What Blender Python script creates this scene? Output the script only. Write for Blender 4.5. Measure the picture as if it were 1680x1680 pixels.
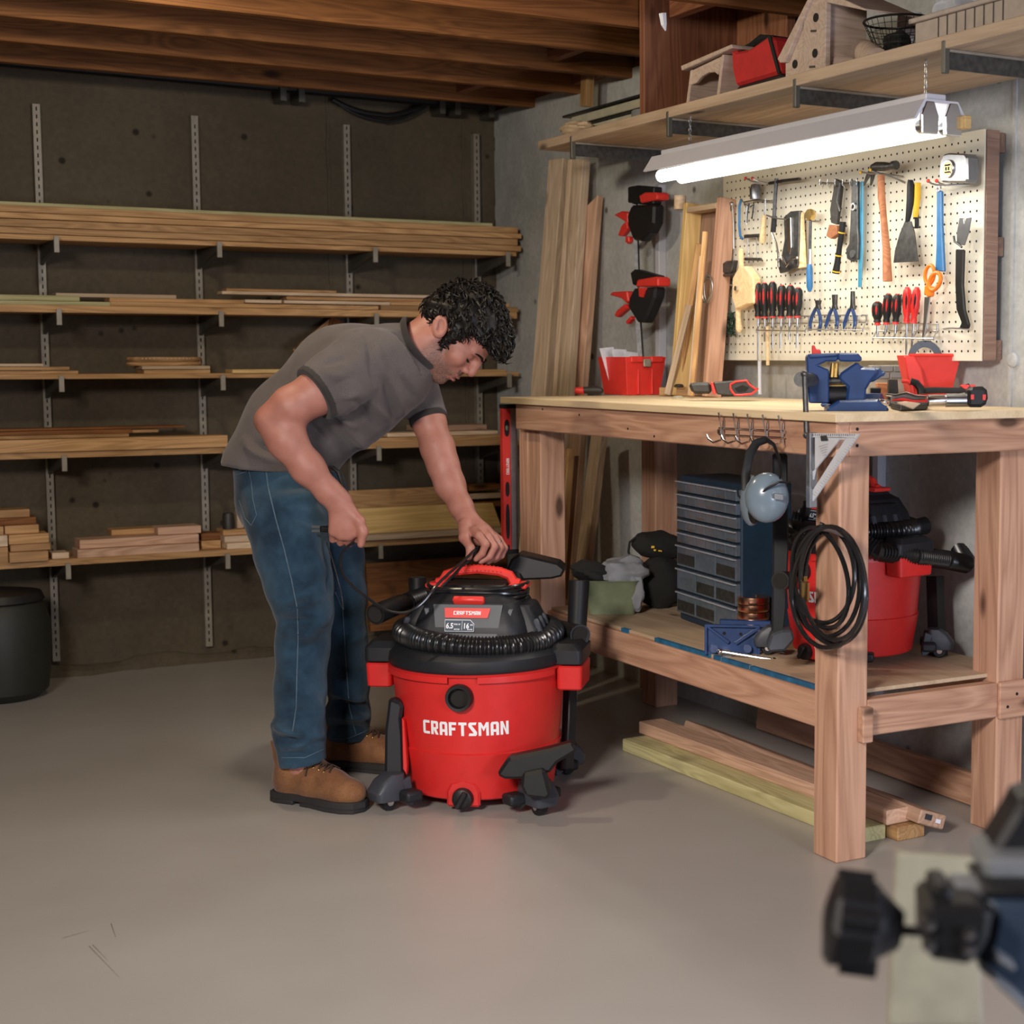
import bpy, math, random
import numpy as np
from mathutils import Vector, Matrix, Euler
from mathutils.bvhtree import BVHTree
random.seed(7)
scene = bpy.context.scene
for o in list(bpy.data.objects):
    bpy.data.objects.remove(o)
COL = scene.collection
PI = math.pi

# ---------------------------------------------------------------- camera
FPX = 2692.0; CAMH = 1.2; YAW = math.radians(30.9); PITCH = math.radians(5.39); CX = 1140.0
F0 = Vector((math.sin(YAW), math.cos(YAW), 0)); RT = Vector((math.cos(YAW), -math.sin(YAW), 0))
FW = F0*math.cos(PITCH) - Vector((0, 0, math.sin(PITCH)))
UU = F0*math.sin(PITCH) + Vector((0, 0, math.cos(PITCH)))
CAM = Vector((0, 0, CAMH))
cd = bpy.data.cameras.new('camera'); cam = bpy.data.objects.new('camera', cd); COL.objects.link(cam)
cam.location = CAM
cam.rotation_euler = Matrix((RT, UU, -FW)).transposed().to_euler()
cd.sensor_width = 36.0; cd.lens = FPX/1680*36.0
cd.shift_x = (840-CX)/1680.0
cd.clip_start = 0.05
cd.dof.use_dof = True; cd.dof.focus_distance = 4.4; cd.dof.aperture_fstop = 5.0
scene.camera = cam

# ---------------------------------------------------------------- world, exposure, large lights
w = bpy.data.worlds.new('world'); scene.world = w; w.use_nodes = True
w.node_tree.nodes['Background'].inputs[0].default_value = (0.62, 0.58, 0.55, 1)
w.node_tree.nodes['Background'].inputs[1].default_value = 0.05
vs = scene.view_settings
vs.view_transform = 'Standard'; vs.look = 'None'; vs.gamma = 1; vs.exposure = -0.14
vs.use_curve_mapping = False
def area(name, loc, target, sx, sy, power, color):
    l = bpy.data.lights.new(name, 'AREA'); l.shape = 'RECTANGLE'; l.size = sx; l.size_y = sy
    l.energy = power; l.color = color
    o = bpy.data.objects.new(name, l); COL.objects.link(o); o.location = loc
    o.rotation_euler = (Vector(target)-Vector(loc)).to_track_quat('-Z', 'Y').to_euler()
    return o
area('key_lamp', (-0.9, 0.9, 2.1), (1.8, 3.6, 0.35), 0.7, 0.5, 46, (1.0, 0.91, 0.84)).data.spread = math.radians(95)
area('low_fill', (1.75, 0.2, 0.72), (2.9, 3.55, 0.6), 0.5, 0.4, 20, (0.74, 0.80, 1.0))  # no window here: unseen cool fill added to brighten the wall under the bench
area('window_light', (2.1, -1.3, 1.25), (2.65, 3.6, 0.65), 1.2, 1.2, 50, (0.76, 0.82, 1.0))
bl = bpy.data.lights.new('ceiling_bulb', 'POINT'); bl.energy = 30; bl.color = (1.0, 0.88, 0.62); bl.shadow_soft_size = 0.05
bo = bpy.data.objects.new('ceiling_bulb', bl); COL.objects.link(bo); bo.location = (1.12, 4.28, 2.16)

# ---------------------------------------------------------------- placing
def ray(px, py): return FW + RT*((px-CX)/FPX) - UU*((py-840)/FPX)
def at(px, py, ax, v):
    d = ray(px, py); return CAM + d*((v-CAM[ax])/d[ax])
def dp(px, py, depth): return CAM + ray(px, py)*depth
def depth_of(p): return (Vector(p)-CAM).dot(FW)

# ---------------------------------------------------------------- materials
MATS = {}
def nt(name):
    m = bpy.data.materials.new(name); m.use_nodes = True; t = m.node_tree
    b = t.nodes['Principled BSDF']; MATS[name] = m
    return m, t, b
def N(t, kind, **kw):
    n = t.nodes.new(kind)
    for k, v in kw.items():
        if k.startswith('i_'):
            key = k[2:]; key = int(key) if key.isdigit() else key.replace('_', ' ')
            n.inputs[key].default_value = v
        else: setattr(n, k, v)
    return n
def ramp(t, fac, stops):
    r = t.nodes.new('ShaderNodeValToRGB'); el = r.color_ramp.elements
    while len(el) < len(stops): el.new(0.5)
    for e, (p, c) in zip(el, stops):
        e.position = p; e.color = (c[0], c[1], c[2], 1)
    t.links.new(fac, r.inputs[0]); return r.outputs[0]
def mixc(t, f, a, b, mode='MIX'):
    m = t.nodes.new('ShaderNodeMix'); m.data_type = 'RGBA'; m.blend_type = mode
    for i, v in ((0, f), (6, a), (7, b)):
        if hasattr(v, 'is_linked') or hasattr(v, 'links'): t.links.new(v, m.inputs[i])
        elif i == 0: m.inputs[0].default_value = v
        else: m.inputs[i].default_value = (v[0], v[1], v[2], 1)
    return m.outputs[2]
def bump(t, b, h, strength=0.3, dist=0.002):
    n = N(t, 'ShaderNodeBump'); n.inputs['Strength'].default_value = strength; n.inputs['Distance'].default_value = dist
    t.links.new(h, n.inputs['Height']); t.links.new(n.outputs[0], b.inputs['Normal'])
def plain(name, col, rough=0.5, metal=0.0, var=0.12, scale=30, bmp=0.0, coat=0.0, trans=0.0, spec=0.5):
    m, t, b = nt(name)
    tc = N(t, 'ShaderNodeTexCoord'); no = N(t, 'ShaderNodeTexNoise', i_Scale=scale, i_Detail=4.0)
    t.links.new(tc.outputs['Object'], no.inputs['Vector'])
    c = ramp(t, no.outputs[0], [(0.3, [v*(1-var) for v in col]), (0.7, [min(1, v*(1+var)) for v in col])])
    t.links.new(c, b.inputs['Base Color'])
    b.inputs['Roughness'].default_value = rough; b.inputs['Metallic'].default_value = metal
    b.inputs['Coat Weight'].default_value = coat; b.inputs['Specular IOR Level'].default_value = spec
    if trans: b.inputs['Transmission Weight'].default_value = trans
    if bmp: bump(t, b, no.outputs[0], bmp, 0.003)
    return m
def wood(name, c1, c2, knots=True, rough=0.6, ringscale=22.0, tint=0.25):
    m, t, b = nt(name)
    tc = N(t, 'ShaderNodeTexCoord'); oi = N(t, 'ShaderNodeObjectInfo')
    off = N(t, 'ShaderNodeVectorMath', operation='MULTIPLY'); off.inputs[1].default_value = (37.0, 11.0, 23.0)
    comb = N(t, 'ShaderNodeCombineXYZ')
    for i in range(3): t.links.new(oi.outputs['Random'], comb.inputs[i])
    t.links.new(comb.outputs[0], off.inputs[0])
    add = N(t, 'ShaderNodeVectorMath', operation='ADD'); t.links.new(tc.outputs['Object'], add.inputs[0]); t.links.new(off.outputs[0], add.inputs[1])
    mp = N(t, 'ShaderNodeMapping'); mp.inputs['Scale'].default_value = (1.1, 12, 12); t.links.new(add.outputs[0], mp.inputs[0])
    n1 = N(t, 'ShaderNodeTexNoise', i_Scale=1.0, i_Detail=2.0, i_Distortion=0.6); t.links.new(mp.outputs[0], n1.inputs[0])
    mul = N(t, 'ShaderNodeMath', operation='MULTIPLY'); mul.inputs[1].default_value = ringscale; t.links.new(n1.outputs[0], mul.inputs[0])
    fr = N(t, 'ShaderNodeMath', operation='PINGPONG'); fr.inputs[1].default_value = 1.0; t.links.new(mul.outputs[0], fr.inputs[0])
    mp2 = N(t, 'ShaderNodeMapping'); mp2.inputs['Scale'].default_value = (6, 160, 160); t.links.new(add.outputs[0], mp2.inputs[0])
    n2 = N(t, 'ShaderNodeTexNoise', i_Scale=1.0, i_Detail=3.0); t.links.new(mp2.outputs[0], n2.inputs[0])
    ad = N(t, 'ShaderNodeMath', operation='MULTIPLY_ADD'); ad.inputs[1].default_value = 0.45; t.links.new(fr.outputs[0], ad.inputs[0])
    s2 = N(t, 'ShaderNodeMath', operation='MULTIPLY'); s2.inputs[1].default_value = 0.6; t.links.new(n2.outputs[0], s2.inputs[0]); t.links.new(s2.outputs[0], ad.inputs[2])
    c = ramp(t, ad.outputs[0], [(0.15, c1), (0.75, c2)])
    # tint by object
    hs = N(t, 'ShaderNodeHueSaturation')
    mr = N(t, 'ShaderNodeMapRange'); mr.inputs[3].default_value = 1-tint; mr.inputs[4].default_value = 1+tint; t.links.new(oi.outputs['Random'], mr.inputs[0]); t.links.new(mr.outputs[0], hs.inputs['Value'])
    t.links.new(c, hs.inputs['Color']); c = hs.outputs[0]
    if knots:
        mp3 = N(t, 'ShaderNodeMapping'); mp3.inputs['Scale'].default_value = (2.6, 7, 7); t.links.new(add.outputs[0], mp3.inputs[0])
        vo = N(t, 'ShaderNodeTexVoronoi', i_Scale=1.0); t.links.new(mp3.outputs[0], vo.inputs[0])
        k = ramp(t, vo.outputs[0], [(0.06, (1, 1, 1)), (0.13, (0, 0, 0))])
        c = mixc(t, k, c, [v*0.30 for v in c1])
    t.links.new(c, b.inputs['Base Color']); b.inputs['Roughness'].default_value = rough
    b.inputs['Specular IOR Level'].default_value = 0.3
    bump(t, b, ad.outputs[0], 0.25, 0.0008)
    return m
def concrete(name, c1, c2, rough=0.85, pits=True, scale=1.6):
    m, t, b = nt(name)
    ge = N(t, 'ShaderNodeNewGeometry')
    n1 = N(t, 'ShaderNodeTexNoise', i_Scale=scale, i_Detail=8.0, i_Roughness=0.6); t.links.new(ge.outputs['Position'], n1.inputs[0])
    c = ramp(t, n1.outputs[0], [(0.3, c1), (0.7, c2)])
    n2 = N(t, 'ShaderNodeTexNoise', i_Scale=55.0, i_Detail=3.0); t.links.new(ge.outputs['Position'], n2.inputs[0])
    c = mixc(t, 0.25, c, n2.outputs[0], 'OVERLAY')
    if pits:
        vo = N(t, 'ShaderNodeTexVoronoi', i_Scale=6.0, i_Randomness=1.0); t.links.new(ge.outputs['Position'], vo.inputs[0])
        k = ramp(t, vo.outputs[0], [(0.05, (1, 1, 1)), (0.10, (0, 0, 0))])
        c = mixc(t, k, c, [v*0.35 for v in c1])
    t.links.new(c, b.inputs['Base Color']); b.inputs['Roughness'].default_value = rough
    b.inputs['Specular IOR Level'].default_value = 0.25
    bump(t, b, n1.outputs[0], 0.5, 0.01)
    return m

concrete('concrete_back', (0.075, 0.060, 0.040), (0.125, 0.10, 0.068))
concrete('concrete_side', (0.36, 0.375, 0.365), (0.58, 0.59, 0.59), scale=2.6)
wood('joist', (0.13, 0.046, 0.013), (0.26, 0.105, 0.032), rough=0.7, tint=.12)
wood('pine', (0.33, 0.175, 0.070), (0.55, 0.325, 0.145))
wood('pine_pale', (0.50, 0.36, 0.23), (0.72, 0.55, 0.39))
wood('pine_pink', (0.40, 0.235, 0.15), (0.62, 0.40, 0.28))
wood('bench_wood', (0.36, 0.185, 0.115), (0.56, 0.33, 0.22), ringscale=14, tint=0.06)
wood('bench_top', (0.62, 0.47, 0.28), (0.78, 0.62, 0.40), knots=False, tint=0.02, ringscale=5)
wood('ply', (0.42, 0.30, 0.19), (0.58, 0.44, 0.30), tint=0.05, ringscale=6)
wood('shelf_ply', (0.33, 0.235, 0.16), (0.50, 0.38, 0.27), tint=0.05, ringscale=8)
wood('green_wood', (0.42, 0.38, 0.17), (0.62, 0.57, 0.30))
wood('red_wood', (0.17, 0.06, 0.03), (0.30, 0.13, 0.07))
wood('tool_wood', (0.70, 0.48, 0.24), (0.85, 0.64, 0.38), knots=False)
wood('hammer_wood', (0.30, 0.11, 0.05), (0.45, 0.19, 0.09), knots=False)
wood('craft_wood', (0.42, 0.31, 0.25), (0.56, 0.44, 0.36), knots=False, tint=0.05)
wood('yellow_board', (0.50, 0.33, 0.12), (0.68, 0.47, 0.20), knots=False)
wood('brown_board', (0.20, 0.12, 0.09), (0.30, 0.19, 0.14), knots=False)
plain('red_plastic', (0.62, 0.022, 0.020), 0.38, var=0.04)
plain('red_bright', (0.72, 0.04, 0.03), 0.42, var=0.05)
plain('black_plastic', (0.011, 0.011, 0.012), 0.45, var=0.1, spec=0.35)
plain('dark_plastic', (0.014, 0.015, 0.018), 0.5, var=0.1, spec=0.35)
plain('grey_plastic', (0.045, 0.050, 0.062), 0.48, var=0.08)
plain('hose_black', (0.010, 0.010, 0.011), 0.28, var=0.1)
plain('cord_black', (0.014, 0.014, 0.015), 0.22)
plain('white_print', (0.85, 0.85, 0.86), 0.5, var=0.02)
plain('chrome', (0.75, 0.75, 0.77), 0.18, 1.0, var=0.03)
plain('steel', (0.50, 0.50, 0.50), 0.35, 1.0)
plain('dark_steel', (0.10, 0.10, 0.10), 0.45, 0.8, var=0.3, scale=60)
plain('standard_metal', (0.29, 0.26, 0.21), 0.5, 0.2)
plain('bracket_metal', (0.09, 0.085, 0.07), 0.5, 0.3)
plain('white_enamel', (0.56, 0.57, 0.64), 0.35, var=.02)
plain('brass', (0.65, 0.45, 0.17), 0.3, 1.0)
plain('copper', (0.78, 0.42, 0.27), 0.25, 1.0, var=0.05)
plain('vise_blue', (0.014, 0.045, 0.15), 0.35, var=0.15, coat=0.3)
plain('blue_plastic', (0.03, 0.16, 0.38), 0.4)
plain('blue_light', (0.05, 0.26, 0.42), 0.4)
plain('navy', (0.012, 0.035, 0.065), 0.45)
plain('drawer_clear', (0.095, 0.12, 0.155), 0.12, var=0.12, scale=60, spec=0.7)
plain('drawer_lip', (0.34, 0.37, 0.43), 0.2)
plain('orange_plastic', (0.80, 0.20, 0.015), 0.4)
plain('yellow_plastic', (0.75, 0.45, 0.02), 0.45)
plain('muff_grey', (0.16, 0.21, 0.25), 0.22, coat=0.4, var=0.04)
plain('peg_white', (0.74, 0.71, 0.60), 0.55, var=0.04, scale=6)
plain('hole_dark', (0.012, 0.010, 0.008), 0.9)
plain('paper', (0.72, 0.74, 0.80), 0.6)
plain('cloth_white', (0.62, 0.65, 0.72), 0.9, bmp=0.4)
plain('cloth_grey', (0.24, 0.25, 0.27), 0.9, bmp=0.4)
plain('cloth_black', (0.012, 0.012, 0.011), 0.95, bmp=0.5)
plain('cloth_red', (0.50, 0.02, 0.02), 0.8, bmp=0.2)
plain('leather_dark', (0.03, 0.026, 0.022), 0.5, bmp=0.4, scale=80)
plain('crate_tan', (0.45, 0.38, 0.33), 0.55)
plain('green_tub', (0.17, 0.20, 0.12), 0.25, var=0.3, scale=12)
plain('tape_blue', (0.015, 0.12, 0.24), 0.6, var=0.3)
plain('cream', (0.42, 0.40, 0.30), 0.6)
plain('machine_blue', (0.035, 0.055, 0.085), 0.35)
plain('machine_grey', (0.17, 0.18, 0.19), 0.4)
plain('bin_dark', (0.016, 0.018, 0.012), 0.55)
plain('silver', (0.30, 0.31, 0.33), 0.3, 0.8)
plain('square_alu', (0.70, 0.72, 0.77), 0.42, 0.25, var=0.04)
plain('ink', (0.03, 0.03, 0.035), 0.7)
plain('wicker', (0.42, 0.20, 0.11), 0.7, bmp=0.5)
def emis(name, col, st):
    m, t, b = nt(name); b.inputs['Base Color'].default_value = (*col, 1)
    b.inputs['Emission Color'].default_value = (*col, 1); b.inputs['Emission Strength'].default_value = st
    return m
emis('tube_glow', (1.0, 0.96, 0.88), 4.5)
def floor_mat():
    m, t, b = nt('floor_paint'); ge = N(t, 'ShaderNodeNewGeometry')
    n1 = N(t, 'ShaderNodeTexNoise', i_Scale=1.3, i_Detail=3.0, i_Roughness=0.5); t.links.new(ge.outputs['Position'], n1.inputs[0])
    c = ramp(t, n1.outputs[0], [(0.3, (0.345, 0.32, 0.29)), (0.7, (0.41, 0.385, 0.355))])
    vo = N(t, 'ShaderNodeTexVoronoi', i_Scale=9.0); t.links.new(ge.outputs['Position'], vo.inputs[0])
    k = ramp(t, vo.outputs[0], [(0.012, (1, 1, 1)), (0.02, (0, 0, 0))])
    c = mixc(t, k, c, (0.55, 0.52, 0.48))
    t.links.new(c, b.inputs['Base Color'])
    n2 = N(t, 'ShaderNodeTexNoise', i_Scale=3.0, i_Detail=5.0); t.links.new(ge.outputs['Position'], n2.inputs[0])
    mr = N(t, 'ShaderNodeMapRange'); mr.inputs[3].default_value = 0.24; mr.inputs[4].default_value = 0.46
    t.links.new(n2.outputs[0], mr.inputs[0]); t.links.new(mr.outputs[0], b.inputs['Roughness'])
    bump(t, b, n2.outputs[0], 0.12, 0.01)
floor_mat()
def M(n): return MATS[n] if isinstance(n, str) else n

# ---------------------------------------------------------------- mesh builder
def frame(d, up=None):
    d = Vector(d).normalized(); up = Vector(up) if up else Vector((0, 0, 1))
    if abs(d.dot(up.normalized())) > 0.98: up = Vector((0, 1, 0)) if abs(d.y) < 0.9 else Vector((1, 0, 0))
    y = up.cross(d).normalized(); z = d.cross(y)
    return d, y, z
class MB:
    def __init__(s): s.v = []; s.f = []
    def add(s, vs, fs):
        n = len(s.v); s.v += [Vector(v) for v in vs]; s.f += [tuple(i+n for i in f) for f in fs]; return s
    def box(s, c, size, rot=None, taper=1.0):
        hx, hy, hz = size[0]/2, size[1]/2, size[2]/2
        vs = [Vector((x*hx*(taper if z > 0 else 1), y*hy*(taper if z > 0 else 1), z*hz)) for z in (-1, 1) for y in (-1, 1) for x in (-1, 1)]
        if rot is not None:
            R = rot.to_matrix() if isinstance(rot, Euler) else rot
            vs = [R @ v for v in vs]
        vs = [v+Vector(c) for v in vs]
        return s.add(vs, [(0, 2, 3, 1), (4, 5, 7, 6), (0, 1, 5, 4), (2, 6, 7, 3), (0, 4, 6, 2), (1, 3, 7, 5)])
    def bx(s, x0, x1, y0, y1, z0, z1): return s.box(((x0+x1)/2, (y0+y1)/2, (z0+z1)/2), (x1-x0, y1-y0, z1-z0))
    def tube(s, pts, r, n=10, cap=True, flat=1.0, up=None, closed=False):
        pts = [Vector(p) for p in pts]; m = len(pts)
        rs = r if isinstance(r, (list, tuple)) else [r]*m
        rings = []; prevy = None
        for i, p in enumerate(pts):
            if closed: d = pts[(i+1) % m]-pts[i-1]
            else: d = pts[min(i+1, m-1)]-pts[max(i-1, 0)]
            if d.length < 1e-9: d = Vector((0, 0, 1))
            d.normalize()
            if prevy is None: _, y, z = frame(d, up)
            else:
                y = prevy - d*prevy.dot(d); y.normalize(); z = d.cross(y)
            prevy = y
            rings.append([p+(y*math.cos(a)*rs[i]+z*math.sin(a)*rs[i]*flat) for a in [2*PI*k/n for k in range(n)]])
        vs = [v for rg in rings for v in rg]; fs = []
        for i in range(m if closed else m-1):
            j = (i+1) % m
            for k in range(n):
                l = (k+1) % n; fs.append((i*n+k, i*n+l, j*n+l, j*n+k))
        if cap and not closed:
            fs.append(tuple(range(n))[::-1]); fs.append(tuple((m-1)*n+k for k in range(n)))
        return s.add(vs, fs)
    def lathe(s, prof, o=(0, 0, 0), d=(0, 0, 1), n=24, sx=1.0, sy=1.0, a0=0.0, a1=2*PI, up=None):
        d, y, z = frame(d, up); o = Vector(o); full = abs(a1-a0-2*PI) < 1e-6
        k = n if full else n+1; vs = []
        for r, h in prof:
            for i in range(k):
                a = a0+(a1-a0)*i/n
                vs.append(o+d*h+y*(r*math.cos(a)*sx)+z*(r*math.sin(a)*sy))
        fs = []
        for j in range(len(prof)-1):
            for i in range(n):
                l = (i+1) % k if full else i+1
                fs.append((j*k+i, j*k+l, (j+1)*k+l, (j+1)*k+i))
        return s.add(vs, fs)
    def sph(s, c, r, n=12, m=8, rot=None):
        r = r if isinstance(r, (list, tuple)) else (r, r, r); c = Vector(c); vs = []; fs = []
        for j in range(m+1):
            th = PI*j/m
            for i in range(n):
                a = 2*PI*i/n; v = Vector((r[0]*math.sin(th)*math.cos(a), r[1]*math.sin(th)*math.sin(a), r[2]*math.cos(th)))
                if rot is not None: v = rot @ v
                vs.append(c+v)
        for j in range(m):
            for i in range(n):
                l = (i+1) % n; fs.append((j*n+i, (j+1)*n+i, (j+1)*n+l, j*n+l))
        return s.add(vs, fs)
    def prism(s, pts, o, ax, ay, depth):
        """outline pts (u,v) in plane o + u*ax + v*ay, extruded by vector depth"""
        o = Vector(o); ax = Vector(ax); ay = Vector(ay); dv = Vector(depth); n = len(pts)
        a = [o+ax*u+ay*v for u, v in pts]
        vs = a+[p+dv for p in a]
        fs = [tuple(range(n))[::-1], tuple(range(n, 2*n))]+[(i, (i+1) % n, n+(i+1) % n, n+i) for i in range(n)]
        return s.add(vs, fs)
    def build(s, name, mat, parent=None, smooth=35, bevel=0.0, world=True, seg=1, origin=None, kind=None, mod=None):
        vs = s.v
        if parent is not None:
            if world:
                inv = wm(parent).inverted(); vs = [inv @ v for v in vs]
            loc = None
        else:
            if origin is None:
                a = np.array([tuple(v) for v in vs]); origin = ((a[:, 0].min()+a[:, 0].max())/2, (a[:, 1].min()+a[:, 1].max())/2, a[:, 2].min())
            loc = Vector(origin); vs = [v-loc for v in vs]
        me = bpy.data.meshes.new(name); me.from_pydata([tuple(v) for v in vs], [], s.f); me.validate(); 
        fixn(me)
        if smooth:
            me.polygons.foreach_set('use_smooth', [True]*len(me.polygons)); me.set_sharp_from_angle(angle=math.radians(smooth))
        me.materials.append(M(mat))
        o = bpy.data.objects.new(name, me); COL.objects.link(o)
        if parent is not None: o.parent = parent
        else: o.location = loc
        if bevel:
            b = o.modifiers.new('bevel', 'BEVEL'); b.width = bevel; b.segments = seg; b.limit_method = 'ANGLE'; b.angle_limit = math.radians(50)
        if kind: o['kind'] = kind
        return o
import bmesh
def fixn(me):
    bm = bmesh.new(); bm.from_mesh(me); bmesh.ops.recalc_face_normals(bm, faces=bm.faces); bm.to_mesh(me); bm.free()
def wm(o):
    m = o.matrix_basis.copy() if False else Matrix.LocRotScale(o.location, o.rotation_euler, o.scale)
    while o.parent is not None:
        o = o.parent; m = Matrix.LocRotScale(o.location, o.rotation_euler, o.scale) @ m
    return m
def thing(name, label, cat, loc=(0, 0, 0), rot=(0, 0, 0), group=None):
    o = bpy.data.objects.new(name, None); COL.objects.link(o); o.location = loc; o.rotation_euler = rot
    o.empty_display_size = 0.05
    o['label'] = label; o['category'] = cat
    if group: o['group'] = group
    return o
def tag(o, label, cat, group=None):
    o['label'] = label; o['category'] = cat
    if group: o['group'] = group
    return o
def struct(o):
    o['kind'] = 'structure'; return o
def node(name, parent, loc=(0, 0, 0), rot=(0, 0, 0)):
    o = bpy.data.objects.new(name, None); COL.objects.link(o); o.parent = parent; o.location = loc; o.rotation_euler = rot; return o
def plank(name, a, b, w, t, mat, up=(0, 0, 1), parent=None, bevel=0.0015, cut=None):
    """board from a to b (centre line), width w across, thickness t along `up`; local X is the grain"""
    a = Vector(a); b = Vector(b); d, y, z = frame(b-a, up); L = (b-a).length
    mb = MB()
    if cut: # slanted far end
        mb.prism([(0, -w/2), (L, -w/2), (L-cut, w/2), (0, w/2)], (0, 0, -t/2), (1, 0, 0), (0, 1, 0), (0, 0, t))
    else: mb.bx(0, L, -w/2, w/2, -t/2, t/2)
    me_o = mb.build(name, mat, None, smooth=0, bevel=bevel, origin=(0, 0, 0))
    W = Matrix((d, y, z)).transposed().to_4x4(); W.translation = a
    if parent is not None:
        me_o.parent = parent; W = wm(parent).inverted() @ W
    me_o.location = W.translation; me_o.rotation_euler = W.to_euler()
    return me_o
FONTC = {}
def text_mb(txt, size, thick, spacing=1.0):
    """lettering mesh in local xy, from Blender's built-in font, centred on x"""
    cu = bpy.data.curves.new('lettering', 'FONT'); cu.body = txt; cu.size = size; cu.extrude = thick; cu.align_x = 'CENTER'; cu.space_character = spacing
    cu.offset = size*0.025; cu.resolution_u = 2
    ob = bpy.data.objects.new('lettering', cu); COL.objects.link(ob)
    me = bpy.data.meshes.new_from_object(ob)
    vs = [Vector(v.co) for v in me.vertices]; fs = [tuple(p.vertices) for p in me.polygons]
    bpy.data.objects.remove(ob); bpy.data.curves.remove(cu); bpy.data.meshes.remove(me)
    return vs, fs
# blocky stencil-like capitals, drawn as polygons on a 4x6 cell
GLY = {
 'C': [[(4,5),(4,6),(.6,6),(0,5.4),(0,.6),(.6,0),(4,0),(4,1.1),(1.4,1.1),(1.4,4.9),(4,4.9)]],
 'R': [[(0,0),(1.4,0),(1.4,6),(0,6)],[(1.4,6),(1.4,4.9),(2.7,4.9),(2.7,6)],[(2.7,6),(2.7,2.2),(4,2.8),(4,5.4),(3.5,6)],[(1.4,3.2),(1.4,2.1),(2.7,2.1),(2.7,3.2)],[(1.5,2.1),(2.6,0),(4.1,0),(2.9,2.3)]],
 'A': [[(0,0),(1.4,0),(1.4,6),(.6,6),(0,5.2)],[(1.4,6),(1.4,4.9),(2.7,4.9),(2.7,6)],[(2.7,0),(4.1,0),(4.1,5.2),(3.5,6),(2.7,6)],[(1.4,2.6),(1.4,1.5),(2.7,1.5),(2.7,2.6)]],
 'F': [[(0,0),(1.4,0),(1.4,6),(0,6)],[(1.4,6),(1.4,4.8),(3.8,4.8),(3.8,6)],[(1.4,3.6),(1.4,2.4),(3.3,2.4),(3.3,3.6)]],
 'T': [[(0,6),(0,4.8),(4,4.8),(4,6)],[(1.3,4.8),(1.3,0),(2.7,0),(2.7,4.8)]],
 'S': [[(4,6),(.6,6),(0,5.4),(0,4.3),(1.5,4.85),(3.6,4.85)],[(0,4.3),(1.5,4.85),(4.1,1.7),(2.6,1.15)],[(4.1,1.7),(4.1,.6),(3.5,0),(0,0),(.4,1.15),(2.6,1.15)]],
 'M': [[(0,0),(1.3,0),(1.3,6),(0,6)],[(3.7,0),(5,0),(5,6),(3.7,6)],[(1.3,6),(1.3,4),(2.5,2),(2.5,4)],[(3.7,6),(2.5,4),(2.5,2),(3.7,4)]],
 'N': [[(0,0),(1.3,0),(1.3,6),(0,6)],[(2.8,0),(4.1,0),(4.1,6),(2.8,6)],[(1.3,6),(1.3,3.8),(2.8,0),(2.8,2.2)]],
}
def word_flat(word, h):
    """2-D polygons of a word, cap height h, centred"""
    out = []; x = 0; s = h/6
    for ch in word:
        for poly in GLY[ch]: out.append([((px+x)*s, py*s) for px, py in poly])
        x += (5 if ch == 'M' else 4)+0.85
    W = (x-0.85)*s
    return [[(u-W/2, v-h/2) for u, v in p] for p in out], W
def dup(o, parent=None):
    c = o.copy(); COL.objects.link(c)
    if parent is not None: c.parent = parent
    for ch in [k for k in bpy.data.objects if k.parent == o]: dup(ch, c)
    return c
# ================================================================= setting
plain('putty', (.10, .09, .08), .6)
XR = 2.90; YB = 6.50; ZJ = 2.20
struct(MB().bx(-4.5, XR, -3.0, YB, -0.06, 0).build('floor', 'floor_paint', origin=(0, 0, 0)))
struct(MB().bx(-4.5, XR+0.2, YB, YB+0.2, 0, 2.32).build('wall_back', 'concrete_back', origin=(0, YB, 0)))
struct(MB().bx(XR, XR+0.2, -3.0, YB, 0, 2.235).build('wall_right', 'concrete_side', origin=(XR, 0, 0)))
struct(MB().bx(-4.5, XR+0.3, -3.0, YB+0.2, 2.44, 2.47).build('ceiling', 'joist', origin=(0, 0, 2.44)))
# sill plates on the walls and form joints in the concrete
struct(plank('trim_1', (XR+0.08, -3, 2.255), (XR+0.08, YB, 2.255), 0.14, 0.038, 'red_wood'))
struct(plank('trim_2', (-4.5, YB+0.08, 2.34), (XR, YB+0.08, 2.34), 0.14, 0.038, 'red_wood'))
for i, px in enumerate((541, 762, 815)):
    p = at(px, 400, 1, YB)
    mb = MB()
    for k in range(40): 
        z0 = 0.0+k*0.0575; j = random.uniform(-.003, .003)
        mb.bx(p.x-0.006+j, p.x+0.006+j, YB-random.uniform(.002, .007), YB+.01, z0, z0+0.058)
    struct(mb.build('trim_%d' % (i+3), 'concrete_back'))
for i, px in enumerate((1663,)):
    p = at(px, 400, 0, XR)
    struct(MB().bx(XR-0.006, XR+.01, p.y-.006, p.y+.006, 0, 2.2).build('trim_%d' % (i+6), 'concrete_side'))
# rough footing at the foot of the back wall
mb = MB(); n = 130; rf = random.Random(2); ww = .06; hh = .05; rows_ = []
for k in range(n+1):
    ww += rf.uniform(-.012, .012); ww = min(.10, max(.03, ww)); hh += rf.uniform(-.010, .010); hh = min(.085, max(.035, hh))
    x0 = -1.0+k*3.9/n; rows_.append([(x0, YB-ww, 0), (x0, YB-ww*.75, hh*.45), (x0, YB-ww*.3, hh*.8), (x0, YB+.01, hh)])
for k in range(n): 
    for j in range(3): mb.add([rows_[k][j], rows_[k+1][j], rows_[k+1][j+1], rows_[k][j+1]], [(0, 1, 2, 3)])
mb_ = mb.build('baseboard_back', 'concrete_back', smooth=60); struct(mb_)
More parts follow.
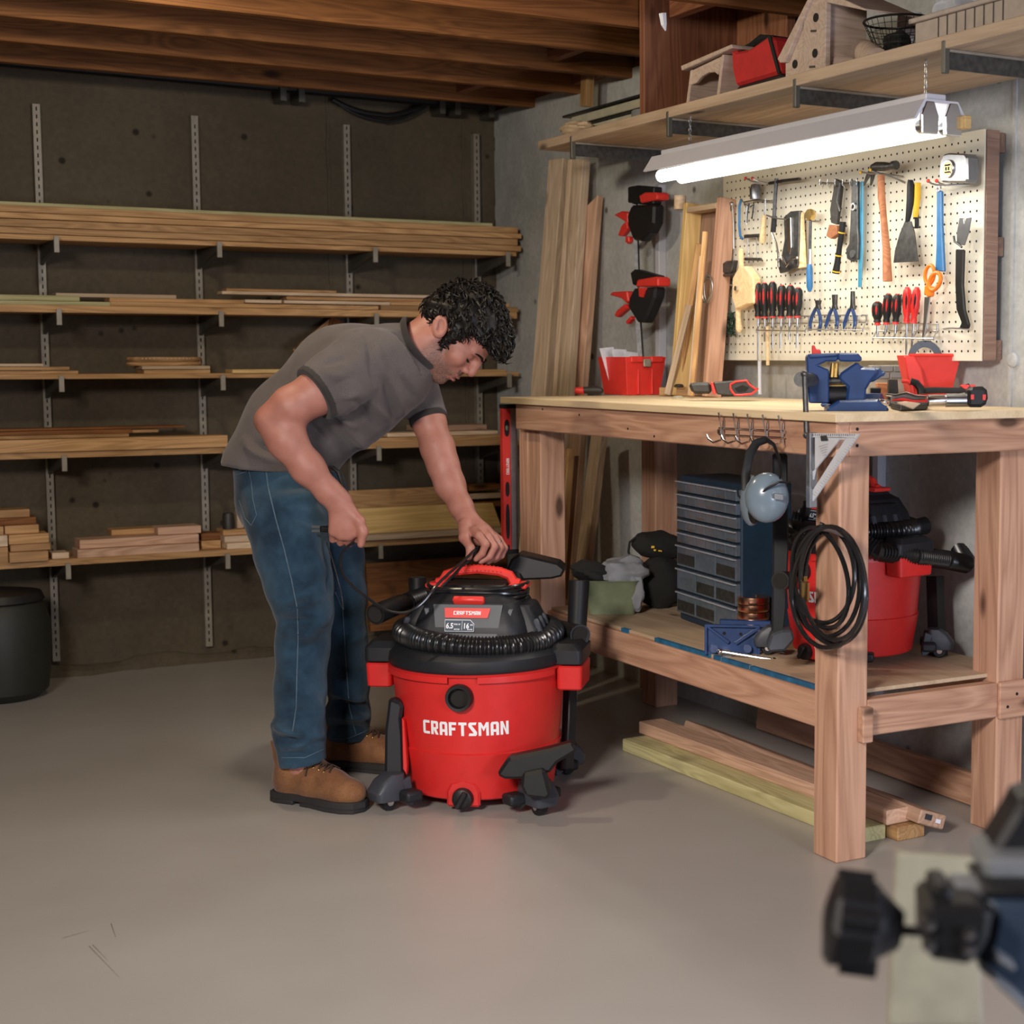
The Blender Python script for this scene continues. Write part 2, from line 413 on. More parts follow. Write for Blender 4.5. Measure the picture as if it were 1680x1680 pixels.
# floor joists overhead, running left to right
root = node('ceiling_joists', None) if False else thing('floor_joist_framing', 'row of red-brown wooden ceiling joists overhead', 'ceiling joists', (0, 4.5, ZJ))
del root['category']; del root['label']; root['kind'] = 'structure'; root.name = 'trim_7'
yj = [4.49+0.406*k for k in range(-8, 5)]
for k, y in enumerate(yj):
    o = plank('joist', (-4.4, y, ZJ+0.12), (XR+0.05, y, ZJ+0.12), 0.038, 0.24, 'joist', parent=root, bevel=0.003)
# blocking between joists by the right wall
for k, y in enumerate(yj[:-1]):
    if k % 1 == 0: plank('blocking', (XR-0.02-0.3*(k % 2), y+0.02, ZJ+0.13), (XR-0.02-0.3*(k % 2), y+0.386, ZJ+0.13), 0.038, 0.2, 'red_wood', parent=root)
# wide red-brown timber box hanging by the right wall
c0 = at(1057, 120, 1, 4.43); c1 = at(1222, 80, 1, 4.43)
col = thing('timber_column', 'wide red-brown boxed timber rising from the upper shelf to the joists', 'column', (2.75, 4.45, 1.93))
plank('front_board', ((c0.x+c1.x)/2, 4.445, 1.935), ((c0.x+c1.x)/2, 4.445, 2.44), c1.x-c0.x, 0.03, 'red_wood', up=(0, -1, 0), parent=col)

plank('side_board', (c1.x-.015, 4.29, 1.935), (c1.x-.015, 4.29, 2.44), 0.28, 0.03, 'red_wood', up=(-1, 0, 0), parent=col)
for (xa, ya, xb, yb) in ((103, 1539, 148, 1526), (146, 1552, 196, 1604), (152, 1550, 176, 1575), (182, 1515, 190, 1538)):
    p, q = at(xa, ya, 2, .0004), at(xb, yb, 2, .0004); d = (q-p).normalized(); s = Vector((-d.y, d.x, 0))*.0008
    sc_ = MB().add([p-s, q-s*.3, q+s*.3, p+s], [(0, 1, 2, 3)]).build('floor_scratch', 'putty', bpy.data.objects['floor'], smooth=0)
p = at(1664, 590, 0, XR)
tag(MB().lathe([(0, 0), (.020, 0), (.020, .008), (.015, .012), (0, .013)], p, (-1, 0, 0), n=20).build('round_wall_boss', 'concrete_side'), 'small round boss on the concrete wall right of the pegboard', 'wall fixture')
# pale post rising from the shelf corner behind
o = plank('wooden_post', tuple(at(962, 175, 0, 2.8)), tuple(at(966, 80, 0, 2.8)), 0.05, 0.03, 'pine', up=(-1, 0, 0))
tag(o, 'thin pale wooden post standing upright at the far end of the upper shelf', 'post')

# pipes and cable under the sill of the back wall
pb = thing('wall_pipe', 'dark pipe running along the top of the back wall', 'pipe', (1.5, YB-.08, 2.2))
zc = at(700, 172, 1, YB-.08).z
MB().tube([(-1, YB-.08, 2.27), (2.85, YB-.08, 2.24)], 0.02).build('pipe', 'black_plastic', pb)
for px in (460, 490, 720, 745, 800):
    p = at(px, 150, 1, YB-.08); MB().bx(p.x-.012, p.x+.012, YB-.12, YB-.02, 2.19, 2.29).build('pipe_hanger', 'bracket_metal', pb)
a = at(545, 163, 1, YB-.06); b = at(715, 160, 1, YB-.06)
for dz, rr, col_ in ((0.085, .011, 'black_plastic'), (0.115, .006, 'dark_plastic')):
    pts = [a.lerp(b, t)+Vector((0, 0, -dz*4*t*(1-t)*(0.75 if t < .5 else .8))) for t in [i/16 for i in range(17)]]
    o = MB().tube(pts, rr, 8).build('sagging_cable', col_)
    tag(o, ('thick' if rr > .01 else 'thin')+' black cable sagging below the joists on the back wall', 'cable')
# loops of wire hanging from a joist at the upper left
q = at(372, -5, 1, 4.4)
mb = MB()
for k in range(3):
    r = 0.042-0.004*k; cc = Vector((q.x+0.004*k, 4.45+.01*k, 2.19+.006*k))
    mb.tube([cc+RT*(r*1.3*math.cos(t))+Vector((0, 0, r*math.sin(t))) for t in [2*PI*i/24 for i in range(24)]], 0.003, 6, closed=True)
tag(mb.build('coiled_wire', 'cord_black'), 'small loop of dark wire hanging from a joist at upper left', 'wire')
# small white scrap stapled to the joist
p = at(1087, 22, 1, 4.06)
tag(MB().tube([p, p+Vector((.004, 0, -.03)), p+Vector((.012, .004, -.045))], [.012, .009, .002], 6).build('paper_scrap', 'paper'), 'small white scrap stapled to the joist above the timber column', 'scrap')

# ---------------------------------------------------------------- back wall shelving
YS = YB-0.02; YF = 6.20
sx = [1.07, 1.64, 2.242, 2.805, 0.48]
tops = {1.07: 2.12, 1.64: 2.12, 2.242: 2.129, 2.805: 2.131, 0.48: 2.1}
bots = {1.07: 0.06, 1.64: 0.064, 2.242: 0.1, 2.805: 0.1, 0.48: .06}
levels = [1.612, 1.358, 1.122, 0.84, 0.452]     # undersides of the shelf boards
rack = thing('shelf_standards', 'slotted metal wall standards with brackets holding five lumber shelves', 'shelf rack', (1.6, YS, 0))
names = ['highest', 'second', 'third', 'fourth', 'lowest']
for x in sx:
    mb = MB(); mb.bx(x-.013, x+.013, YS-.012, YS+.018, bots[x], tops[x])
    st = mb.build('wall_standard', 'standard_metal', rack)
    mb = MB(); z = bots[x]+.02
    while z < tops[x]-.02:
        mb.bx(x-.0022, x+.0022, YS-.0135, YS-.0115, z, z+.014); z += .028
    mb.build('slots', 'hole_dark', st, smooth=0, kind='stuff')
    for z in levels:
        if x > 2.5 and z < 1.2: pass
        br = MB(); br.prism([(0, 0), (-.305, 0), (-.305, -.018), (-.06, -.06), (0, -.075)], (x-.006, YS-.01, z), (0, 1, 0), (0, 0, 1), (.012, 0, 0))
        b_ = br.build('bracket', 'bracket_metal', rack, smooth=0)
        MB().bx(x-.009, x+.009, YS-.322, YS-.312, z-.045, z+.012).build('bracket_tip', 'standard_metal', b_, smooth=0, bevel=.001)

def board(x0, x1, z, t, yf, w, mat, label, yaw=0.0, name='lumber_board', group='boards on the back wall shelves'):
    xm = (x0+x1)/2; ym = yf+w/2; L = (x1-x0)/2
    dx = Vector((math.cos(yaw), math.sin(yaw), 0))
    o = plank(name, Vector((xm, ym, z+t/2))-dx*L, Vector((xm, ym, z+t/2))+dx*L, w, t, mat)
    tag(o, label, 'board', group); return o
def X(px, py=600, y=6.2): return at(px, py, 1, y).x
ords = ['bottom', 'second from the bottom', 'third from the bottom', 'fourth from the bottom', 'fifth from the bottom', 'sixth from the bottom', 'seventh from the bottom', 'eighth from the bottom']
# shelf boards themselves
SH = [(levels[0], 0.018, -1.0, 2.86), (levels[1], .026, -1.0, 2.86), (levels[2], .018, -1.0, 2.865), (levels[3], .024, -1.0, 2.86), (levels[4], .024, -1.0, 2.86)]
for (z, t, x0, x1), nm in zip(SH, names):
    o = plank('shelf_board', (x0, 6.331, z+t/2), (x1, 6.331, z+t/2), 0.262, t, 'pine')
    tag(o, 'long %s shelf board on the back wall, carrying loose lumber' % nm, 'shelf')
# top stack: five long boards then a pale strip
z = levels[0]+.018
for k, (t, x1, mat) in enumerate([(.022, 2.875, 'pine'), (.026, 2.865, 'pine'), (.020, 2.88, 'pine'), (.024, 2.87, 'pine')]):
    board(-1.0, x1, z+.001, t, 6.19+.008*(k % 2), .26, mat, 'long honey pine board, %s in the stack on the highest back shelf' % ords[k], yaw=0.002*(k-1)); z += t+.002
board(-0.9, X(815, 370), z, .014, 6.24, .10, 'green_wood', 'thin pale greenish strip on top of the highest back shelf stack')
# second level pile
z = levels[1]+.026
pile = [ # px0, px1, z offset, t, yfront, w, mat, text
 (180, 620, 0, .016, 6.195, .10, 'pine', 'long flat pine board at the front edge, bottom layer of the second shelf'),
 (625, 850, 0, .020, 6.2, .12, 'pine', 'short pine board at the right end, bottom layer of the second shelf'),
 (-40, 182, 0, .014, 6.2, .11, 'green_wood', 'pale greenish board at the far left, bottom layer of the second shelf'),
 (182, 470, .017, .014, 6.23, .09, 'pine', 'narrow pine board with its left end below the emblem, second shelf'),
 (402, 462, .020, .012, 6.2, .05, 'pine_pale', 'stubby pale offcut at the left of the second shelf pile'),
 (466, 640, .020, .012, 6.2, .05, 'pine_pale', 'pale strip butted against a stubby offcut on the second shelf'),
 (640, 838, .021, .014, 6.215, .08, 'pine', 'pine strip behind the man\'s head on the second shelf'),
 (478, 740, .036, .013, 6.26, .09, 'pine', 'pine board in the upper middle of the second shelf pile'),
 (557, 745, .024, .012, 6.31, .06, 'joist', 'dark reddish strip at the back of the second shelf pile'),
 (370, 748, .052, .012, 6.25, .07, 'pine_pale', 'long pale strip second from the top of the second shelf pile'),
 (380, 562, .065, .010, 6.27, .07, 'pine', 'short pine strip topmost on the second shelf pile'),
 (-40, 135, .016, .020, 6.25, .10, 'green_wood', 'pale greenish board lying over another at far left of the second shelf'),
 (100, 300, .033, .014, 6.3, .08, 'pine_pale', 'pale strip at the back left of the second shelf'),
]
for p0, p1, dz, t, yf, w_, mat, lb in pile: board(X(p0, 480), X(p1, 480), z+dz, t, yf, w_, mat, lb, yaw=random.uniform(-.004, .004))
# third level
z = levels[2]+.018
third = [
 (-40, 115, .014, .012, 6.21, .07, 'pine', 'pine strip on top of the pile at the far left of the third shelf'),
 (-40, 75, .027, .010, 6.24, .06, 'pine_pale', 'thin pale strip uppermost at the far left of the third shelf'),
 (-40, 130, 0, .012, 6.22, .09, 'pine', 'pine offcut under two strips at the far left of the third shelf'),
 (380, 700, 0, .014, 6.19, .10, 'yellow_board', 'yellow-edged board on the third shelf behind the man\'s back'),
 (700, 830, 0, .010, 6.2, .12, 'pine', 'thin board at the right end of the third shelf'),
 (236, 345, 0, .014, 6.2, .13, 'pine', 'lowest offcut under the round trivet stack on the third shelf'),
 (234, 346, .016, .012, 6.21, .13, 'pine_pale', 'second offcut in the small stack on the third shelf'),
]
for p0, p1, dz, t, yf, w_, mat, lb in third: board(X(p0, 600), X(p1, 600), z+dz, t, yf, w_, mat, lb)
xa, xb = X(214, 590), X(340, 590)
for k, (e, hh) in enumerate(((.004, .012), (0, .018))):
    mb = MB(); cc = ((xa+xb)/2, 6.28, z+.029+.0135*k)
    mb.lathe([(0, 0), ((xb-xa)/2-.01+e, 0), ((xb-xa)/2-e*0, hh*.5), ((xb-xa)/2-.004, hh), (0, hh)], cc, sy=.55, n=32)
    o = mb.build('wooden_tray', 'pine', bevel=0)
    tag(o, ['lower round-edged wooden tray in the small stack on the third shelf', 'upper round-edged wooden tray with slots in its rim on the third shelf'][k], 'tray')
    if k:
        mb = MB()
        for i in range(14):
            a_ = -PI*.5-0.75+1.5*i/13
            mb.box((cc[0]+math.cos(a_)*(xb-xa)/2*.97, cc[1]+math.sin(a_)*(xb-xa)/2*.55*.97, cc[2]+.012), (.004, .012, .006))
        mb.build('rim_slots', 'pine_pale', o, kind='stuff')
# leaning bits on third shelf behind the back
a = at(487, 572, 1, 6.3); 
o = plank('lumber_offcut', (at(500, 590, 1, 6.3)), (at(560, 540, 1, 6.42)), .12, .02, 'pine', up=(0, -1, .4)); tag(o, 'wide pine offcut tilted against the wall behind the man\'s back', 'board')
o = plank('lumber_offcut', (at(540, 560, 1, 6.38)), (at(552, 525, 1, 6.42)), .05, .02, 'joist', up=(0, -1, .3)); tag(o, 'small reddish offcut standing behind the man\'s shoulder', 'board')
# fourth level
z = levels[3]+.024
fourth = [
 (-40, 372, 0, .045, 6.185, .09, 'pine', 'thick long pine two-by-four on the fourth shelf ending at the man\'s hip'),
 (-40, 214, .046, .012, 6.22, .09, 'pine', 'pine board lying on the thick timber of the fourth shelf'),
 (-40, 222, .058, .014, 6.25, .09, 'joist', 'brown board over the pine boards of the fourth shelf'),
 (222, 268, .058, .010, 6.27, .08, 'pine', 'short strip end in the pile on the fourth shelf'),
 (-40, 315, .072, .008, 6.30, .08, 'joist', 'thin reddish strip topmost on the fourth shelf at left'),
 (610, 822, 0, .018, 6.2, .12, 'pine', 'pine board on the fourth shelf right of the man\'s chest'),
 (640, 822, .019, .016, 6.23, .1, 'pine_pale', 'pale rough board second from top on the fourth shelf at right'),
 (700, 815, .036, .022, 6.3, .12, 'pine_pink', 'pinkish board topmost on the fourth shelf at right'),
]
for p0, p1, dz, t, yf, w_, mat, lb in fourth: board(X(p0, 720), X(p1, 720), z+dz, t, yf, w_, mat, lb)
# fifth level: cut blocks
z = levels[4]+.024
def blk(px0, px1, zz, t, yf, w_, mat, lb, yaw=0.0): board(X(px0, 870, yf), X(px1, 870, yf), z+zz, t, yf, w_, mat, lb, yaw=yaw, name='cut_block', group='cut blocks on the lowest back shelf')
P5 = [
 (14, 78, 0, .036, 6.18, .10, 'pine', 'bottom block of the second stack from the left, lowest shelf'),
 (16, 82, .037, .024, 6.2, .10, 'pine', 'thin second block of the second stack from the left, lowest shelf'),
 (14, 80, .062, .034, 6.21, .10, 'pine', 'third block of the second stack from the left, lowest shelf'),
 (8, 64, .097, .030, 6.23, .10, 'pine', 'fourth block of the second stack from the left, lowest shelf'),
 (-10, 60, .128, .026, 6.24, .09, 'joist', 'brown fifth block of the second stack from the left, lowest shelf'),
 (0, 50, .155, .028, 6.24, .09, 'pine', 'top crooked block of the second stack from the left, lowest shelf'),
 (-40, 12, 0, .055, 6.2, .10, 'pine', 'lower block of the leftmost stack on the lowest shelf'),
 (-40, 12, .056, .04, 6.21, .10, 'pine_pale', 'middle block of the leftmost stack on the lowest shelf'),
 (-40, 6, .097, .03, 6.22, .10, 'pine', 'upper block of the leftmost stack on the lowest shelf'),
 (84, 112, 0, .022, 6.22, .08, 'pine_pale', 'little offcut between two block stacks on the lowest shelf'),
 (126, 326, 0, .030, 6.2, .10, 'pine_pink', 'bottom long block with reddish ends on the lowest shelf'),
 (130, 326, .031, .032, 6.22, .10, 'pine_pink', 'middle long reddish block on the lowest shelf'),
 (183, 259, .064, .022, 6.3, .09, 'pine', 'left block of the two lying on top, lowest shelf'),
 (259, 330, .064, .028, 6.24, .10, 'pine_pink', 'right block of the two lying on top, lowest shelf'),
 (330, 362, 0, .03, 6.26, .08, 'pine', 'dull lower block right of the long blocks, lowest shelf'),
 (330, 365, .031, .026, 6.28, .08, 'joist', 'dull upper block right of the long blocks, lowest shelf'),
 (372, 460, 0, .022, 6.2, .10, 'pine_pale', 'bottom pale board beside the man\'s thigh, lowest shelf'),
 (368, 460, .023, .024, 6.22, .10, 'pine_pale', 'second pale board beside the man\'s thigh, lowest shelf'),
 (366, 460, .048, .020, 6.25, .10, 'pine', 'third board beside the man\'s thigh, lowest shelf'),
]
for a_ in P5: blk(*a_)
# upright dark thing and upright block behind the thigh
o = MB().lathe([(0, 0), (.022, 0), (.022, .05), (.018, .06), (0, .06)], (X(374, 830, 6.3), 6.3, z+.069)).build('small_jar', 'leather_dark'); tag(o, 'small dark jar on the lowest back shelf behind the man\'s hip', 'jar')
o = plank('upright_block', (X(392, 830, 6.3), 6.3, z+.069), (X(392, 830, 6.3), 6.3, z+.14), .025, .03, 'pine_pale', up=(0, -1, 0)); tag(o, 'pale upright block behind the man\'s hip on the lowest back shelf', 'block')
# wide boards to the right of the legs on the lowest shelf
o = plank('lumber_board', (X(572, 830, 6.3), 6.40, z+.10), (X(766, 830, 6.3), 6.40, z+.10), .17, .03, 'pine', up=(0, -1, .25)); tag(o, 'wide knotty pine board tilted against the wall between the man\'s hands', 'board')
o = plank('lumber_board', (X(560, 870), 6.30, z+.06), (X(830, 870), 6.30, z+.06), .13, .03, 'yellow_board', up=(0, -1, .9)); tag(o, 'wide grained board lying on the lowest shelf behind the man\'s left hand', 'board')
o = plank('lumber_board', (X(560, 880), 6.24, z+.014), (X(830, 880), 6.24, z+.014), .12, .022, 'pine_pale'); tag(o, 'thin pale board at the front of the lowest shelf, right of the man', 'board')
for k, (zz, lb) in enumerate(((.11, 'lower dark strip piled near the red level on the lowest shelf'), (.145, 'middle strip piled near the red level on the lowest shelf'), (.18, 'top dark strip piled near the red level on the lowest shelf'))):
    o = plank('lumber_board', (X(766, 850, 6.36), 6.38, z+zz), (X(822, 850, 6.36), 6.38, z+zz), .10, .022, ['joist', 'pine_pale', 'joist'][k]); tag(o, lb, 'board')
# boards lying on the floor by the back wall right of the man
o = plank('floor_board', (X(600, 1000, 6.42), 6.40, .22), (X(830, 1000, 6.42), 6.40, .22), .28, .03, 'joist', up=(0, -1, .15)); tag(o, 'wide brown board leaning on the back wall below the lowest shelf', 'board')
# dark round bin at left
p = at(0, 1132, 2, 0); c = Vector((p.x-.02, 6.18, 0))
bn = thing('waste_bin', 'dark round-shouldered plastic bin on the floor at far left', 'bin', c)
MB().lathe([(0, 0), (.13, 0), (.165, .03), (.175, .12), (.178, .27), (.16, .33), (.15, .345)], c, n=32).build('body', 'bin_dark', bn)
MB().lathe([(.155, .345), (.162, .35), (.15, .375), (.05, .39), (0, .39)], c, n=32).build('lid', 'black_plastic', bn)

# ---------------------------------------------------------------- right wall, upper shelf
tag(plank('upper_shelf', (2.66, 5.13, 1.915), (2.66, 1.2, 1.915), 0.42, 0.03, 'shelf_ply'), 'long worn plywood shelf high on the right wall above the pegboard', 'shelf')
ub = ['leftmost steel bracket under the upper shelf', 'second steel bracket from the left under the upper shelf', 'third steel bracket from the left, above the fluorescent light', 'rightmost steel bracket under the upper shelf']
for (y, lb) in zip((4.88, 4.25, 3.59, 2.99), ub):
    th_ = thing('shelf_bracket', lb, 'bracket', (2.9, y, 1.85), group='steel brackets under the upper shelf')
    MB().bx(2.462, 2.885, y-.003, y+.003, 1.855, 1.898).build('arm', 'dark_steel', th_, smooth=0)
    MB().bx(2.448, 2.464, y-.007, y+.007, 1.845, 1.918).build('front_lip', 'bracket_metal', th_, smooth=0, bevel=.002)
    MB().bx(2.462, 2.885, y-.01, y+.01, 1.893, 1.899).build('top_flange', 'standard_metal', th_, smooth=0)
# vertical slotted standards on right wall
for px, lb, z0, z1 in ((1082, 'grey vertical metal standard on the right wall behind the bar clamps', .0, 1.8), (1440, 'white slotted standard on the right wall seen under the bench', .12, 1.0)):
    p = at(px, 450 if px < 1200 else 780, 0, XR-.02)
    o = MB().bx(XR-.03, XR, p.y-.014, p.y+.014, z0, z1).build('wall_standard', 'white_enamel', smooth=0, bevel=.002); tag(o, lb, 'wall standard')
# ================================================================= workbench
BZ = 1.072   # bench top
def rrect(hx, hy, c, n=4, cx=0, cy=0):
    pts = []
    for (sx, sy, a0) in ((1, 1, 0), (-1, 1, PI/2), (-1, -1, PI), (1, -1, 1.5*PI)):
        for k in range(n+1):
            a = a0+PI/2*k/n; pts.append((cx+sx*(hx-c)+c*math.cos(a), cy+sy*(hy-c)+c*math.sin(a)))
    return pts
def loft(mb, secs, n=4, T=None):
    """secs: (cx, cy, hx, hy, corner, z) stacked rounded rectangles; T maps a local vector to world"""
    T = T or (lambda v: v); rings = [[T(Vector((x, y, s[5]))) for x, y in rrect(s[2], s[3], s[4], n, s[0], s[1])] for s in secs]
    m = len(rings[0]); vs = [v for r in rings for v in r]; fs = []
    for j in range(len(rings)-1):
        for i in range(m): fs.append((j*m+i, j*m+(i+1) % m, (j+1)*m+(i+1) % m, (j+1)*m+i))
    fs.append(tuple(range(m))[::-1]); fs.append(tuple((len(rings)-1)*m+i for i in range(m)))
    return mb.add(vs, fs)
bench = thing('workbench', 'large wooden workbench of red-brown lumber with a pale plywood top and lower shelf', 'workbench', (2.55, 4.0, 0))
plank('bench_top', (2.532, 3.035, BZ-.010), (2.532, 4.885, BZ-.010), 0.685, 0.020, 'bench_top', parent=bench)
plank('front_apron', (2.224, 3.053, 1.016), (2.224, 4.80, 1.016), .090, .038, 'bench_wood', up=(-1, 0, 0), parent=bench, bevel=.003)
plank('end_apron', (2.243, 3.072, 1.016), (2.87, 3.072, 1.016), .090, .038, 'bench_wood', up=(0, -1, 0), parent=bench, bevel=.003)
plank('end_apron', (2.243, 4.82, 1.016), (2.87, 4.82, 1.016), .090, .038, 'bench_wood', up=(0, 1, 0), parent=bench, bevel=.003)
plank('back_apron', (2.855, 3.092, 1.016), (2.855, 4.80, 1.016), .090, .030, 'bench_wood', up=(1, 0, 0), parent=bench, bevel=.003)
def leg(x0, x1, y0, y1, z1=1.05, name='leg'):
    return plank(name, ((x0+x1)/2, (y0+y1)/2, 0), ((x0+x1)/2, (y0+y1)/2, z1), y1-y0, x1-x0, 'bench_wood', up=(-1, 0, 0), parent=bench, bevel=.004)
leg(2.243, 2.331, 3.092, 3.190); leg(2.243, 2.331, 4.70, 4.79)
leg(2.735, 2.823, 3.092, 3.190); leg(2.735, 2.823, 4.83, 4.93)
leg(2.243, 2.281, 4.795, 4.86, name='leg_cleat')
plank('lower_rail', (2.281, 3.190, .350), (2.281, 4.70, .350), .088, .038, 'bench_wood', up=(-1, 0, 0), parent=bench, bevel=.003)
plank('lower_rail', (2.80, 3.190, .350), (2.80, 4.83, .350), .088, .038, 'bench_wood', up=(-1, 0, 0), parent=bench, bevel=.003)
plank('side_rail', (2.331, 3.112, .342), (2.823, 3.112, .342), .088, .038, 'bench_wood', up=(0, -1, 0), parent=bench, bevel=.003)
plank('side_rail', (2.331, 4.76, .342), (2.735, 4.76, .342), .088, .038, 'bench_wood', up=(0, -1, 0), parent=bench, bevel=.003)
plank('rail_end', (2.300, 3.080, .331), (2.331, 3.080, .331), .085, .024, 'bench_wood', up=(0, -1, 0), parent=bench, bevel=.003)
plank('rail_joint', (2.735, 3.087, .342), (2.823, 3.087, .342), .095, .012, 'bench_wood', up=(0, -1, 0), parent=bench, bevel=.003)
SZ = .404
sh = plank('lower_shelf', (2.565, 3.13, SZ-.005), (2.565, 4.82, SZ-.005), 0.575, .010, 'ply', parent=bench)
a = 3.20
segs = [(3.19, 3.52), (3.53, 3.66), (3.67, 3.70), (3.72, 4.02), (4.18, 4.22)]
for y0, y1 in segs: MB().bx(2.272, 2.281+.004, y0, y1, SZ-.010, SZ+.0012).build('blue_tape', 'tape_blue', bench, smooth=0)
mb = MB()
for y, z in ((3.115, 1.035), (3.115, .997)):
    mb.lathe([(0, 0), (.004, 0), (.004, .001)], (2.243+.02, 3.0528, z), (0, -1, 0), n=10)
for y, z in ((3.15, .99), (3.9, .985), (4.6, 1.04), (4.35, 1.03), (4.05, 1.0)): mb.lathe([(0, 0), (.0035, 0), (.0035, .001)], (2.2049, y, z), (-1, 0, 0), n=10)
for x, z in ((2.76, .325), (2.79, .355)): mb.lathe([(0, 0), (.004, 0), (.004, .001)], (x, 3.0806, z), (0, -1, 0), n=10)
mb.build('screw_heads', 'hole_dark', bench, kind='stuff')

# loose boards on the floor under the bench
def flbd(pa, pb, z, w, t, mat, lb, up=(0, 0, 1), name='floor_lumber'):
    o = plank(name, pa, pb, w, t, mat, up=up, bevel=.003); tag(o, lb, 'board', 'loose boards under the workbench'); return o
g0, g1 = at(1020, 1232, 2, .0), at(1430, 1395, 2, 0)
dv = (g1-g0).normalized(); pv = Vector((0, 0, 1)).cross(dv); pv = pv if pv.x > 0 else -pv
def FB(off, s, e, z, w, t, mat, lb):
    base = g0+pv*off; L = (g1-g0).length
    return flbd(base+dv*(s*L)+Vector((0, 0, z+t/2)), base+dv*(e*L)+Vector((0, 0, z+t/2)), z, w, t, mat, lb)
FB(.046, 0.0, .955, 0, .088, .038, 'green_wood', 'greenish treated two-by-four lying on the floor nearest the front of the bench')
FB(.142, .05, .985, 0, .088, .036, 'pine', 'two-by-four on the floor hidden under the stacked board below the bench')
FB(.125, -.03, .965, .0375, .085, .038, 'pine_pink', 'grey-pink two-by-four lying on top of the floor boards under the bench')
FB(.245, .30, .82, 0, .088, .036, 'red_wood', 'dark reddish two-by-four lying farther under the bench')
pa = at(1530, 1345, 2, .05); pb = at(1140, 1195, 2, .05)
o = plank('floor_lumber', pb, pa, .085, .036, 'pine_pink', up=(0.35, 0, 1), bevel=.003); tag(o, 'two-by-four tipped on edge with a stamped end, sticking out behind the front bench leg', 'board')
d_ = (pa-pb).normalized(); c_ = pa+d_*.001
yv = Vector((.35, 0, 1)).cross(d_).normalized(); zv = d_.cross(yv)
MB().box(c_+zv*.004+yv*(-.016), (.001, .022, .014), Matrix((d_, yv, zv)).transposed()).build('stamp', 'ink', o, smooth=0)
MB().box(c_+zv*.0+yv*(.018), (.001, .016, .010), Matrix((d_, yv, zv)).transposed()).build('stamp', 'paper', o, smooth=0)
pa = at(1602, 1352, 2, .06); pb = at(1345, 1225, 2, .06)
o = plank('floor_lumber', (2.87, pb.y+.5, .045), (2.862, 3.25, .045), .085, .036, 'bench_wood', up=(-1, 0, 0.1), bevel=.003); tag(o, 'long board standing on edge along the foot of the right wall', 'board')

# spirit level on the bench end
lv = thing('spirit_level', 'tall red spirit level standing upright against the left end of the workbench', 'level', (2.19, 4.87, .47))
q0 = dp(833, 656, depth_of((2.19, 4.86, 1.07))); 
D0 = depth_of((2.19, 4.875, .8))
def ZQ(x, y): return (340+x/3.0, 420+y/3.0)
def sil(pts, depth, th, fn=None):
    fn = fn or (lambda x, y: (x, y)); mb = MB(); P = [dp(*fn(x, y), depth-th/2) for x, y in pts]
    n = len(P); vs = P+[p+F0*th for p in P]
    return mb.add(vs, [tuple(range(n))[::-1], tuple(range(n, 2*n))]+[(i, (i+1) % n, n+(i+1) % n, n+i) for i in range(n)])
def silm(mb, pts, depth, th, fn=None): s = sil(pts, depth, th, fn); return mb.add(s.v, s.f)
# aluminium frame: two rails with red webs between
yl = 4.905; lx0 = at(823, 760, 1, yl).x; lx1 = at(836, 760, 1, yl).x; lx2 = at(847, 760, 1, yl).x
zt = at(833, 663, 1, yl).z; zb = at(833, 908, 1, yl).z
MB().bx(lx0, lx1, yl-.012, yl+.012, zb+.012, zt-.012).build('red_frame', 'red_bright', lv, smooth=0, bevel=.002)
MB().bx(lx1, lx2, yl-.012, yl+.012, zb+.012, zt-.012).build('edge_rail', 'steel', lv, smooth=0, bevel=.001)
MB().bx(lx0-.001, lx2+.001, yl-.014, yl+.014, zt-.014, zt).build('end_cap', 'black_plastic', lv, smooth=0, bevel=.002)
MB().bx(lx0-.001, lx2+.001, yl-.014, yl+.014, zb, zb+.014).build('end_cap', 'black_plastic', lv, smooth=0, bevel=.002)
xm = (lx0+lx1)/2
for (py0, py1, w_) in ((688, 716, .0085), (822-32, 814, .007), (826, 884, .0065), (893, 903, .006)):
    z1, z0 = at(830, py0, 1, yl).z, at(830, py1, 1, yl).z
    mb = MB(); mb.prism([(w_*math.cos(a)*1.0, (z1-z0)/2*math.copysign(abs(math.sin(a))**.6, math.sin(a))) for a in [2*PI*k/20 for k in range(20)]], (xm, yl-.0135, (z0+z1)/2), (1, 0, 0), (0, 0, 1), (0, .004, 0))
    vv = mb.build('opening', 'black_plastic', lv, smooth=0)
    if py0 == 688: MB().sph((xm, yl-.0135, (z0+z1)/2), (.0055, .002, .009)).build('vial', 'green_tub', vv)
pv_, W_ = word_flat('CRAFTSMAN', .010)
mb = MB(); zc = at(830, 765, 1, yl).z
for p in pv_: mb.prism([(v, u*.72) for u, v in p], (xm+.002, yl-.0128, zc), (1, 0, 0), (0, 0, 1), (0, .001, 0))
mb.build('lettering', 'white_print', lv, smooth=0)

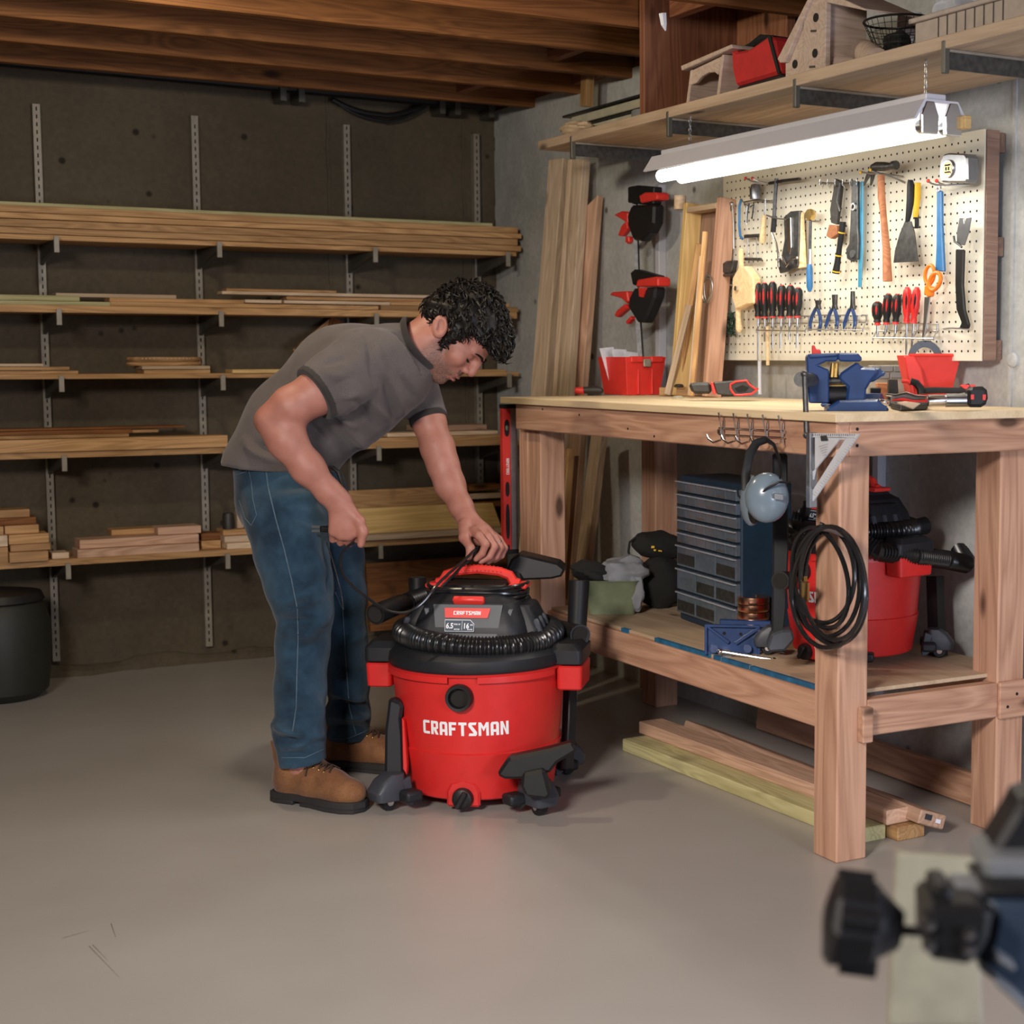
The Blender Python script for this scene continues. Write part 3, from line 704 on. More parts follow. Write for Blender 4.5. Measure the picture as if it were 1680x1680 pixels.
# ---------------------------------------------------------------- boards leaning at the far end of the bench
def lean(px0, py0, px1, py1, wpx, t, mat, lb, xt=2.84, xf=2.55, cut=None, ztop=None, twist=(-1, -.25, 0)):
    T = at(px0, py0, 0, xt); x = xt-.1
    for _ in range(12):
        Pb = at(px1, py1, 0, x); x = xf+(xt-xf)*Pb.z/T.z
    d = (T-Pb).normalized(); B = T-d*((T.z-.002)/d.z)
    B.z = max(B.z, 0.0)+.004
    sc = FPX/depth_of((T+B)/2); w_ = wpx/sc/.80
    o = plank('leaning_board', B, T, w_, t, mat, up=twist, cut=cut, bevel=.002); tag(o, lb, 'board', 'boards leaning in the far corner of the workbench'); return o
lean(918, 262, 888, 650, 29, .038, 'pine_pale', 'widest pale board of the bundle leaning beside the far end of the bench', xf=2.62)
lean(938, 262, 912, 650, 8, .02, 'pine_pale', 'thinnest strip between two pale boards leaning at the far end of the bench', xf=2.6)
lean(956, 262, 930, 650, 17, .038, 'pine_pale', 'pale two-by-four in the middle of the leaning bundle', xf=2.6)
lean(974, 322, 948, 650, 27, .03, 'pine_pink', 'pinkish board with slanted top leaning rightmost in the bundle', xt=2.865, xf=2.68, cut=.05)
lean(930, 738, 912, 985, 20, .032, 'pine', 'short pine board leaning in front of the bundle, visible under the bench', xt=2.66, xf=2.5)
lean(985, 700, 958, 930, 22, .032, 'pine_pale', 'pale board crossing rightwards in the leaning bundle under the bench', xt=2.76, xf=2.52)
lean(951, 690, 930, 985, 22, .03, 'pine_pink', 'pinkish board behind the short one, visible under the bench', xt=2.74, xf=2.55)
lean(1066, 732, 1064, 900, 17, .03, 'pine_pink', 'narrow pinkish board standing beside the far back leg of the bench', xt=2.86, xf=2.86)

# ---------------------------------------------------------------- two bar clamps hanging at the wall
xc = 2.80
def PXW(pts, x, th, fn=None, mb=None):
    fn = fn or (lambda a, b: (a, b)); mb = mb or MB(); P = [at(*fn(a, b), 0, x) for a, b in pts]; n = len(P)
    return mb.add(P+[p+Vector((th, 0, 0)) for p in P], [tuple(range(n))[::-1], tuple(range(n, 2*n))]+[(i, (i+1) % n, n+(i+1) % n, n+i) for i in range(n)])
def ZA(x, y): return (820+x/3.818, y/3.818)           # crop at (820,0)
def ZB(x, y): return (820+x/3.818, 400+y/3.818)       # crop at (820,400)
cl = thing('bar_clamp', 'black and red bar clamp on the wall, upper of two', 'clamp', at(1050, 400, 0, xc), group='bar clamps on the wall')
PXW([(800, 1170), (860, 1160), (965, 1170), (960, 1280), (880, 1280), (800, 1270)], xc-.02, .035, ZA).build('fixed_jaw', 'black_plastic', cl, smooth=0, bevel=.004)
PXW([(870, 1225), (905, 1205), (975, 1205), (985, 1220), (982, 1250), (880, 1272)], xc-.03, .05, ZA).build('jaw_pad', 'red_bright', cl, smooth=0, bevel=.004)
PXW([(820, 1285), (965, 1280), (960, 1400), (930, 1460), (880, 1510), (830, 1500), (800, 1420), (795, 1350)], xc-.025, .045, ZA).build('body', 'black_plastic', cl, smooth=0, bevel=.008)
PXW([(710, 1345), (760, 1322), (800, 1330), (800, 1400), (755, 1372)], xc-.02, .03, ZA).build('trigger', 'red_bright', cl, smooth=0, bevel=.004)
PXW([(790, 1380), (800, 1430), (760, 1480), (735, 1475), (760, 1410)], xc-.02, .025, ZA).build('trigger', 'red_bright', cl, smooth=0, bevel=.004)
PXW([(785, 1480), (805, 1480), (808, 1515), (795, 1527), (783, 1515)], xc-.02, .02, ZA).build('release_lever', 'red_bright', cl, smooth=0, bevel=.003)
MB().tube([at(*ZA(845, 1200), 0, xc), at(*ZB(860, 170), 0, xc)], .0115, 4, flat=.7).build('bar', 'dark_steel', cl, smooth=0)
cl2 = thing('bar_clamp', 'black and red bar clamp on the wall, lower of two, behind the red bin', 'clamp', at(1050, 560, 0, xc), group='bar clamps on the wall')
xc2 = xc-.04
PXW([(815, 180), (840, 160), (985, 200), (960, 235), (860, 235), (830, 260)], xc2-.02, .035, ZB).build('fixed_jaw', 'black_plastic', cl2, smooth=0, bevel=.004)
PXW([(860, 225), (975, 205), (990, 215), (990, 265), (850, 270)], xc2-.03, .05, ZB).build('jaw_pad', 'red_bright', cl2, smooth=0, bevel=.004)
PXW([(835, 280), (975, 270), (965, 340), (920, 450), (895, 495), (855, 490), (800, 400), (810, 330)], xc2-.025, .045, ZB).build('body', 'dark_plastic', cl2, smooth=0, bevel=.008)
PXW([(868, 275), (910, 275), (890, 335), (872, 330)], xc2-.032, .01, ZB).build('red_wedge', 'red_bright', cl2, smooth=0)
PXW([(682, 320), (700, 302), (795, 296), (805, 360), (790, 372), (755, 340)], xc2-.02, .03, ZB).build('trigger', 'red_bright', cl2, smooth=0, bevel=.004)
PXW([(780, 375), (800, 400), (730, 460), (712, 450), (730, 415)], xc2-.02, .025, ZB).build('trigger', 'red_bright', cl2, smooth=0, bevel=.004)
PXW([(815, 450), (825, 470), (795, 505), (783, 490)], xc2-.02, .02, ZB).build('release_lever', 'red_bright', cl2, smooth=0, bevel=.003)
MB().tube([at(*ZB(850, 200), 0, xc2), at(*ZB(900, 940), 0, xc2)], .0125, 4, flat=.7).build('bar', 'dark_steel', cl2, smooth=0)

# ---------------------------------------------------------------- open wooden frame box with slats, standing on the bench
fb = thing('wooden_frame_box', 'open tall wooden frame box with a brown back standing on the bench against the wall', 'box', (2.8, 4.6, BZ))
xb = 2.66
def wall_plank(pa, pb, xa, xb_, w_, t, mat, name, parent, up): return plank(name, at(*pa, 0, xa), at(*pb, 0, xb_), w_, t, mat, up=up, parent=parent)
yL0, yL1 = at(1093, 640, 0, 2.70).y, at(1118, 640, 0, 2.70).y
yl_ = at(1098, 400, 0, 2.70).y; yr_ = at(1152, 400, 0, 2.70).y
for y_, m_, nm in ((yl_, 'yellow_board', 'side_board'), (yr_, 'bench_wood', 'side_board')):
    plank(nm, (2.735, y_, BZ+.002), (2.79, y_, 1.70), .060, .022, m_, up=(0, -1, 0), parent=fb)
plank('back_board', (2.770, (yl_+yr_)/2, BZ+.002), (2.825, (yl_+yr_)/2, 1.68), abs(yl_-yr_)-.02, .010, 'brown_board', up=(-1, 0, 0), parent=fb)
plank('top_board', (2.79, yl_-.012, 1.678), (2.79, yr_+.012, 1.678), .065, .018, 'ply', parent=fb)
o = MB().lathe([(0, 0), (.02, 0), (.02, .045), (.0, .045)], (2.79, at(1120, 315, 0, 2.8).y, 1.688)).build('wooden_plug', 'pine_pale'); tag(o, 'small pale cylinder standing on top of the wooden frame box', 'plug')
for (a, b, w_, m_, lb, xx) in (((1131, 500), (1103, 615), 13, 'pine_pale', 'short pale slat leaning left inside the wooden frame box', 2.70), ((1148, 400), (1115, 618), 13, 'pine', 'brown slat leaning behind the pale one in the frame box', 2.74),
     ((1152, 420), (1136, 608), 10, 'pine_pale', 'thin pale slat in the middle of the frame box', 2.69), ((1157, 380), (1137, 626), 9, 'pine', 'longest thin slat leaning across the right side of the frame box', 2.655)):
    p0 = at(*a, 0, xx+.04); p1 = at(*b, 0, xx); d = (p1-p0).normalized(); p1 = p0+d*((BZ+.006-p0.z)/d.z)
    o = plank('lumber_strip', p1, p0, w_/620, .012, m_, up=(-1, -.6, 0)); tag(o, lb, 'board')

# ---------------------------------------------------------------- pegboard
xp = 2.82
P0 = [at(1187, 283, 0, xp), at(1616, 218, 0, xp), at(1603, 595, 0, xp), at(1183, 588, 0, xp)]
yA, yB_ = 4.535, 3.272; zT, zBt = 1.780, 1.190
pg = thing('pegboard', 'cream perforated pegboard on the right wall behind the workbench', 'pegboard', (xp, (yA+yB_)/2, zBt))
pegp = MB().bx(xp, xp+.005, yB_, yA, zBt, zT).build('board', 'peg_white', pg, smooth=0, bevel=.001)
mb = MB(); ny = int((yA-yB_)/.0254); nz = int((zT-zBt)/.0254)
for i in range(1, ny):
    for j in range(1, nz):
        y = yB_+i*(yA-yB_)/ny; z = zBt+j*(zT-zBt)/nz
        mb.add([(xp-.0006, y+.0034*math.cos(a), z+.0034*math.sin(a)) for a in [PI/3*k for k in range(6)]], [(0, 1, 2, 3, 4, 5)])
mb.build('peg_holes', 'hole_dark', pg, smooth=0, kind='stuff')
for z in (zBt+.03, zT-.03, (zT+zBt)/2): plank('batten', (2.861, yB_+.006, z), (2.861, yA-.02, z), .05, .068, 'brown_board', up=(-1, 0, 0), parent=pg)
MB().bx(2.826, 2.866, yB_-.004, yB_+.004, zBt+.002, zT-.002).build('side_panel', 'brown_board', pg, smooth=0)
# ---- hanging tools
def Z1(x, y): return (1160+x/3.2308, 220+y/3.2308)
def W1(x, y, off): return at(*Z1(x, y), 0, xp-off)
GP = 'hand tools hanging on the pegboard'
PPM = 640.0*3.2308
def flat1(name, mat, pts, off, th, parent=None, bevel=.0015, smooth=0):
    return PXW(pts, xp-off, th, Z1).build(name, mat, parent, smooth=smooth, bevel=bevel)
def rod1(name, mat, pts, off, r, parent=None, n=8, flat=1.0):
    offs = off if isinstance(off, list) else [off]*len(pts)
    return MB().tube([W1(x, y, o) for (x, y), o in zip(pts, offs)], r, n, flat=flat).build(name, mat, parent)
def hook(pts, lb, tip=None):
    t = thing('peg_hook', lb, 'hook', W1(*pts[0][:2], .01), group='wire hooks on the pegboard')
    rod1('wire', 'steel', [p[:2] for p in pts], [p[2] for p in pts], .0025, t)
    if tip: MB().sph(W1(*pts[-1][:2], pts[-1][2]), .005, 8, 6).build('tip', tip, t)
    return t
def tool(name, lb, cat, x, y, off=.03): return thing(name, lb, cat, W1(x, y, off))
# 1 T-shaped bar
t = tool('t_bar', 'black T-shaped steel bar with a thick grip hanging near the top left of the pegboard', 'tool', 365, 245)
rod1('shaft', 'dark_steel', [(368, 235), (360, 350), (355, 455)], .03, .006, t); rod1('cross_arm', 'dark_steel', [(330, 262), (400, 248), (490, 238)], .03, .005, t)
rod1('grip', 'black_plastic', [(356, 450), (350, 520)], .03, .0085, t)
hook([(330, 262, .005), (300, 264, .02), (235, 250, .05), (205, 234, .06)], 'red-tipped double hook at top left of the pegboard', 'red_bright')
hook([(345, 268, .005), (320, 262, .02), (270, 250, .05), (240, 235, .06)], 'red-tipped wire hook carrying the T-shaped bar', 'red_bright')
# 2 dividers
t = tool('dividers', 'thin steel pair of dividers hanging at the upper left of the pegboard', 'dividers', 135, 370)
rod1('arm', 'dark_steel', [(130, 375), (112, 490), (92, 610)], .02, .003, t); rod1('arm', 'steel', [(134, 375), (140, 490), (140, 610)], .02, .003, t)
MB().sph(W1(132, 372, .02), .008).build('pivot', 'steel', t)
# 3 coping saw
t = tool('coping_saw', 'small blue-framed coping saw hanging left on the pegboard', 'saw', 178, 350)
rod1('frame', 'blue_plastic', [(182, 345), (172, 380), (170, 480), (176, 540), (188, 556)], .025, .0042, t); rod1('blade_rod', 'steel', [(184, 350), (210, 380), (205, 480)], .025, .002, t)
# 4 jar/bit holder
t = tool('bit_holder', 'silver round bit holder at the upper left of the pegboard', 'holder', 255, 345)
MB().lathe([(0, 0), (.016, 0), (.018, .03), (.012, .045), (0, .048)], W1(255, 345, .03), n=16).build('cup', 'silver', t)
rod1('bracket', 'steel', [(200, 360), (255, 350), (340, 355)], .02, .0025, t)
for k, x in enumerate((215, 240)):
    o = rod1('hex_key', 'dark_steel', [(x-10, 385), (x+8, 372), (x-2, 430+20*k), (x-4, 470-30*k)], .02, .0025); tag(o, ['long thin bent steel key hanging beside the blue coping saw', 'short bent steel key hanging left of the awl'][k], 'hex key', GP)
# 5 awl
t = tool('awl', 'awl with a pale wooden handle hanging left on the pegboard', 'awl', 300, 430)
MB().lathe([(0, 0), (.006, .0), (.0075, .01), (.0075, .035), (.010, .06), (.0105, .075), (.007, .085), (0, .087)][::1], W1(302, 430, .03), W1(292, 590, .03)-W1(302, 430, .03), n=14).build('handle', 'tool_wood', t)
rod1('shank', 'steel', [(310, 340), (308, 400), (303, 432)], .03, .002, t)
# 6 wire rack
t = tool('wire_rack', 'small black wire rack with two cross bars on the left of the pegboard', 'rack', 240, 540)
rod1('upper_bar', 'dark_steel', [(203, 542), (275, 538)], .02, .006, t); rod1('lower_bar', 'dark_steel', [(203, 662), (285, 664)], .02, .005, t)
for x in (215, 262): rod1('side_wire', 'steel', [(x, 545), (x+2, 660)], .02, .002, t)
# 7 snips
t = tool('locking_pliers', 'black and chrome locking pliers hanging at centre left of the pegboard', 'pliers', 440, 420)
flat1('frame', 'dark_steel', [(405, 440), (440, 410), (490, 405), (486, 560), (480, 700), (430, 725), (385, 738), (372, 690), (395, 640), (410, 560)], .035, .012, t)
flat1('chrome_bar', 'chrome', [(418, 450), (442, 440), (446, 600), (438, 640), (425, 620)], .04, .006, t, smooth=0)
rod1('curved_arm', 'chrome', [(345, 525), (368, 580), (378, 640), (380, 705)], .04, .004, t)
rod1('curved_arm', 'chrome', [(395, 650), (420, 700), (450, 660), (478, 655)], .046, .004, t)
o = flat1('folding_rule', 'tool_wood', [(478, 408), (497, 410), (512, 705), (482, 712)], .03, .012); tag(o, 'pale wooden folding rule hanging next to the locking pliers', 'ruler')
hook([(520, 462, .005), (470, 460, .03), (360, 445, .04), (315, 430, .05)], 'long wire arm carrying the awl and locking pliers')
# 9 round tool with blue handle
t = tool('socket_wrench', 'slim wrench with round brass-coloured head and blue handle on the pegboard', 'wrench', 548, 430)
MB().lathe([(0, -.008), (.016, -.008), (.0175, 0), (.016, .008), (0, .008)], W1(548, 428, .035), (1, 0, 0), n=20).build('head', 'brass', t)
rod1('shaft', 'dark_steel', [(548, 460), (546, 560), (545, 640)], .035, .005, t); rod1('collar', 'steel', [(545, 610), (543, 700)], .035, .007, t)
MB().tube([W1(543, 690, .035), W1(543, 710, .035), W1(544, 810, .035), W1(544, 835, .035)], [.007, .0095, .0095, .005], 12).build('grip', 'blue_plastic', t)
hook([(600, 462, .005), (560, 462, .02), (522, 450, .045)], 'short wire hook carrying the blue-handled wrench')
# 10 hook bar with tools
t = tool('hook_rail', 'row of small chrome hooks near the top centre of the pegboard', 'hook rail', 700, 265)
rod1('rail', 'steel', [(595, 258), (700, 262), (810, 258)], .01, .003, t)
for x in (610, 650, 690, 730, 770, 805): rod1('prong', 'chrome', [(x+12, 262), (x, 285), (x-12, 268), (x-10, 240)], [.01, .03, .045, .045], .002, t)
t = tool('utility_brush', 'dark worn scraper with jagged brush end hanging from the hook rail', 'scraper', 680, 240)
flat1('body', 'leather_dark', [(672, 235), (708, 250), (706, 300), (692, 420), (686, 480), (655, 470), (650, 400), (668, 300)], .035, .012, t)
flat1('brush', 'hammer_wood', [(645, 480), (686, 485), (690, 530), (655, 555), (630, 540)], .04, .018, t)
rod1('lever', 'dark_steel', [(706, 260), (690, 350), (706, 410)], .048, .003, t)
t = tool('flashlight', 'black flashlight with yellow rings hanging at a slant on the pegboard', 'flashlight', 715, 470)
MB().tube([W1(720, 465, .03), W1(716, 510, .03), W1(702, 600, .03), W1(690, 690, .03), W1(682, 738, .03)], [.010, .009, .008, .0095, .0115], 14).build('body', 'black_plastic', t)
for (x, y) in ((714, 522), (697, 644), (684, 728)): MB().tube([W1(x+1, y-3, .03), W1(x, y+3, .03)], .0108 if y < 700 else .0125, 14).build('ring', 'yellow_plastic', t)
t = tool('lever_wrench', 'long black lever tool with a round eye hanging from the hook rail', 'wrench', 780, 245)
flat1('arm', 'dark_steel', [(766, 245), (796, 250), (796, 500), (800, 560), (796, 660), (770, 678), (740, 660), (735, 610), (752, 580), (758, 480)], .04, .010, t)
MB().lathe([(.006, -.004), (.011, -.004), (.011, .004), (.006, .004), (.006, -.004)], W1(778, 385, .045), (1, 0, 0), n=16).build('eye', 'steel', t)
MB().lathe([(0, -.002), (.011, -.002), (.011, .002), (0, .002)], W1(770, 635, .042), (1, 0, 0), n=16).build('knob', 'silver', t)
o = flat1('hacksaw_blade', 'blue_light', [(812, 250), (826, 250), (824, 600), (815, 812), (798, 812), (802, 600)], .03, .005); tag(o, 'long flat blue bar hanging left of the hammer', 'bar')
# 11 hammer
t = tool('claw_hammer', 'claw hammer with a red-brown wooden handle hanging in the upper middle of the pegboard', 'hammer', 915, 200)
MB().tube([W1(922, 215, .05), W1(925, 330, .045), W1(935, 430, .04), W1(950, 600, .035), W1(957, 780, .035)], [.0105, .0115, .0098, .0118, .0145], 12, flat=.75).build('handle', 'hammer_wood', t)
MB().tube([W1(1003, 165, .05), W1(985, 167, .05), W1(983, 168, .05), W1(965, 172, .05), W1(940, 172, .05), W1(900, 172, .05), W1(880, 180, .05)], [.0125, .0125, .009, .0105, .0125, .013, .011], 12).build('head', 'dark_steel', t)
MB().tube([W1(885, 178, .053), W1(860, 210, .053), W1(845, 240, .053), W1(832, 272, .053)], [.010, .009, .006, .003], 8, flat=.6).build('claw', 'dark_steel', t)
MB().tube([W1(892, 180, .04), W1(880, 215, .04), W1(874, 245, .04), W1(868, 272, .04)], [.009, .008, .006, .003], 8, flat=.6).build('claw', 'dark_steel', t)
hook([(1050, 258, .005), (1000, 235, .02), (930, 208, .045), (870, 210, .06), (815, 202, .07)], 'yellow-tipped wire hook carrying the hammer', 'yellow_plastic')
hook([(1040, 225, .005), (960, 215, .03), (900, 205, .055), (866, 190, .066)], 'second yellow-tipped prong beside the hammer head', 'yellow_plastic')
# 12 putty knife and scraper
t = tool('putty_knife', 'wide putty knife with dark blade and black-grey handle right of the hammer', 'putty knife', 1078, 245)
MB().tube([W1(1078, 245, .04), W1(1080, 270, .04), W1(1078, 350, .04), W1(1068, 430, .04), W1(1062, 465, .04)], [.008, .0115, .0115, .009, .007], 12, flat=.7).build('handle', 'dark_plastic', t)
flat1('blade', 'dark_steel', [(1048, 462), (1080, 462), (1098, 520), (1118, 676), (988, 682), (995, 620), (1020, 530)], .042, .003, t, bevel=0)
t = tool('scraper', 'yellow-handled scraper hanging behind the putty knife', 'scraper', 1115, 260)
MB().tube([W1(1117, 258, .025), W1(1116, 330, .025), W1(1105, 440, .025)], [.0095, .010, .0085], 10, flat=.7).build('handle', 'yellow_plastic', t)
rod1('back_edge', 'black_plastic', [(1112, 380), (1112, 500)], .02, .006, t)
# 13 tape measure
t = tool('tape_measure', 'chrome tape measure with round label at the top right of the pegboard', 'tape measure', 1305, 255)
pts = [(1232, 150), (1250, 108), (1280, 100), (1365, 104), (1378, 125), (1380, 240), (1370, 256), (1240, 256), (1228, 220)]
flat1('case', 'silver', pts, .062, .040, t, bevel=.004)
MB().lathe([(0, 0), (.021, 0), (.023, .002), (.023, .006), (0, .006)], W1(1272, 183, .068), (1, 0, 0), n=24, sy=1.0).build('face_ring', 'chrome', t)
MB().lathe([(0, 0), (.017, 0), (.017, .002), (0, .002)], W1(1272, 183, .0695), (1, 0, 0), n=24).build('label_disc', 'brass', t)
mb = MB()
for dy, hw in ((.009, .010), (-.009, .010)): mb.box(W1(1272, 183, .0705)+Vector((0, 0, dy)), (.0015, hw*2, .004))
for dx in (-.005, .005): mb.box(W1(1272, 183, .0705)+Vector((0, dx, 0)), (.0015, .003, .009))
mb.build('label_marks', 'ink', t, smooth=0)
for k, dx in enumerate((0, 45)):
    hook([(1390, 268, .005), (1330+dx*.3, 268, .03), (1220+dx, 270, .06), (1190+dx, 262, .07), (1172+dx, 248, .074)], ['red-tipped hook under the tape measure, left prong', 'red-tipped hook under the tape measure, right prong'][k], 'red_bright')
# 14 blue wrecking bar
t = tool('blue_file', 'long blue-handled file hanging under the tape measure', 'file', 1225, 290)
flat1('handle', 'blue_plastic', [(1214, 300), (1238, 300), (1240, 480), (1252, 730), (1206, 725), (1212, 600)], .035, .012, t, bevel=.003)
MB().lathe([(.004, -.003), (.009, -.003), (.009, .003), (.004, .003), (.004, -.003)], W1(1227, 288, .035), (1, 0, 0), n=14).build('hanging_ring', 'chrome', t)
# 15 pry bar
t = tool('pry_bar', 'flat black pry bar with a bare steel claw hanging at the right of the pegboard', 'pry bar', 1345, 600)
flat1('claw', 'brass' if False else 'silver', [(1336, 445), (1358, 447), (1362, 470), (1372, 446), (1398, 442), (1385, 520), (1362, 590), (1322, 585), (1322, 520)], .04, .005, t)
flat1('bar', 'black_plastic', [(1314, 610), (1358, 612), (1352, 800), (1362, 930), (1385, 1010), (1380, 1032), (1332, 1030), (1345, 1000), (1318, 930), (1312, 800)], .035, .010, t, bevel=.003)
rod1('nail_hook', 'dark_steel', [(1308, 540), (1312, 570), (1338, 588), (1350, 600)], .045, .003, t)
hook([(1255, 1032, .01), (1300, 1028, .03), (1335, 1030, .045), (1390, 1034, .01)], 'small wire hook below the pry bar')
# 16 scissors
t = tool('scissors', 'orange-handled scissors hanging points down right of the screwdrivers', 'scissors', 1180, 740)
def ring1(cx, cy, rx, ry, tilt, r, off, mat, name, par):
    return MB().tube([W1(cx+rx*math.cos(a)*math.cos(tilt)-ry*math.sin(a)*math.sin(tilt), cy+rx*math.cos(a)*math.sin(tilt)+ry*math.sin(a)*math.cos(tilt), off) for a in [2*PI*k/20 for k in range(20)]], r, 8, closed=True).build(name, mat, par)
ring1(1180, 745, 24, 50, .12, .005, .045, 'orange_plastic', 'handle_loop', t)
ring1(1208, 780, 28, 48, .35, .0055, .05, 'orange_plastic', 'handle_loop', t)
flat1('handle_base', 'orange_plastic', [(1150, 800), (1195, 810), (1188, 862), (1165, 864), (1146, 845)], .048, .012, t, bevel=.003)
flat1('blade', 'steel', [(1150, 862), (1182, 862), (1165, 980), (1148, 1095), (1136, 1090), (1146, 980)], .045, .004, t)
# 17 wooden shaping tool
t = tool('wooden_brush', 'pale wooden carving tool with two turned grips hanging at the left edge of the pegboard', 'tool', 185, 760)
MB().tube([W1(182, 608, .04), W1(180, 625, .04), W1(182, 690, .04), W1(186, 720, .04)], [.006, .0095, .0085, .011], 12).build('grip', 'tool_wood', t)
flat1('body', 'tool_wood', [(168, 700), (200, 700), (244, 760), (246, 900), (205, 905), (150, 930), (130, 870), (134, 760)], .055, .03, t, bevel=.004)
MB().tube([W1(165, 920, .04), W1(166, 980, .04), W1(170, 1030, .04), W1(170, 1050, .04)], [.010, .0085, .0115, .007], 12).build('grip', 'tool_wood', t)
MB().lathe([(0, -.004), (.008, -.004), (.008, .004), (0, .004)], W1(155, 818, .06), (1, 0, 0), n=12).build('screw', 'chrome', t)
# 18 green wire
mb = MB(); rr = random.Random(3)
for k in range(7):
    mb.tube([W1(122+rr.uniform(-22, 22)+14*math.sin(a*2+k), 1005+rr.uniform(-8, 8)+55*math.cos(a), .02+.012*math.sin(a*3+k)) for a in [PI*2*i/14 for i in range(15)]], .0018, 5)
o = mb.build('wire_bundle', 'navy'); o.data.materials[0] = plain('wire_green', (.02, .055, .035), .5); tag(o, 'tangled bundle of dark green wire at the lower left of the pegboard', 'wire')
# 25 clamp + coil at left edge
t = tool('spring_clamp', 'small black spring clamp sticking out at the left edge of the pegboard', 'clamp', 105, 700)
flat1('jaw', 'dark_steel', [(72, 690), (100, 672), (140, 668), (130, 720), (118, 740), (80, 735)], .05, .02, t, bevel=.003); rod1('stem', 'dark_steel', [(75, 750), (120, 745), (140, 745)], .045, .005, t)
t = tool('wire_coil', 'loose silver wire loops on a long hook left of the pegboard', 'wire', 20, 820, .10)
for k in range(3): ring1(5-4*k, 820+5*k, 20+4*k, 75-6*k, .12*k, .002, .10+.01*k, 'steel', 'loop', t)
rod1('hook_arm', 'steel', [(140, 802), (60, 785), (20, 760), (0, 742)], [.01, .05, .09, .11], .003, t)
# 19/21 screwdrivers
def driver(x, y0, y1, y2, mat, lb, w_=.0125, tilt=0, off=.035, sh=.0028):
    t = tool('screwdriver', lb, 'screwdriver', x, y1, off); t['group'] = 'screwdrivers in the wire racks'
    A = W1(x+tilt, y0, off); B = W1(x, y1, off)
    D = B-A
    pr = [(0, 0), (.55, .01), (.85, .08), (1.0, .22), (.92, .38), (1.0, .52), (.9, .68), (.62, .85), (.75, .97), (0, 1.0)]
    MB().lathe([(r*w_, h*D.length) for r, h in pr], A, D, n=12).build('handle', mat, t)
    for s_ in (-1, 1): # red flutes
        MB().tube([A.lerp(B, f)+Vector((-.0085*w_/.0125, s_*w_*.55, 0)) for f in (.16, .3, .45, .62)], [.001, .003, .003, .001], 6).build('flute', 'red_plastic' if mat == 'black_plastic' else 'black_plastic', t)
    MB().lathe([(0, 0), (.007, 0), (.0095, .012), (0, .014)], A.lerp(B, .9), D, n=12).build('collar', 'red_bright', t)
    MB().lathe([(0, 0), (.006, 0), (.0065, .004), (0, .004)], A-D.normalized()*.002, D, n=10).build('cap', 'red_bright', t)
    MB().tube([B, W1(x-tilt*.6, y2, off)], sh, 8).build('shaft', 'steel', t)
od = ['leftmost', 'second', 'third', 'fourth', 'fifth', 'sixth and last']
for k, (x, y0, y1, y2) in enumerate([(270, 790, 972, 1200), (305, 790, 972, 1100), (347, 784, 970, 1135), (392, 802, 970, 1135), (437, 802, 968, 1090), (478, 815, 966, 1135)]):
    driver(x, y0, y1, y2, 'black_plastic', '%s black and red screwdriver in the left rack of six' % od[k], w_=.0145, tilt=0 if k < 3 else 6)
for k, (x, y0, y1, y2, m_, w_) in enumerate([(903, 890, 1000, 1078, 'black_plastic', .0155), (950, 848, 1000, 1060, 'black_plastic', .0135), (1000, 850, 998, 1080, 'black_plastic', .0135), (1058, 815, 996, 1170, 'red_plastic', .0125), (1095, 815, 996, 1140, 'red_plastic', .0125)]):
    driver(x, y0, y1, y2, m_, ['stubby black screwdriver at the left of the right rack', 'second screwdriver of the right rack, leaning', 'third screwdriver of the right rack, black', 'red fluted screwdriver fourth in the right rack', 'bright red screwdriver fifth in the right rack'][k], w_=w_, tilt=[0, 12, 10, 4, 18][k])
# 20 pliers
for k, (x, y) in enumerate(((582, 880), (670, 850), (765, 832))):
    t = tool('pliers', ['stubby end-cutting pliers with blue grips, left of three in the wire rack', 'long-nosed pliers with blue grips, middle of three in the wire rack', 'needle-nosed pliers with blue grips, right of three in the wire rack'][k], 'pliers', x, 930)
    w_ = (14, 11, 6)[k]
    flat1('jaws', 'dark_steel', [(x-w_, y), (x+w_, y), (x+8, 905), (x+14, 930), (x-14, 930), (x-8, 905)], .038, .010, t)
    rod1('grip', 'vise_blue', [(x-8, 928), (x-25, 965), (x-36, 1005), (x-35, 1042)], .035, .0055, t)
    rod1('grip', 'vise_blue', [(x+6, 928), (x+17, 965), (x+20, 1005), (x+13, 1045)], .035, .0055, t)
# 22 racks
def rack1(x0, x1, y0, y1, lb):
    t = tool('wire_tool_rack', lb, 'rack', (x0+x1)/2, y1)
    t['group'] = 'wire racks on the pegboard'
    mb = MB(); o1, o2 = .012, .055
    def wp(pts): mb.tube([W1(*p) for p in pts], .0022, 6)
    wp([(x0+20, y0, o1), (x1, y0, o1)]); wp([(x0, y1, o2), (x1-25, y1+4, o2)]); wp([(x0+20, y0+38, o1), (x1, y0+38, o1)])
    for k in range(7):
        x = x0+(x1-x0-25)*k/6; wp([(x, y1+14, o2), (x, y1, o2), (x+20, y0+36, o1), (x+20, y0, o1)])
    mb.build('wires', 'steel', t)
rack1(262, 545, 965, 1040, 'wire rack holding six screwdrivers on the left of the pegboard')
rack1(535, 850, 960, 1035, 'wire rack holding three pliers in the middle of the pegboard')
rack1(880, 1225, 1005, 1080, 'wire rack holding five screwdrivers on the right of the pegboard')
o = rod1('wooden_rod', 'tool_wood', [(320, 1020), (322, 1225)], .04, .0055); tag(o, 'thin wooden rod hanging below the left screwdriver rack', 'rod')
o = rod1('white_rod', 'white_enamel', [(278, 1200), (280, 1380)], .02, .006); tag(o, 'white conduit running down the wall under the pegboard', 'conduit')

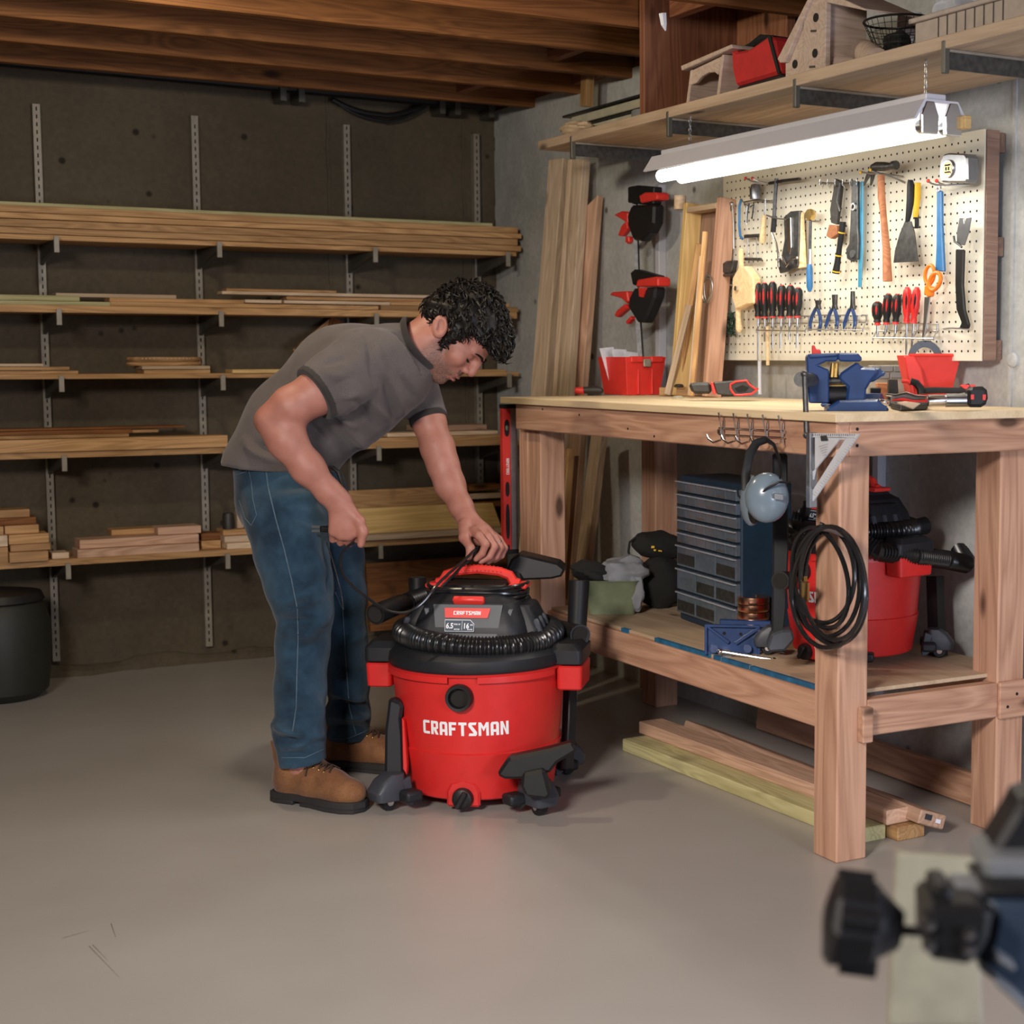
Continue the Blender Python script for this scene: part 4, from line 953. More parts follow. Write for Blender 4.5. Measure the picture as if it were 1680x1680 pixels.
# ---------------------------------------------------------------- fluorescent light on chains
lt = thing('fluorescent_light', 'white twin-tube shop light hanging on chains above the bench', 'light', (2.50, 3.68, 1.74))
yl0, yl1 = 3.055, 4.345; xl = 2.50
xs0 = 2.42
mb = MB()
prof = [(-.080, 1.752), (-.074, 1.750), (-.045, 1.79), (.045, 1.79), (.074, 1.750), (.080, 1.752), (.05, 1.797), (-.05, 1.797)]
mb.prism([(u, v) for u, v in prof], (xl, yl0, 0), (1, 0, 0), (0, 0, 1), (0, yl1-yl0, 0)); mb.build('reflector', 'white_enamel', lt, smooth=0)
MB().bx(xl-.03, xl+.03, yl0+.02, yl1-.02, 1.797, 1.815).build('ballast_box', 'white_enamel', lt, smooth=0, bevel=.002)
for s_ in (-1, 1):
    MB().tube([(xl+.035*s_, yl0+.035, 1.738), (xl+.035*s_, yl1-.03, 1.738)], .0185, 14).build('tube', 'tube_glow', lt)
    MB().tube([(xl+.035*s_, yl0+.008, 1.738), (xl+.035*s_, yl0+.035, 1.738)], .0168, 14).build('tube_end', 'silver', lt)
    # lamp holders at the near end: the double arch seen from the side
    MB().prism([(-.024, 1.718), (.024, 1.718), (.026, 1.76), (.012, 1.792), (-.012, 1.792), (-.026, 1.76)], (xl+.035*s_, yl0-.004, 0), (1, 0, 0), (0, 0, 1), (0, .012, 0)).build('lamp_holder', 'chrome', lt, smooth=0, bevel=.002)
MB().bx(xl+.055, xl+.075, yl0-.02, yl0+.01, 1.735, 1.765).build('plug', 'yellow_board', lt, smooth=0, bevel=.002)
for y in (yl0+.06, yl1-.14):
    mb = MB(); z = 1.815
    k = 0
    while z < 1.893:
        a = Vector((1, 0, 0)) if k % 2 else Vector((0, 1, 0))
        mb.tube([Vector((xl, y, z+.008))+a*(.0035*math.cos(t_))+Vector((0, 0, .0085*math.sin(t_))) for t_ in [2*PI*i/10 for i in range(10)]], .0012, 5, closed=True); z += .013; k += 1
    mb.build('chain', 'steel', lt)
for s_ in (-1, 1):
    l = bpy.data.lights.new('tube_light', 'AREA'); l.shape = 'RECTANGLE'; l.size = yl1-yl0-.08; l.size_y = .03; l.energy = 3.6; l.color = (1.0, .95, .84)
    o = bpy.data.objects.new('tube_light', l); COL.objects.link(o); o.parent = lt; o.location = (.035*s_, (yl0+yl1)/2-3.68, 1.719-1.74); o.rotation_euler = (0, math.radians(-18*s_), 0); o.rotation_euler = Euler((0, 0, PI/2)).to_matrix().to_4x4().to_euler()
# ================================================================= shop vacuums
def ringpts(c, rx, ry, z0, n=48, wob=None):
    return [Vector((c[0]+rx*math.cos(t), c[1]+ry*math.sin(t), z0+(wob(t) if wob else 0))) for t in [2*PI*i/n for i in range(n)]]
def ribbed(path, r0, r1, n=12, step=.0095):
    """corrugated hose along a path: resample, alternate radius"""
    P = [Vector(p) for p in path]; L = [0]
    for a, b in zip(P, P[1:]): L.append(L[-1]+(b-a).length)
    tot = L[-1]; m = max(4, int(tot/step)*3); pts = []; rs = []; j = 0
    for i in range(m+1):
        s = tot*i/m
        while j < len(L)-2 and L[j+1] < s: j += 1
        f = (s-L[j])/max(1e-9, L[j+1]-L[j]); pts.append(P[j].lerp(P[j+1], f)); rs.append(r0 if i % 3 == 0 else r1)
    return pts, rs
def on_cyl(mb, poly, Rf, z0, a_c, th=.0015, sub=.008):
    """wrap a flat polygon (u along circumference, v up) onto the tapered tub wall; front is local -Y"""
    pts = []
    n = len(poly)
    for i in range(n):
        (u0, v0), (u1, v1) = poly[i], poly[(i+1) % n]; k = max(1, int(math.hypot(u1-u0, v1-v0)/sub))
        for j in range(k): pts.append((u0+(u1-u0)*j/k, v0+(v1-v0)*j/k))
    out = []
    for d in (0, th):
        for u, v in pts:
            R = Rf(z0+v)+d; a = a_c+u/R; out.append(Vector((R*math.sin(a), -R*math.cos(a), z0+v)))
    m = len(pts)
    mb.add(out, [tuple(range(m))[::-1], tuple(range(m, 2*m))]+[(i, (i+1) % m, m+(i+1) % m, m+i) for i in range(m)])
def make_vac(label, loc, rz, sc=1.0, main=True):
    v = thing('shop_vacuum', label, 'vacuum', loc, (0, 0, rz)); v.scale = (sc, sc, sc)
    def B(mb, name, mat, par=None, **k): return mb.build(name, mat, par or v, world=False, **k)
    Rf = lambda z: (.200+.024*(z-.03)/.13) if z < .158 else (.219+.018*(z-.158)/.217)
    prof = [(0, .045), (.19, .045), (.198, .030), (.203, .034), (Rf(.157), .157), (Rf(.159), .160), (Rf(.30), .30), (.237, .366), (.247, .368), (.250, .375), (.0, .376)]
    tub = B(MB().lathe(prof, n=72), 'tub', 'red_plastic')
    # rim lugs left and right, and the broken lip at the front
    for s in (-1, 1):
        mb = MB(); loft(mb, [(s*.262, .0, .034, .075, .012, .305), (s*.262, .0, .036, .08, .012, .372)]); B(mb, 'rim_lug', 'red_plastic', tub, bevel=.004)
        mb = MB(); loft(mb, [(s*.255, .0, .044, .085, .015, .376), (s*.255, .0, .044, .085, .015, .415), (s*.248, .0, .036, .07, .02, .432)]); B(mb, 'lid_latch', 'dark_plastic', bevel=.004)
    mb = MB(); mb.lathe([(.236, .352), (.249, .353), (.249, .369), (.236, .370)], n=40, a0=PI*1.5+.20, a1=PI*1.5+1.15, up=(0, 1, 0)); B(mb, 'rim_lip', 'red_plastic', tub)
    mb = MB(); mb.lathe([(.236, .352), (.249, .353), (.249, .369), (.236, .370)], n=40, a0=PI*1.5-1.15, a1=PI*1.5-.12, up=(0, 1, 0)); B(mb, 'rim_lip', 'red_plastic', tub)
    B(MB().lathe([(0, .374), (.243, .375), (.247, .385), (.243, .408), (.225, .424), (.20, .428), (0, .430)], n=72), 'lid', 'dark_plastic')
    # front port
    y0 = -.222
    B(MB().lathe([(.0, .012), (.026, .012), (.027, .033), (.034, .034), (.036, .028), (.036, .006), (.034, 0), (.034, -.01)], (0, y0, .315), (0, -1, 0), n=32), 'hose_port', 'black_plastic')
    B(MB().lathe([(0, .0125), (.0255, .0125), (.0255, .0128), (0, .0128)], (0, y0, .315), (0, -1, 0), n=24), 'port_hole', 'hole_dark')
    # drain: recess arch and knob
    B(MB().prism([(-.045, -.02), (-.045, .02), (-.034, .044), (0, .056), (.034, .044), (.045, .02), (.045, -.02)], (0, -.200, .035), (1, 0, 0), (0, 0, 1), (0, -.012, 0)), 'drain_recess', 'red_plastic', tub, bevel=.006, smooth=0)
    dk = B(MB().lathe([(0, .03), (.018, .03), (.026, .026), (.029, .012), (.027, 0), (.0, 0)], (0, -.205, .040), (0, -1, 0), n=20), 'drain_cap', 'black_plastic')
    B(MB().box((0, -.238, .040), (.016, .016, .050), Euler((0, .5, 0))), 'cap_grip', 'black_plastic', dk, bevel=.004)
    # lettering on the tub
    P, Wd = word_flat('CRAFTSMAN', .0365)
    mb = MB()
    k = .238/Wd
    for p in P: on_cyl(mb, [(u*k, w_) for u, w_ in p], Rf, .228, .03)
    B(mb, 'lettering', 'white_print', smooth=0)
    # caster feet
    for k_, (cx, cy) in enumerate(((-.205, -.205), (.205, -.215), (.205, .212), (-.205, .212))):
        d = Vector((cx, cy, 0)).normalized(); s = Vector((-d.y, d.x, 0)); c = Vector((cx, cy, 0))
        ft = node('caster_foot', v)
        mb = MB()
        Tm = lambda q, c=c, d=d, s=s: c+d*q.x+s*q.y+Vector((0, 0, q.z))
        loft(mb, [(.004, 0, .040, .034, .016, .030), (.004, 0, .045, .037, .016, .055), (-.004, 0, .034, .034, .014, .082), (-.018, 0, .020, .030, .012, .100)], T=Tm)
        B(mb, 'foot_body', 'grey_plastic', ft, bevel=.003)
        for sg in (-1, 1):
            mb = MB(); mb.prism([(-.06, .03), (-.05, .09), (.0, .075), (.0, .045), (-.03, .025), (-.045, .012), (-.06, .01)], (cx, cy, 0), tuple(d), (0, 0, 1), s*.012); 
            for i_ in range(len(mb.v)): mb.v[i_] = mb.v[i_]+s*(.028*sg-.006)
            B(mb, 'gusset', 'grey_plastic', ft, bevel=.002, smooth=0)
            B(MB().box(c+s*(.055*sg)-d*.038+Vector((0, 0, .045)), (.05, .05, .03), Matrix((d, s, Vector((0, 0, 1)))).transposed()), 'side_arm', 'dark_plastic', ft, bevel=.008, seg=2)
        B(MB().lathe([(0, -.014), (.020, -.014), (.0235, -.008), (.0235, .008), (.020, .014), (0, .014)], c+Vector((0, 0, .0235)), s, n=24), 'wheel', 'black_plastic', ft)
        B(MB().lathe([(0, -.0155), (.009, -.0155), (.009, .0155), (0, .0155)], c+Vector((0, 0, .0235)), s, n=16), 'hub', 'chrome', ft)
    # motor head
    mb = MB()
    loft(mb, [(0, 0, .155, .150, .05, .428), (0, 0, .155, .150, .05, .470), (0, 0, .145, .140, .045, .500), (0, 0, .125, .118, .045, .545), (0, 0, .100, .095, .04, .560), (0, 0, .095, .085, .04, .575)], n=5)
    hd = B(mb, 'motor_head', 'dark_plastic', smooth=28)
    for s in (-1, 1):   # slanted side pods with vents, pillars framing the badge
        mb = MB(); loft(mb, [(s*.150, -.02, .040, .085, .02, .432), (s*.150, -.02, .038, .080, .02, .475), (s*.128, -.01, .028, .065, .02, .535)]); pod = B(mb, 'side_pod', 'dark_plastic', hd, bevel=.004)
        for j in range(3): B(MB().box((s*.183, -.085+.05*j, .475), (.016, .020, .055), Euler((0, s*-.35, 0))), 'vent_fin', 'grey_plastic', hd, bevel=.004)
        mb = MB(); mb.prism([(s*.083, .452), (s*.097, .452), (s*.122, .532), (s*.108, .532)], (0, -.146, 0), (1, 0, 0), (0, 0, 1), (0, .02, 0))
        for i_ in range(len(mb.v)): mb.v[i_].y += (mb.v[i_].z-.452)*.30
        B(mb, 'pillar', 'grey_plastic', hd, smooth=0, bevel=.002)
    def face(poly, off, name, mat, par=hd, th=.0018, z0=.470, slope=.40):
        if name != 'badge_plate': poly = [(x_*.82, z_+.016-.04*(z_-.49)) for x_, z_ in poly]
        mb = MB(); mb.prism(poly, (0, 0, 0), (1, 0, 0), (0, 0, 1), (0, th, 0))
        for i_ in range(len(mb.v)): mb.v[i_].y += -.152-off+max(0, mb.v[i_].z-z0)*slope
        return B(mb, name, mat, par, smooth=0)
    bz = -.010
    LZ = .016
    face([(-.080, .450), (.080, .450), (.094, .543), (-.094, .543)], .004, 'badge_plate', 'grey_plastic', th=.012)
    face([(-.072, .494), (.068, .494), (.076, .520), (-.076, .520)], .0058, 'badge_red', 'red_bright')
    P, Wd = word_flat('CRAFTSMAN', .0105)
    mbs = MB()
    for p in P: mbs.prism([(u*.95, w_*.9+.5225) for u, w_ in p], (0, 0, 0), (1, 0, 0), (0, 0, 1), (0, .001, 0))
    for i_ in range(len(mbs.v)): mbs.v[i_].y += -.152-.0072+max(0, mbs.v[i_].z-.470)*.40
    B(mbs, 'badge_lettering', 'white_print', hd, smooth=0)
    face([(-.070, .458), (.026, .458), (.026, .478), (.012, .489), (-.072, .489)], .0058, 'spec_plate', 'paper')
    face([(-.0685, .4595), (.0245, .4595), (.0245, .4775), (.0115, .4875), (-.0705, .4875)], .0066, 'spec_plate_field', 'navy')
    for txt, ux, sz, zz in (('6.5', -.054, .020, .467), ('16', .0, .020, .467), ('PEAK HP', -.030, .0055, .4755), ('MOTOR', -.030, .005, .463), ('GAL', .018, .0055, .4745), ('60 LITER', .013, .0045, .463)):
        vs_, fs_ = text_mb(txt, sz, .0004); mbt = MB(); mbt.add([(q.x*.82+ux*.82, -q.z, q.y*.95+zz+.0165) for q in vs_], fs_)
        for i_ in range(len(mbt.v)): mbt.v[i_].y += -.152-.0078+max(0, mbt.v[i_].z-.470)*.40
        B(mbt, 'spec_lettering', 'white_print', hd, smooth=0)
    face([(-.0145, .462), (-.0135, .462), (-.0135, .486), (-.0145, .486)], .0074, 'spec_divider', 'white_print')
    mb = MB(); mb.box((0, -.117, .553), (.085, .018, .022), Euler((.6, 0, 0))); B(mb, 'power_switch', 'red_bright', hd, bevel=.004)
    # carrying handle
    mb = MB(); mb.tube([(-.115, .0, .584), (-.098, 0, .588), (-.088, 0, .606), (-.06, 0, .616), (0, 0, .622), (.06, 0, .616), (.088, 0, .606), (.098, 0, .588), (.115, 0, .584)], [.013, .015, .014, .013, .013, .013, .014, .015, .013], 10, up=(0, 1, 0)); hn = B(mb, 'carry_handle', 'red_bright')
    for s in (-1, 1): B(MB().box((s*.115, 0, .580), (.05, .075, .014)), 'handle_foot', 'red_bright', hn, bevel=.004)
    mb = MB()
    for i in range(13): mb.tube([(-.066+.011*i, -.013, .616-.00010*(i-6)**2+.003), (-.066+.011*i, 0, .634-.0002*(i-6)**2), (-.066+.011*i, .013, .616)], .0022, 5)
    B(mb, 'grip_ridges', 'red_plastic', hn, kind='stuff')
    B(MB().box((0, 0, .577), (.17, .12, .018)), 'handle_base', 'black_plastic', bevel=.006)
    # hose coil lying on the lid round the head
    a0 = 2.9 if main else 2.0
    path = [Vector((.205*math.cos(a0+t), .200*math.sin(a0+t), .455-.012*math.sin(t*.5)+.006*math.sin(2*t))) for t in [2*PI*1.0*i/70 for i in range(71)]]
    end = path[-1]
    if main: path += [Vector((-.215, .055, .470)), ]
    pts, rs = ribbed(path, .031, .0262); hs = B(MB().tube(pts, rs, 14), 'hose', 'hose_black', smooth=50)
    return v, B
VL = (1.78, 4.13, 0.0)
vac, B = make_vac('red and black wet-dry shop vacuum with coiled hose in the middle of the floor', VL, math.radians(-36))
inv = wm(vac).inverted()
def wpart(mb, name, mat, par=None, **k):
    return mb.build(name, mat, par or vac, world=True, **k)
DV = 4.50
# hose cuff and end at the left, tubes at the back, floor nozzle behind the handle
hp = [dp(600+85, 985, 4.62), dp(640, 997, 4.52), dp(617, 1007, 4.46)]
pts, rs = ribbed([dp(716, 972, 4.72), dp(690, 980, 4.66), dp(668, 988, 4.6)], .027, .023); wpart(MB().tube(pts, rs, 14), 'hose_end', 'hose_black')
wpart(MB().tube([dp(672, 987, 4.62), dp(660, 990, 4.58), dp(659, 990, 4.577), dp(616, 1008, 4.46)], [.024, .024, .0265, .0285], 20), 'hose_cuff', 'black_plastic')
wpart(MB().lathe([(0, 0), (.022, 0), (.022, .001), (0, .001)], dp(615.6, 1008.2, 4.458), dp(616, 1008, 4.46)-dp(660, 990, 4.577)), 'cuff_opening', 'hole_dark')
for p0, p1, r, nm in ((dp(686, 1010, 4.78), dp(685, 948, 4.78), .0265, 'spare_tube'),): wpart(MB().tube([p0, p1], [r*.9, r], 20), nm, 'black_plastic')
wpart(MB().lathe([(0, 0), (.022, 0), (.022, .001), (0, .001)], dp(685, 947.5, 4.78)), 'tube_opening', 'hole_dark')
# right wand: elbow tube leaning beside the rim
wpart(MB().tube([dp(944, 1062, 4.62), dp(947, 1020, 4.62), dp(950, 952, 4.62)], [.027, .0275, .030], 20), 'wand', 'black_plastic')
wpart(MB().tube([dp(915, 1030, 4.62), dp(940, 1038, 4.56), dp(952, 1042, 4.5)], [.024, .026, .029], 18), 'elbow', 'black_plastic')
wpart(MB().lathe([(0, 0), (.024, 0), (.024, .001), (0, .001)], dp(952.4, 1042, 4.498), dp(952, 1042, 4.5)-dp(915, 1030, 4.62)), 'elbow_opening', 'hole_dark')
wpart(MB().tube([dp(936, 1100, 4.62), dp(934, 1180, 4.60), dp(930, 1262, 4.58)], [.021, .022, .020], 4, up=tuple(RT)), 'wand_channel', 'black_plastic', bevel=.003)
# wide floor nozzle seen as a black wedge
nz = silm(MB(), [(826, 946), (838, 918), (852, 909), (915, 924), (927, 934), (921, 946), (905, 950), (858, 952)], 4.78, .10); wpart(nz, 'floor_nozzle', 'black_plastic', smooth=0, bevel=.006)
wpart(MB().tube([dp(848, 962, 4.72), dp(846, 944, 4.75)], .024, 14), 'nozzle_neck', 'black_plastic')
# left upright accessory standing on its caster foot
acc = [(630, 1288), (631, 1200), (637, 1150), (641, 1146), (657, 1152), (661, 1160), (658, 1180), (661, 1205), (663, 1285)]
wpart(sil(acc, 4.40, .045), 'crevice_tool', 'dark_plastic', smooth=0, bevel=.008)
wpart(sil([(659, 1178), (663, 1182), (668, 1255), (667, 1272), (661, 1262)], 4.385, .03), 'red_rib', 'red_plastic', smooth=0, bevel=.002)
# right front: hand nozzle and its tube
wpart(sil([(814, 1272), (830, 1248), (836, 1243), (905, 1228), (940, 1218), (948, 1232), (915, 1252), (902, 1268), (886, 1270), (870, 1279), (828, 1279)], 4.26, .05), 'hand_nozzle', 'black_plastic', smooth=0, bevel=.008)
wpart(sil([(856, 1270), (893, 1262), (900, 1290), (904, 1305), (896, 1312), (862, 1308), (854, 1290)], 4.235, .05), 'nozzle_socket', 'black_plastic', smooth=0, bevel=.008)
# cord wound below the handle, and its free end
rr = random.Random(5); mb = MB()
for k in range(6):
    rx = .128+.005*(k % 2)+rr.uniform(-.002, .003); ry = .088+.004*(k % 2)
    mb.tube([inv.inverted() @ Vector((rx*math.copysign(abs(math.cos(t))**.7, math.cos(t)), ry*math.copysign(abs(math.sin(t))**.8, math.sin(t)), .546+.0072*k+.004*math.sin(t*2+k*1.7))) for t in [2*PI*i/44 for i in range(44)]], .0052, 7, closed=True)
wpart(mb, 'cord_winding', 'cord_black', kind='stuff')
# second vacuum on the lower shelf
v2, B2 = make_vac('second smaller red and black shop vacuum standing on the lower shelf of the workbench', (2.585, 3.50, SZ+.001), math.radians(-82), .78, main=False)
def w2(mb, name, mat, **k): return mb.build(name, mat, v2, world=True, **k)
d2 = depth_of((2.585, 3.50, .7))
pts, rs = ribbed([dp(1400, 882, d2-.2), dp(1440, 905, d2-.22), dp(1500, 912, d2-.17), dp(1550, 918, d2-.08), dp(1585, 925, d2+.02), dp(1575, 905, d2+.1)], .026, .022, step=.009); w2(MB().tube(pts, rs, 12), 'hose_loop', 'hose_black')
pts, rs = ribbed([dp(1345, 888, d2-.1), dp(1310, 884, d2-.1), dp(1294, 878, d2-.05), dp(1300, 866, d2+.03)], .022, .019, step=.009); w2(MB().tube(pts, rs, 12), 'hose_loop', 'hose_black')
pts, rs = ribbed([dp(1345, 858, d2+.0), dp(1315, 856, d2), dp(1298, 852, d2)], .026, .022, step=.009); w2(MB().tube(pts, rs, 12), 'hose_loop', 'hose_black')
w2(MB().tube([dp(1475, 876, d2-.02), dp(1500, 866, d2), dp(1518, 862, d2+.02)], [.02, .022, .024], 14), 'hose_cuff', 'black_plastic')
w2(MB().tube([dp(1534, 945, d2+.05), dp(1536, 1010, d2+.05), dp(1540, 1085, d2+.04)], [.024, .024, .026], 4, up=tuple(RT)), 'wand', 'black_plastic')
# dark post-like extension wand standing left of the leg
w_ = thing('extension_wand', 'dark grey floor tool with tall square wand standing behind the ear muffs', 'vacuum wand', (2.45, 3.75, SZ))
dw = 4.12
d0 = on_z = None
sil([(1268, 745), (1292, 745), (1294, 900), (1290, 1000), (1286, 1040), (1266, 1040), (1268, 900)], dw+.02, .03).build('wand', 'dark_plastic', w_, smooth=0, bevel=.004)
sil([(1258, 1064), (1266, 1040), (1284, 1034), (1300, 1034), (1304, 1050), (1288, 1068), (1262, 1070)], dw, .07).build('foot', 'grey_plastic', w_, smooth=0, bevel=.006)
MB().tube([dp(1296, 952, dw-.06), dp(1280, 953, dw-.12)], [.022, .0235], 20).build('side_port', 'black_plastic', w_)
MB().lathe([(0, 0), (.019, 0), (.019, .001), (0, .001)], dp(1279.5, 953, dw-.121), dp(1280, 953, dw-.12)-dp(1296, 952, dw-.06)).build('port_opening', 'hole_dark', w_)
# ================================================================= things on the bench top
DB = lambda px, py: depth_of(at(px, py, 2, BZ))
def ZV(x, y): return (1160+x/3.2308, 220+y/3.2308)
def ZC(x, y): return (1340+x/4.941, 540+y/4.941)
def SP(pts, depth, th, fn, name, mat, par=None, bevel=.002, smooth=0): return sil(pts, depth, th, fn).build(name, mat, par, smooth=smooth, bevel=bevel)
def BT(px, x): return Vector((x, at(px, 650, 0, x).y, BZ))
DT = lambda px, x: depth_of(BT(px, x))
# vise
vc = at(1408, 674, 2, BZ); vy = vc.y+.0
vi = thing('bench_vise', 'blue cast bench vise bolted to the near corner of the bench top', 'vise', vc)
def PY(pts, y, th, fn, mb=None):
    mb = mb or MB(); P = [at(*fn(a, b), 1, y-th/2) for a, b in pts]; n = len(P)
    return mb.add(P+[p+Vector((0, th, 0)) for p in P], [tuple(range(n))[::-1], tuple(range(n, 2*n))]+[(i, (i+1) % n, n+(i+1) % n, n+i) for i in range(n)])
Dvi = depth_of(vc)+.03
bc = at(1407, 668, 2, BZ)
bc = bc-F0*.03; bc.z = BZ
MB().lathe([(0, 0), (.070, 0), (.072, .004), (.072, .014), (.066, .018), (.060, .036), (0, .038)], bc, n=32).build('swivel_base', 'vise_blue', vi)
sil([(634, 1476), (637, 1448), (668, 1434), (700, 1412), (905, 1408), (940, 1436), (962, 1444), (964, 1476)], Dvi-.01, .10, ZV).build('base_casting', 'vise_blue', vi, smooth=0, bevel=.005)
sil([(556, 1120), (570, 1118), (580, 1142), (600, 1140), (608, 1166), (556, 1168)], Dvi, .012, ZV).build('red_clip', 'red_bright', vi, smooth=0, bevel=.002)
for a_ in (0.3, 2.2, 4.2): MB().box(bc+Vector((.078*math.cos(a_), .078*math.sin(a_), .006)), (.04, .036, .010), Euler((0, 0, a_))).build('base_lug', 'vise_blue', vi, bevel=.004, smooth=0)
sil([(735, 1425), (745, 1340), (700, 1300), (702, 1270), (760, 1230), (800, 1205), (820, 1235), (900, 1240), (910, 1262), (870, 1310), (845, 1355), (842, 1425)], Dvi, .075*.75, ZV).build('body', 'vise_blue', vi, smooth=0, bevel=.006)
sil([(690, 1170), (700, 1160), (800, 1160), (825, 1190), (818, 1205), (760, 1207), (700, 1205)], Dvi, .085*.75, ZV).build('fixed_jaw', 'vise_blue', vi, smooth=0, bevel=.004)
sil([(830, 1268), (870, 1240), (915, 1240), (930, 1258), (946, 1258), (946, 1280), (925, 1285), (885, 1312), (842, 1320)], Dvi, .035*.75, ZV).build('anvil_horn', 'vise_blue', vi, smooth=0, bevel=.006)
sil([(527, 1175), (545, 1165), (690, 1160), (700, 1172), (690, 1205), (635, 1205), (590, 1225), (648, 1250), (648, 1428), (540, 1426), (532, 1300), (528, 1198)], Dvi, .075*.75, ZV).build('moving_jaw', 'vise_blue', vi, smooth=0, bevel=.006)
sil([(540, 1168), (688, 1162), (692, 1180), (540, 1190)], Dvi, .09*.75, ZV).build('jaw_plate', 'vise_blue', vi, smooth=0, bevel=.003)
MB().tube([dp(*ZV(640, 1382), Dvi), dp(*ZV(740, 1382), Dvi)], .022, 16).build('slide', 'black_plastic', vi)
MB().tube([dp(*ZV(640, 1308), Dvi), dp(*ZV(740, 1308), Dvi)], .009, 12).build('screw', 'dark_steel', vi)
MB().tube([dp(*ZV(640, 1335), Dvi), dp(*ZV(740, 1335), Dvi)], .007, 12).build('guide_rod', 'brass', vi)
for x in (662, 682): MB().tube([dp(*ZV(x, 1290), Dvi-.01), dp(*ZV(x+5, 1215), Dvi-.01)], [.008, .005], 10).build('brass_fitting', 'brass', vi)
h0 = dp(*ZV(520, 1305), Dvi-.0)
MB().tube([dp(*ZV(498, 1300), Dvi-.11), dp(*ZV(560, 1304), Dvi-.02)], [.018, .0165], 16).build('screw_head', 'dark_steel', vi)
hb = MB().tube([dp(*ZV(517, 1275), Dvi-.12), dp(*ZV(528, 1592), Dvi-.12)], .0065, 10).build('tommy_bar', 'dark_steel', vi)
for q in ((517, 1272), (528, 1595)): MB().sph(dp(*ZV(*q), Dvi-.12), .009, 10, 8).build('bar_knob', 'dark_steel', hb)
# screwdriver / red handle under the vise
o = MB().tube([dp(*ZV(620, 1440), DB(1357, 668)+.1), dp(*ZV(690, 1425), DB(1357, 668)+.1)], [.010, .014], 10).build('red_handle', 'red_bright'); o.name = 'stubby_chisel'; tag(o, 'short red-handled chisel lying behind the foot of the bench vise', 'chisel')

# red bin with papers
rb = thing('red_parts_bin', 'red plastic parts bin full of papers on the far end of the bench', 'bin', at(1035, 646, 2, BZ))
D = DB(1030, 645); c = at(1035, 643, 2, BZ); c = Vector((c.x+.02, c.y+.02, BZ))
# bin faces: build aligned with the room
A = at(1029, 646, 2, BZ)                    # near bottom corner
L_ = at(988, 645, 2, BZ)                    # left bottom corner
R_ = at(1087, 646, 2, BZ)
def openbox(name, mat, par, o, u, v, hgt, fl=.16, t=.004, lip=.010):
    """open tapered box: o near-bottom corner, u and v edge vectors"""
    o = Vector(o); u = Vector(u); v = Vector(v); un = u.normalized(); vn = v.normalized(); z = Vector((0, 0, hgt))
    e = hgt*fl
    bo = [o, o+u, o+u+v, o+v]; to = [o-un*e-vn*e+z, o+u+un*e-vn*e+z, o+u+v+un*e+vn*e+z, o+v-un*e+vn*e+z]
    ti = [to[0]+(un+vn)*t, to[1]+(-un+vn)*t, to[2]+(-un-vn)*t, to[3]+(un-vn)*t]; bi = [bo[0]+(un+vn)*t, bo[1]+(-un+vn)*t, bo[2]+(-un-vn)*t, bo[3]+(un-vn)*t]; bi = [b+Vector((0, 0, t)) for b in bi]
    vs = bo+to+ti+bi
    fs = [(3, 2, 1, 0), (12, 13, 14, 15)]
    for i in range(4):
        j = (i+1) % 4; fs += [(i, j, 4+j, 4+i), (4+i, 4+j, 8+j, 8+i), (8+i, 8+j, 12+j, 12+i)]
    b = MB().add(vs, fs).build(name, mat, par, smooth=0, bevel=.0015)
    return b, to
d1 = (L_-A); d2_ = (R_-A)
u_ = F0.cross(Vector((0, 0, 1)))
un = (RT*.8+F0*.6).normalized(); vn = Vector((-un.y, un.x, 0))
o_ = BT(1029, 2.64)+Vector((0, 0, .001))
b_, top_ = openbox('bin_shell', 'red_bright', rb, o_, un*.135, vn*.14, .128, fl=.12)
for k in range(2):
    s0 = top_[0]+(top_[1]-top_[0])*(.05+.5*k); MB().box(s0+(top_[1]-top_[0])*.21+Vector((0, 0, -.008)), (.048, .012, .020), Matrix((un, vn, Vector((0, 0, 1)))).transposed()).build('front_lip', 'red_bright', rb, bevel=.002, smooth=0)
MB().box(top_[0].lerp(top_[1], .5)+Vector((0, 0, -.020))-vn*.006, (.030, .006, .026), Matrix((un, vn, Vector((0, 0, 1)))).transposed()).build('latch_plate', 'standard_metal', rb, smooth=0, bevel=.002)
for x in (.3, .72): MB().box(o_+un*.135*x-vn*.006+Vector((0, 0, .045)), (.006, .01, .085), Matrix((un, vn, Vector((0, 0, 1)))).transposed()).build('rib', 'red_bright', rb, smooth=0, bevel=.001)
for k, (px, tl, lb) in enumerate(((1000, -.35, 'white paper sheet leaning out of the red bin at far left'), (1012, -.22, 'white paper sheet in the middle of the red bin'), (1026, -.12, 'folded white sheet nearest the latch of the red bin'))):
    q = o_+un*(.042+.008*k)+vn*(.11-.035*k)+Vector((0, 0, .012))
    hgt = .165-.012*k
    upv = (Vector((0, 0, 1))+un*(tl)).normalized(); sd = (un-upv*un.dot(upv)+vn*.25).normalized()*.62
    mb = MB()
    mb.add([q-sd*.055, q+sd*.055, q+sd*.05+upv*hgt*.9+un*.004, q-sd*.055+upv*hgt], [(0, 1, 2, 3)]); n_ = upv.cross(sd)*.0012
    mb.add([v+n_ for v in mb.v], [(3, 2, 1, 0)])
    mb.f += [(0, 1, 5, 4), (1, 2, 6, 5), (2, 3, 7, 6), (3, 0, 4, 7)]
    o = mb.build('paper_sheet', 'paper', smooth=0); tag(o, lb, 'paper')
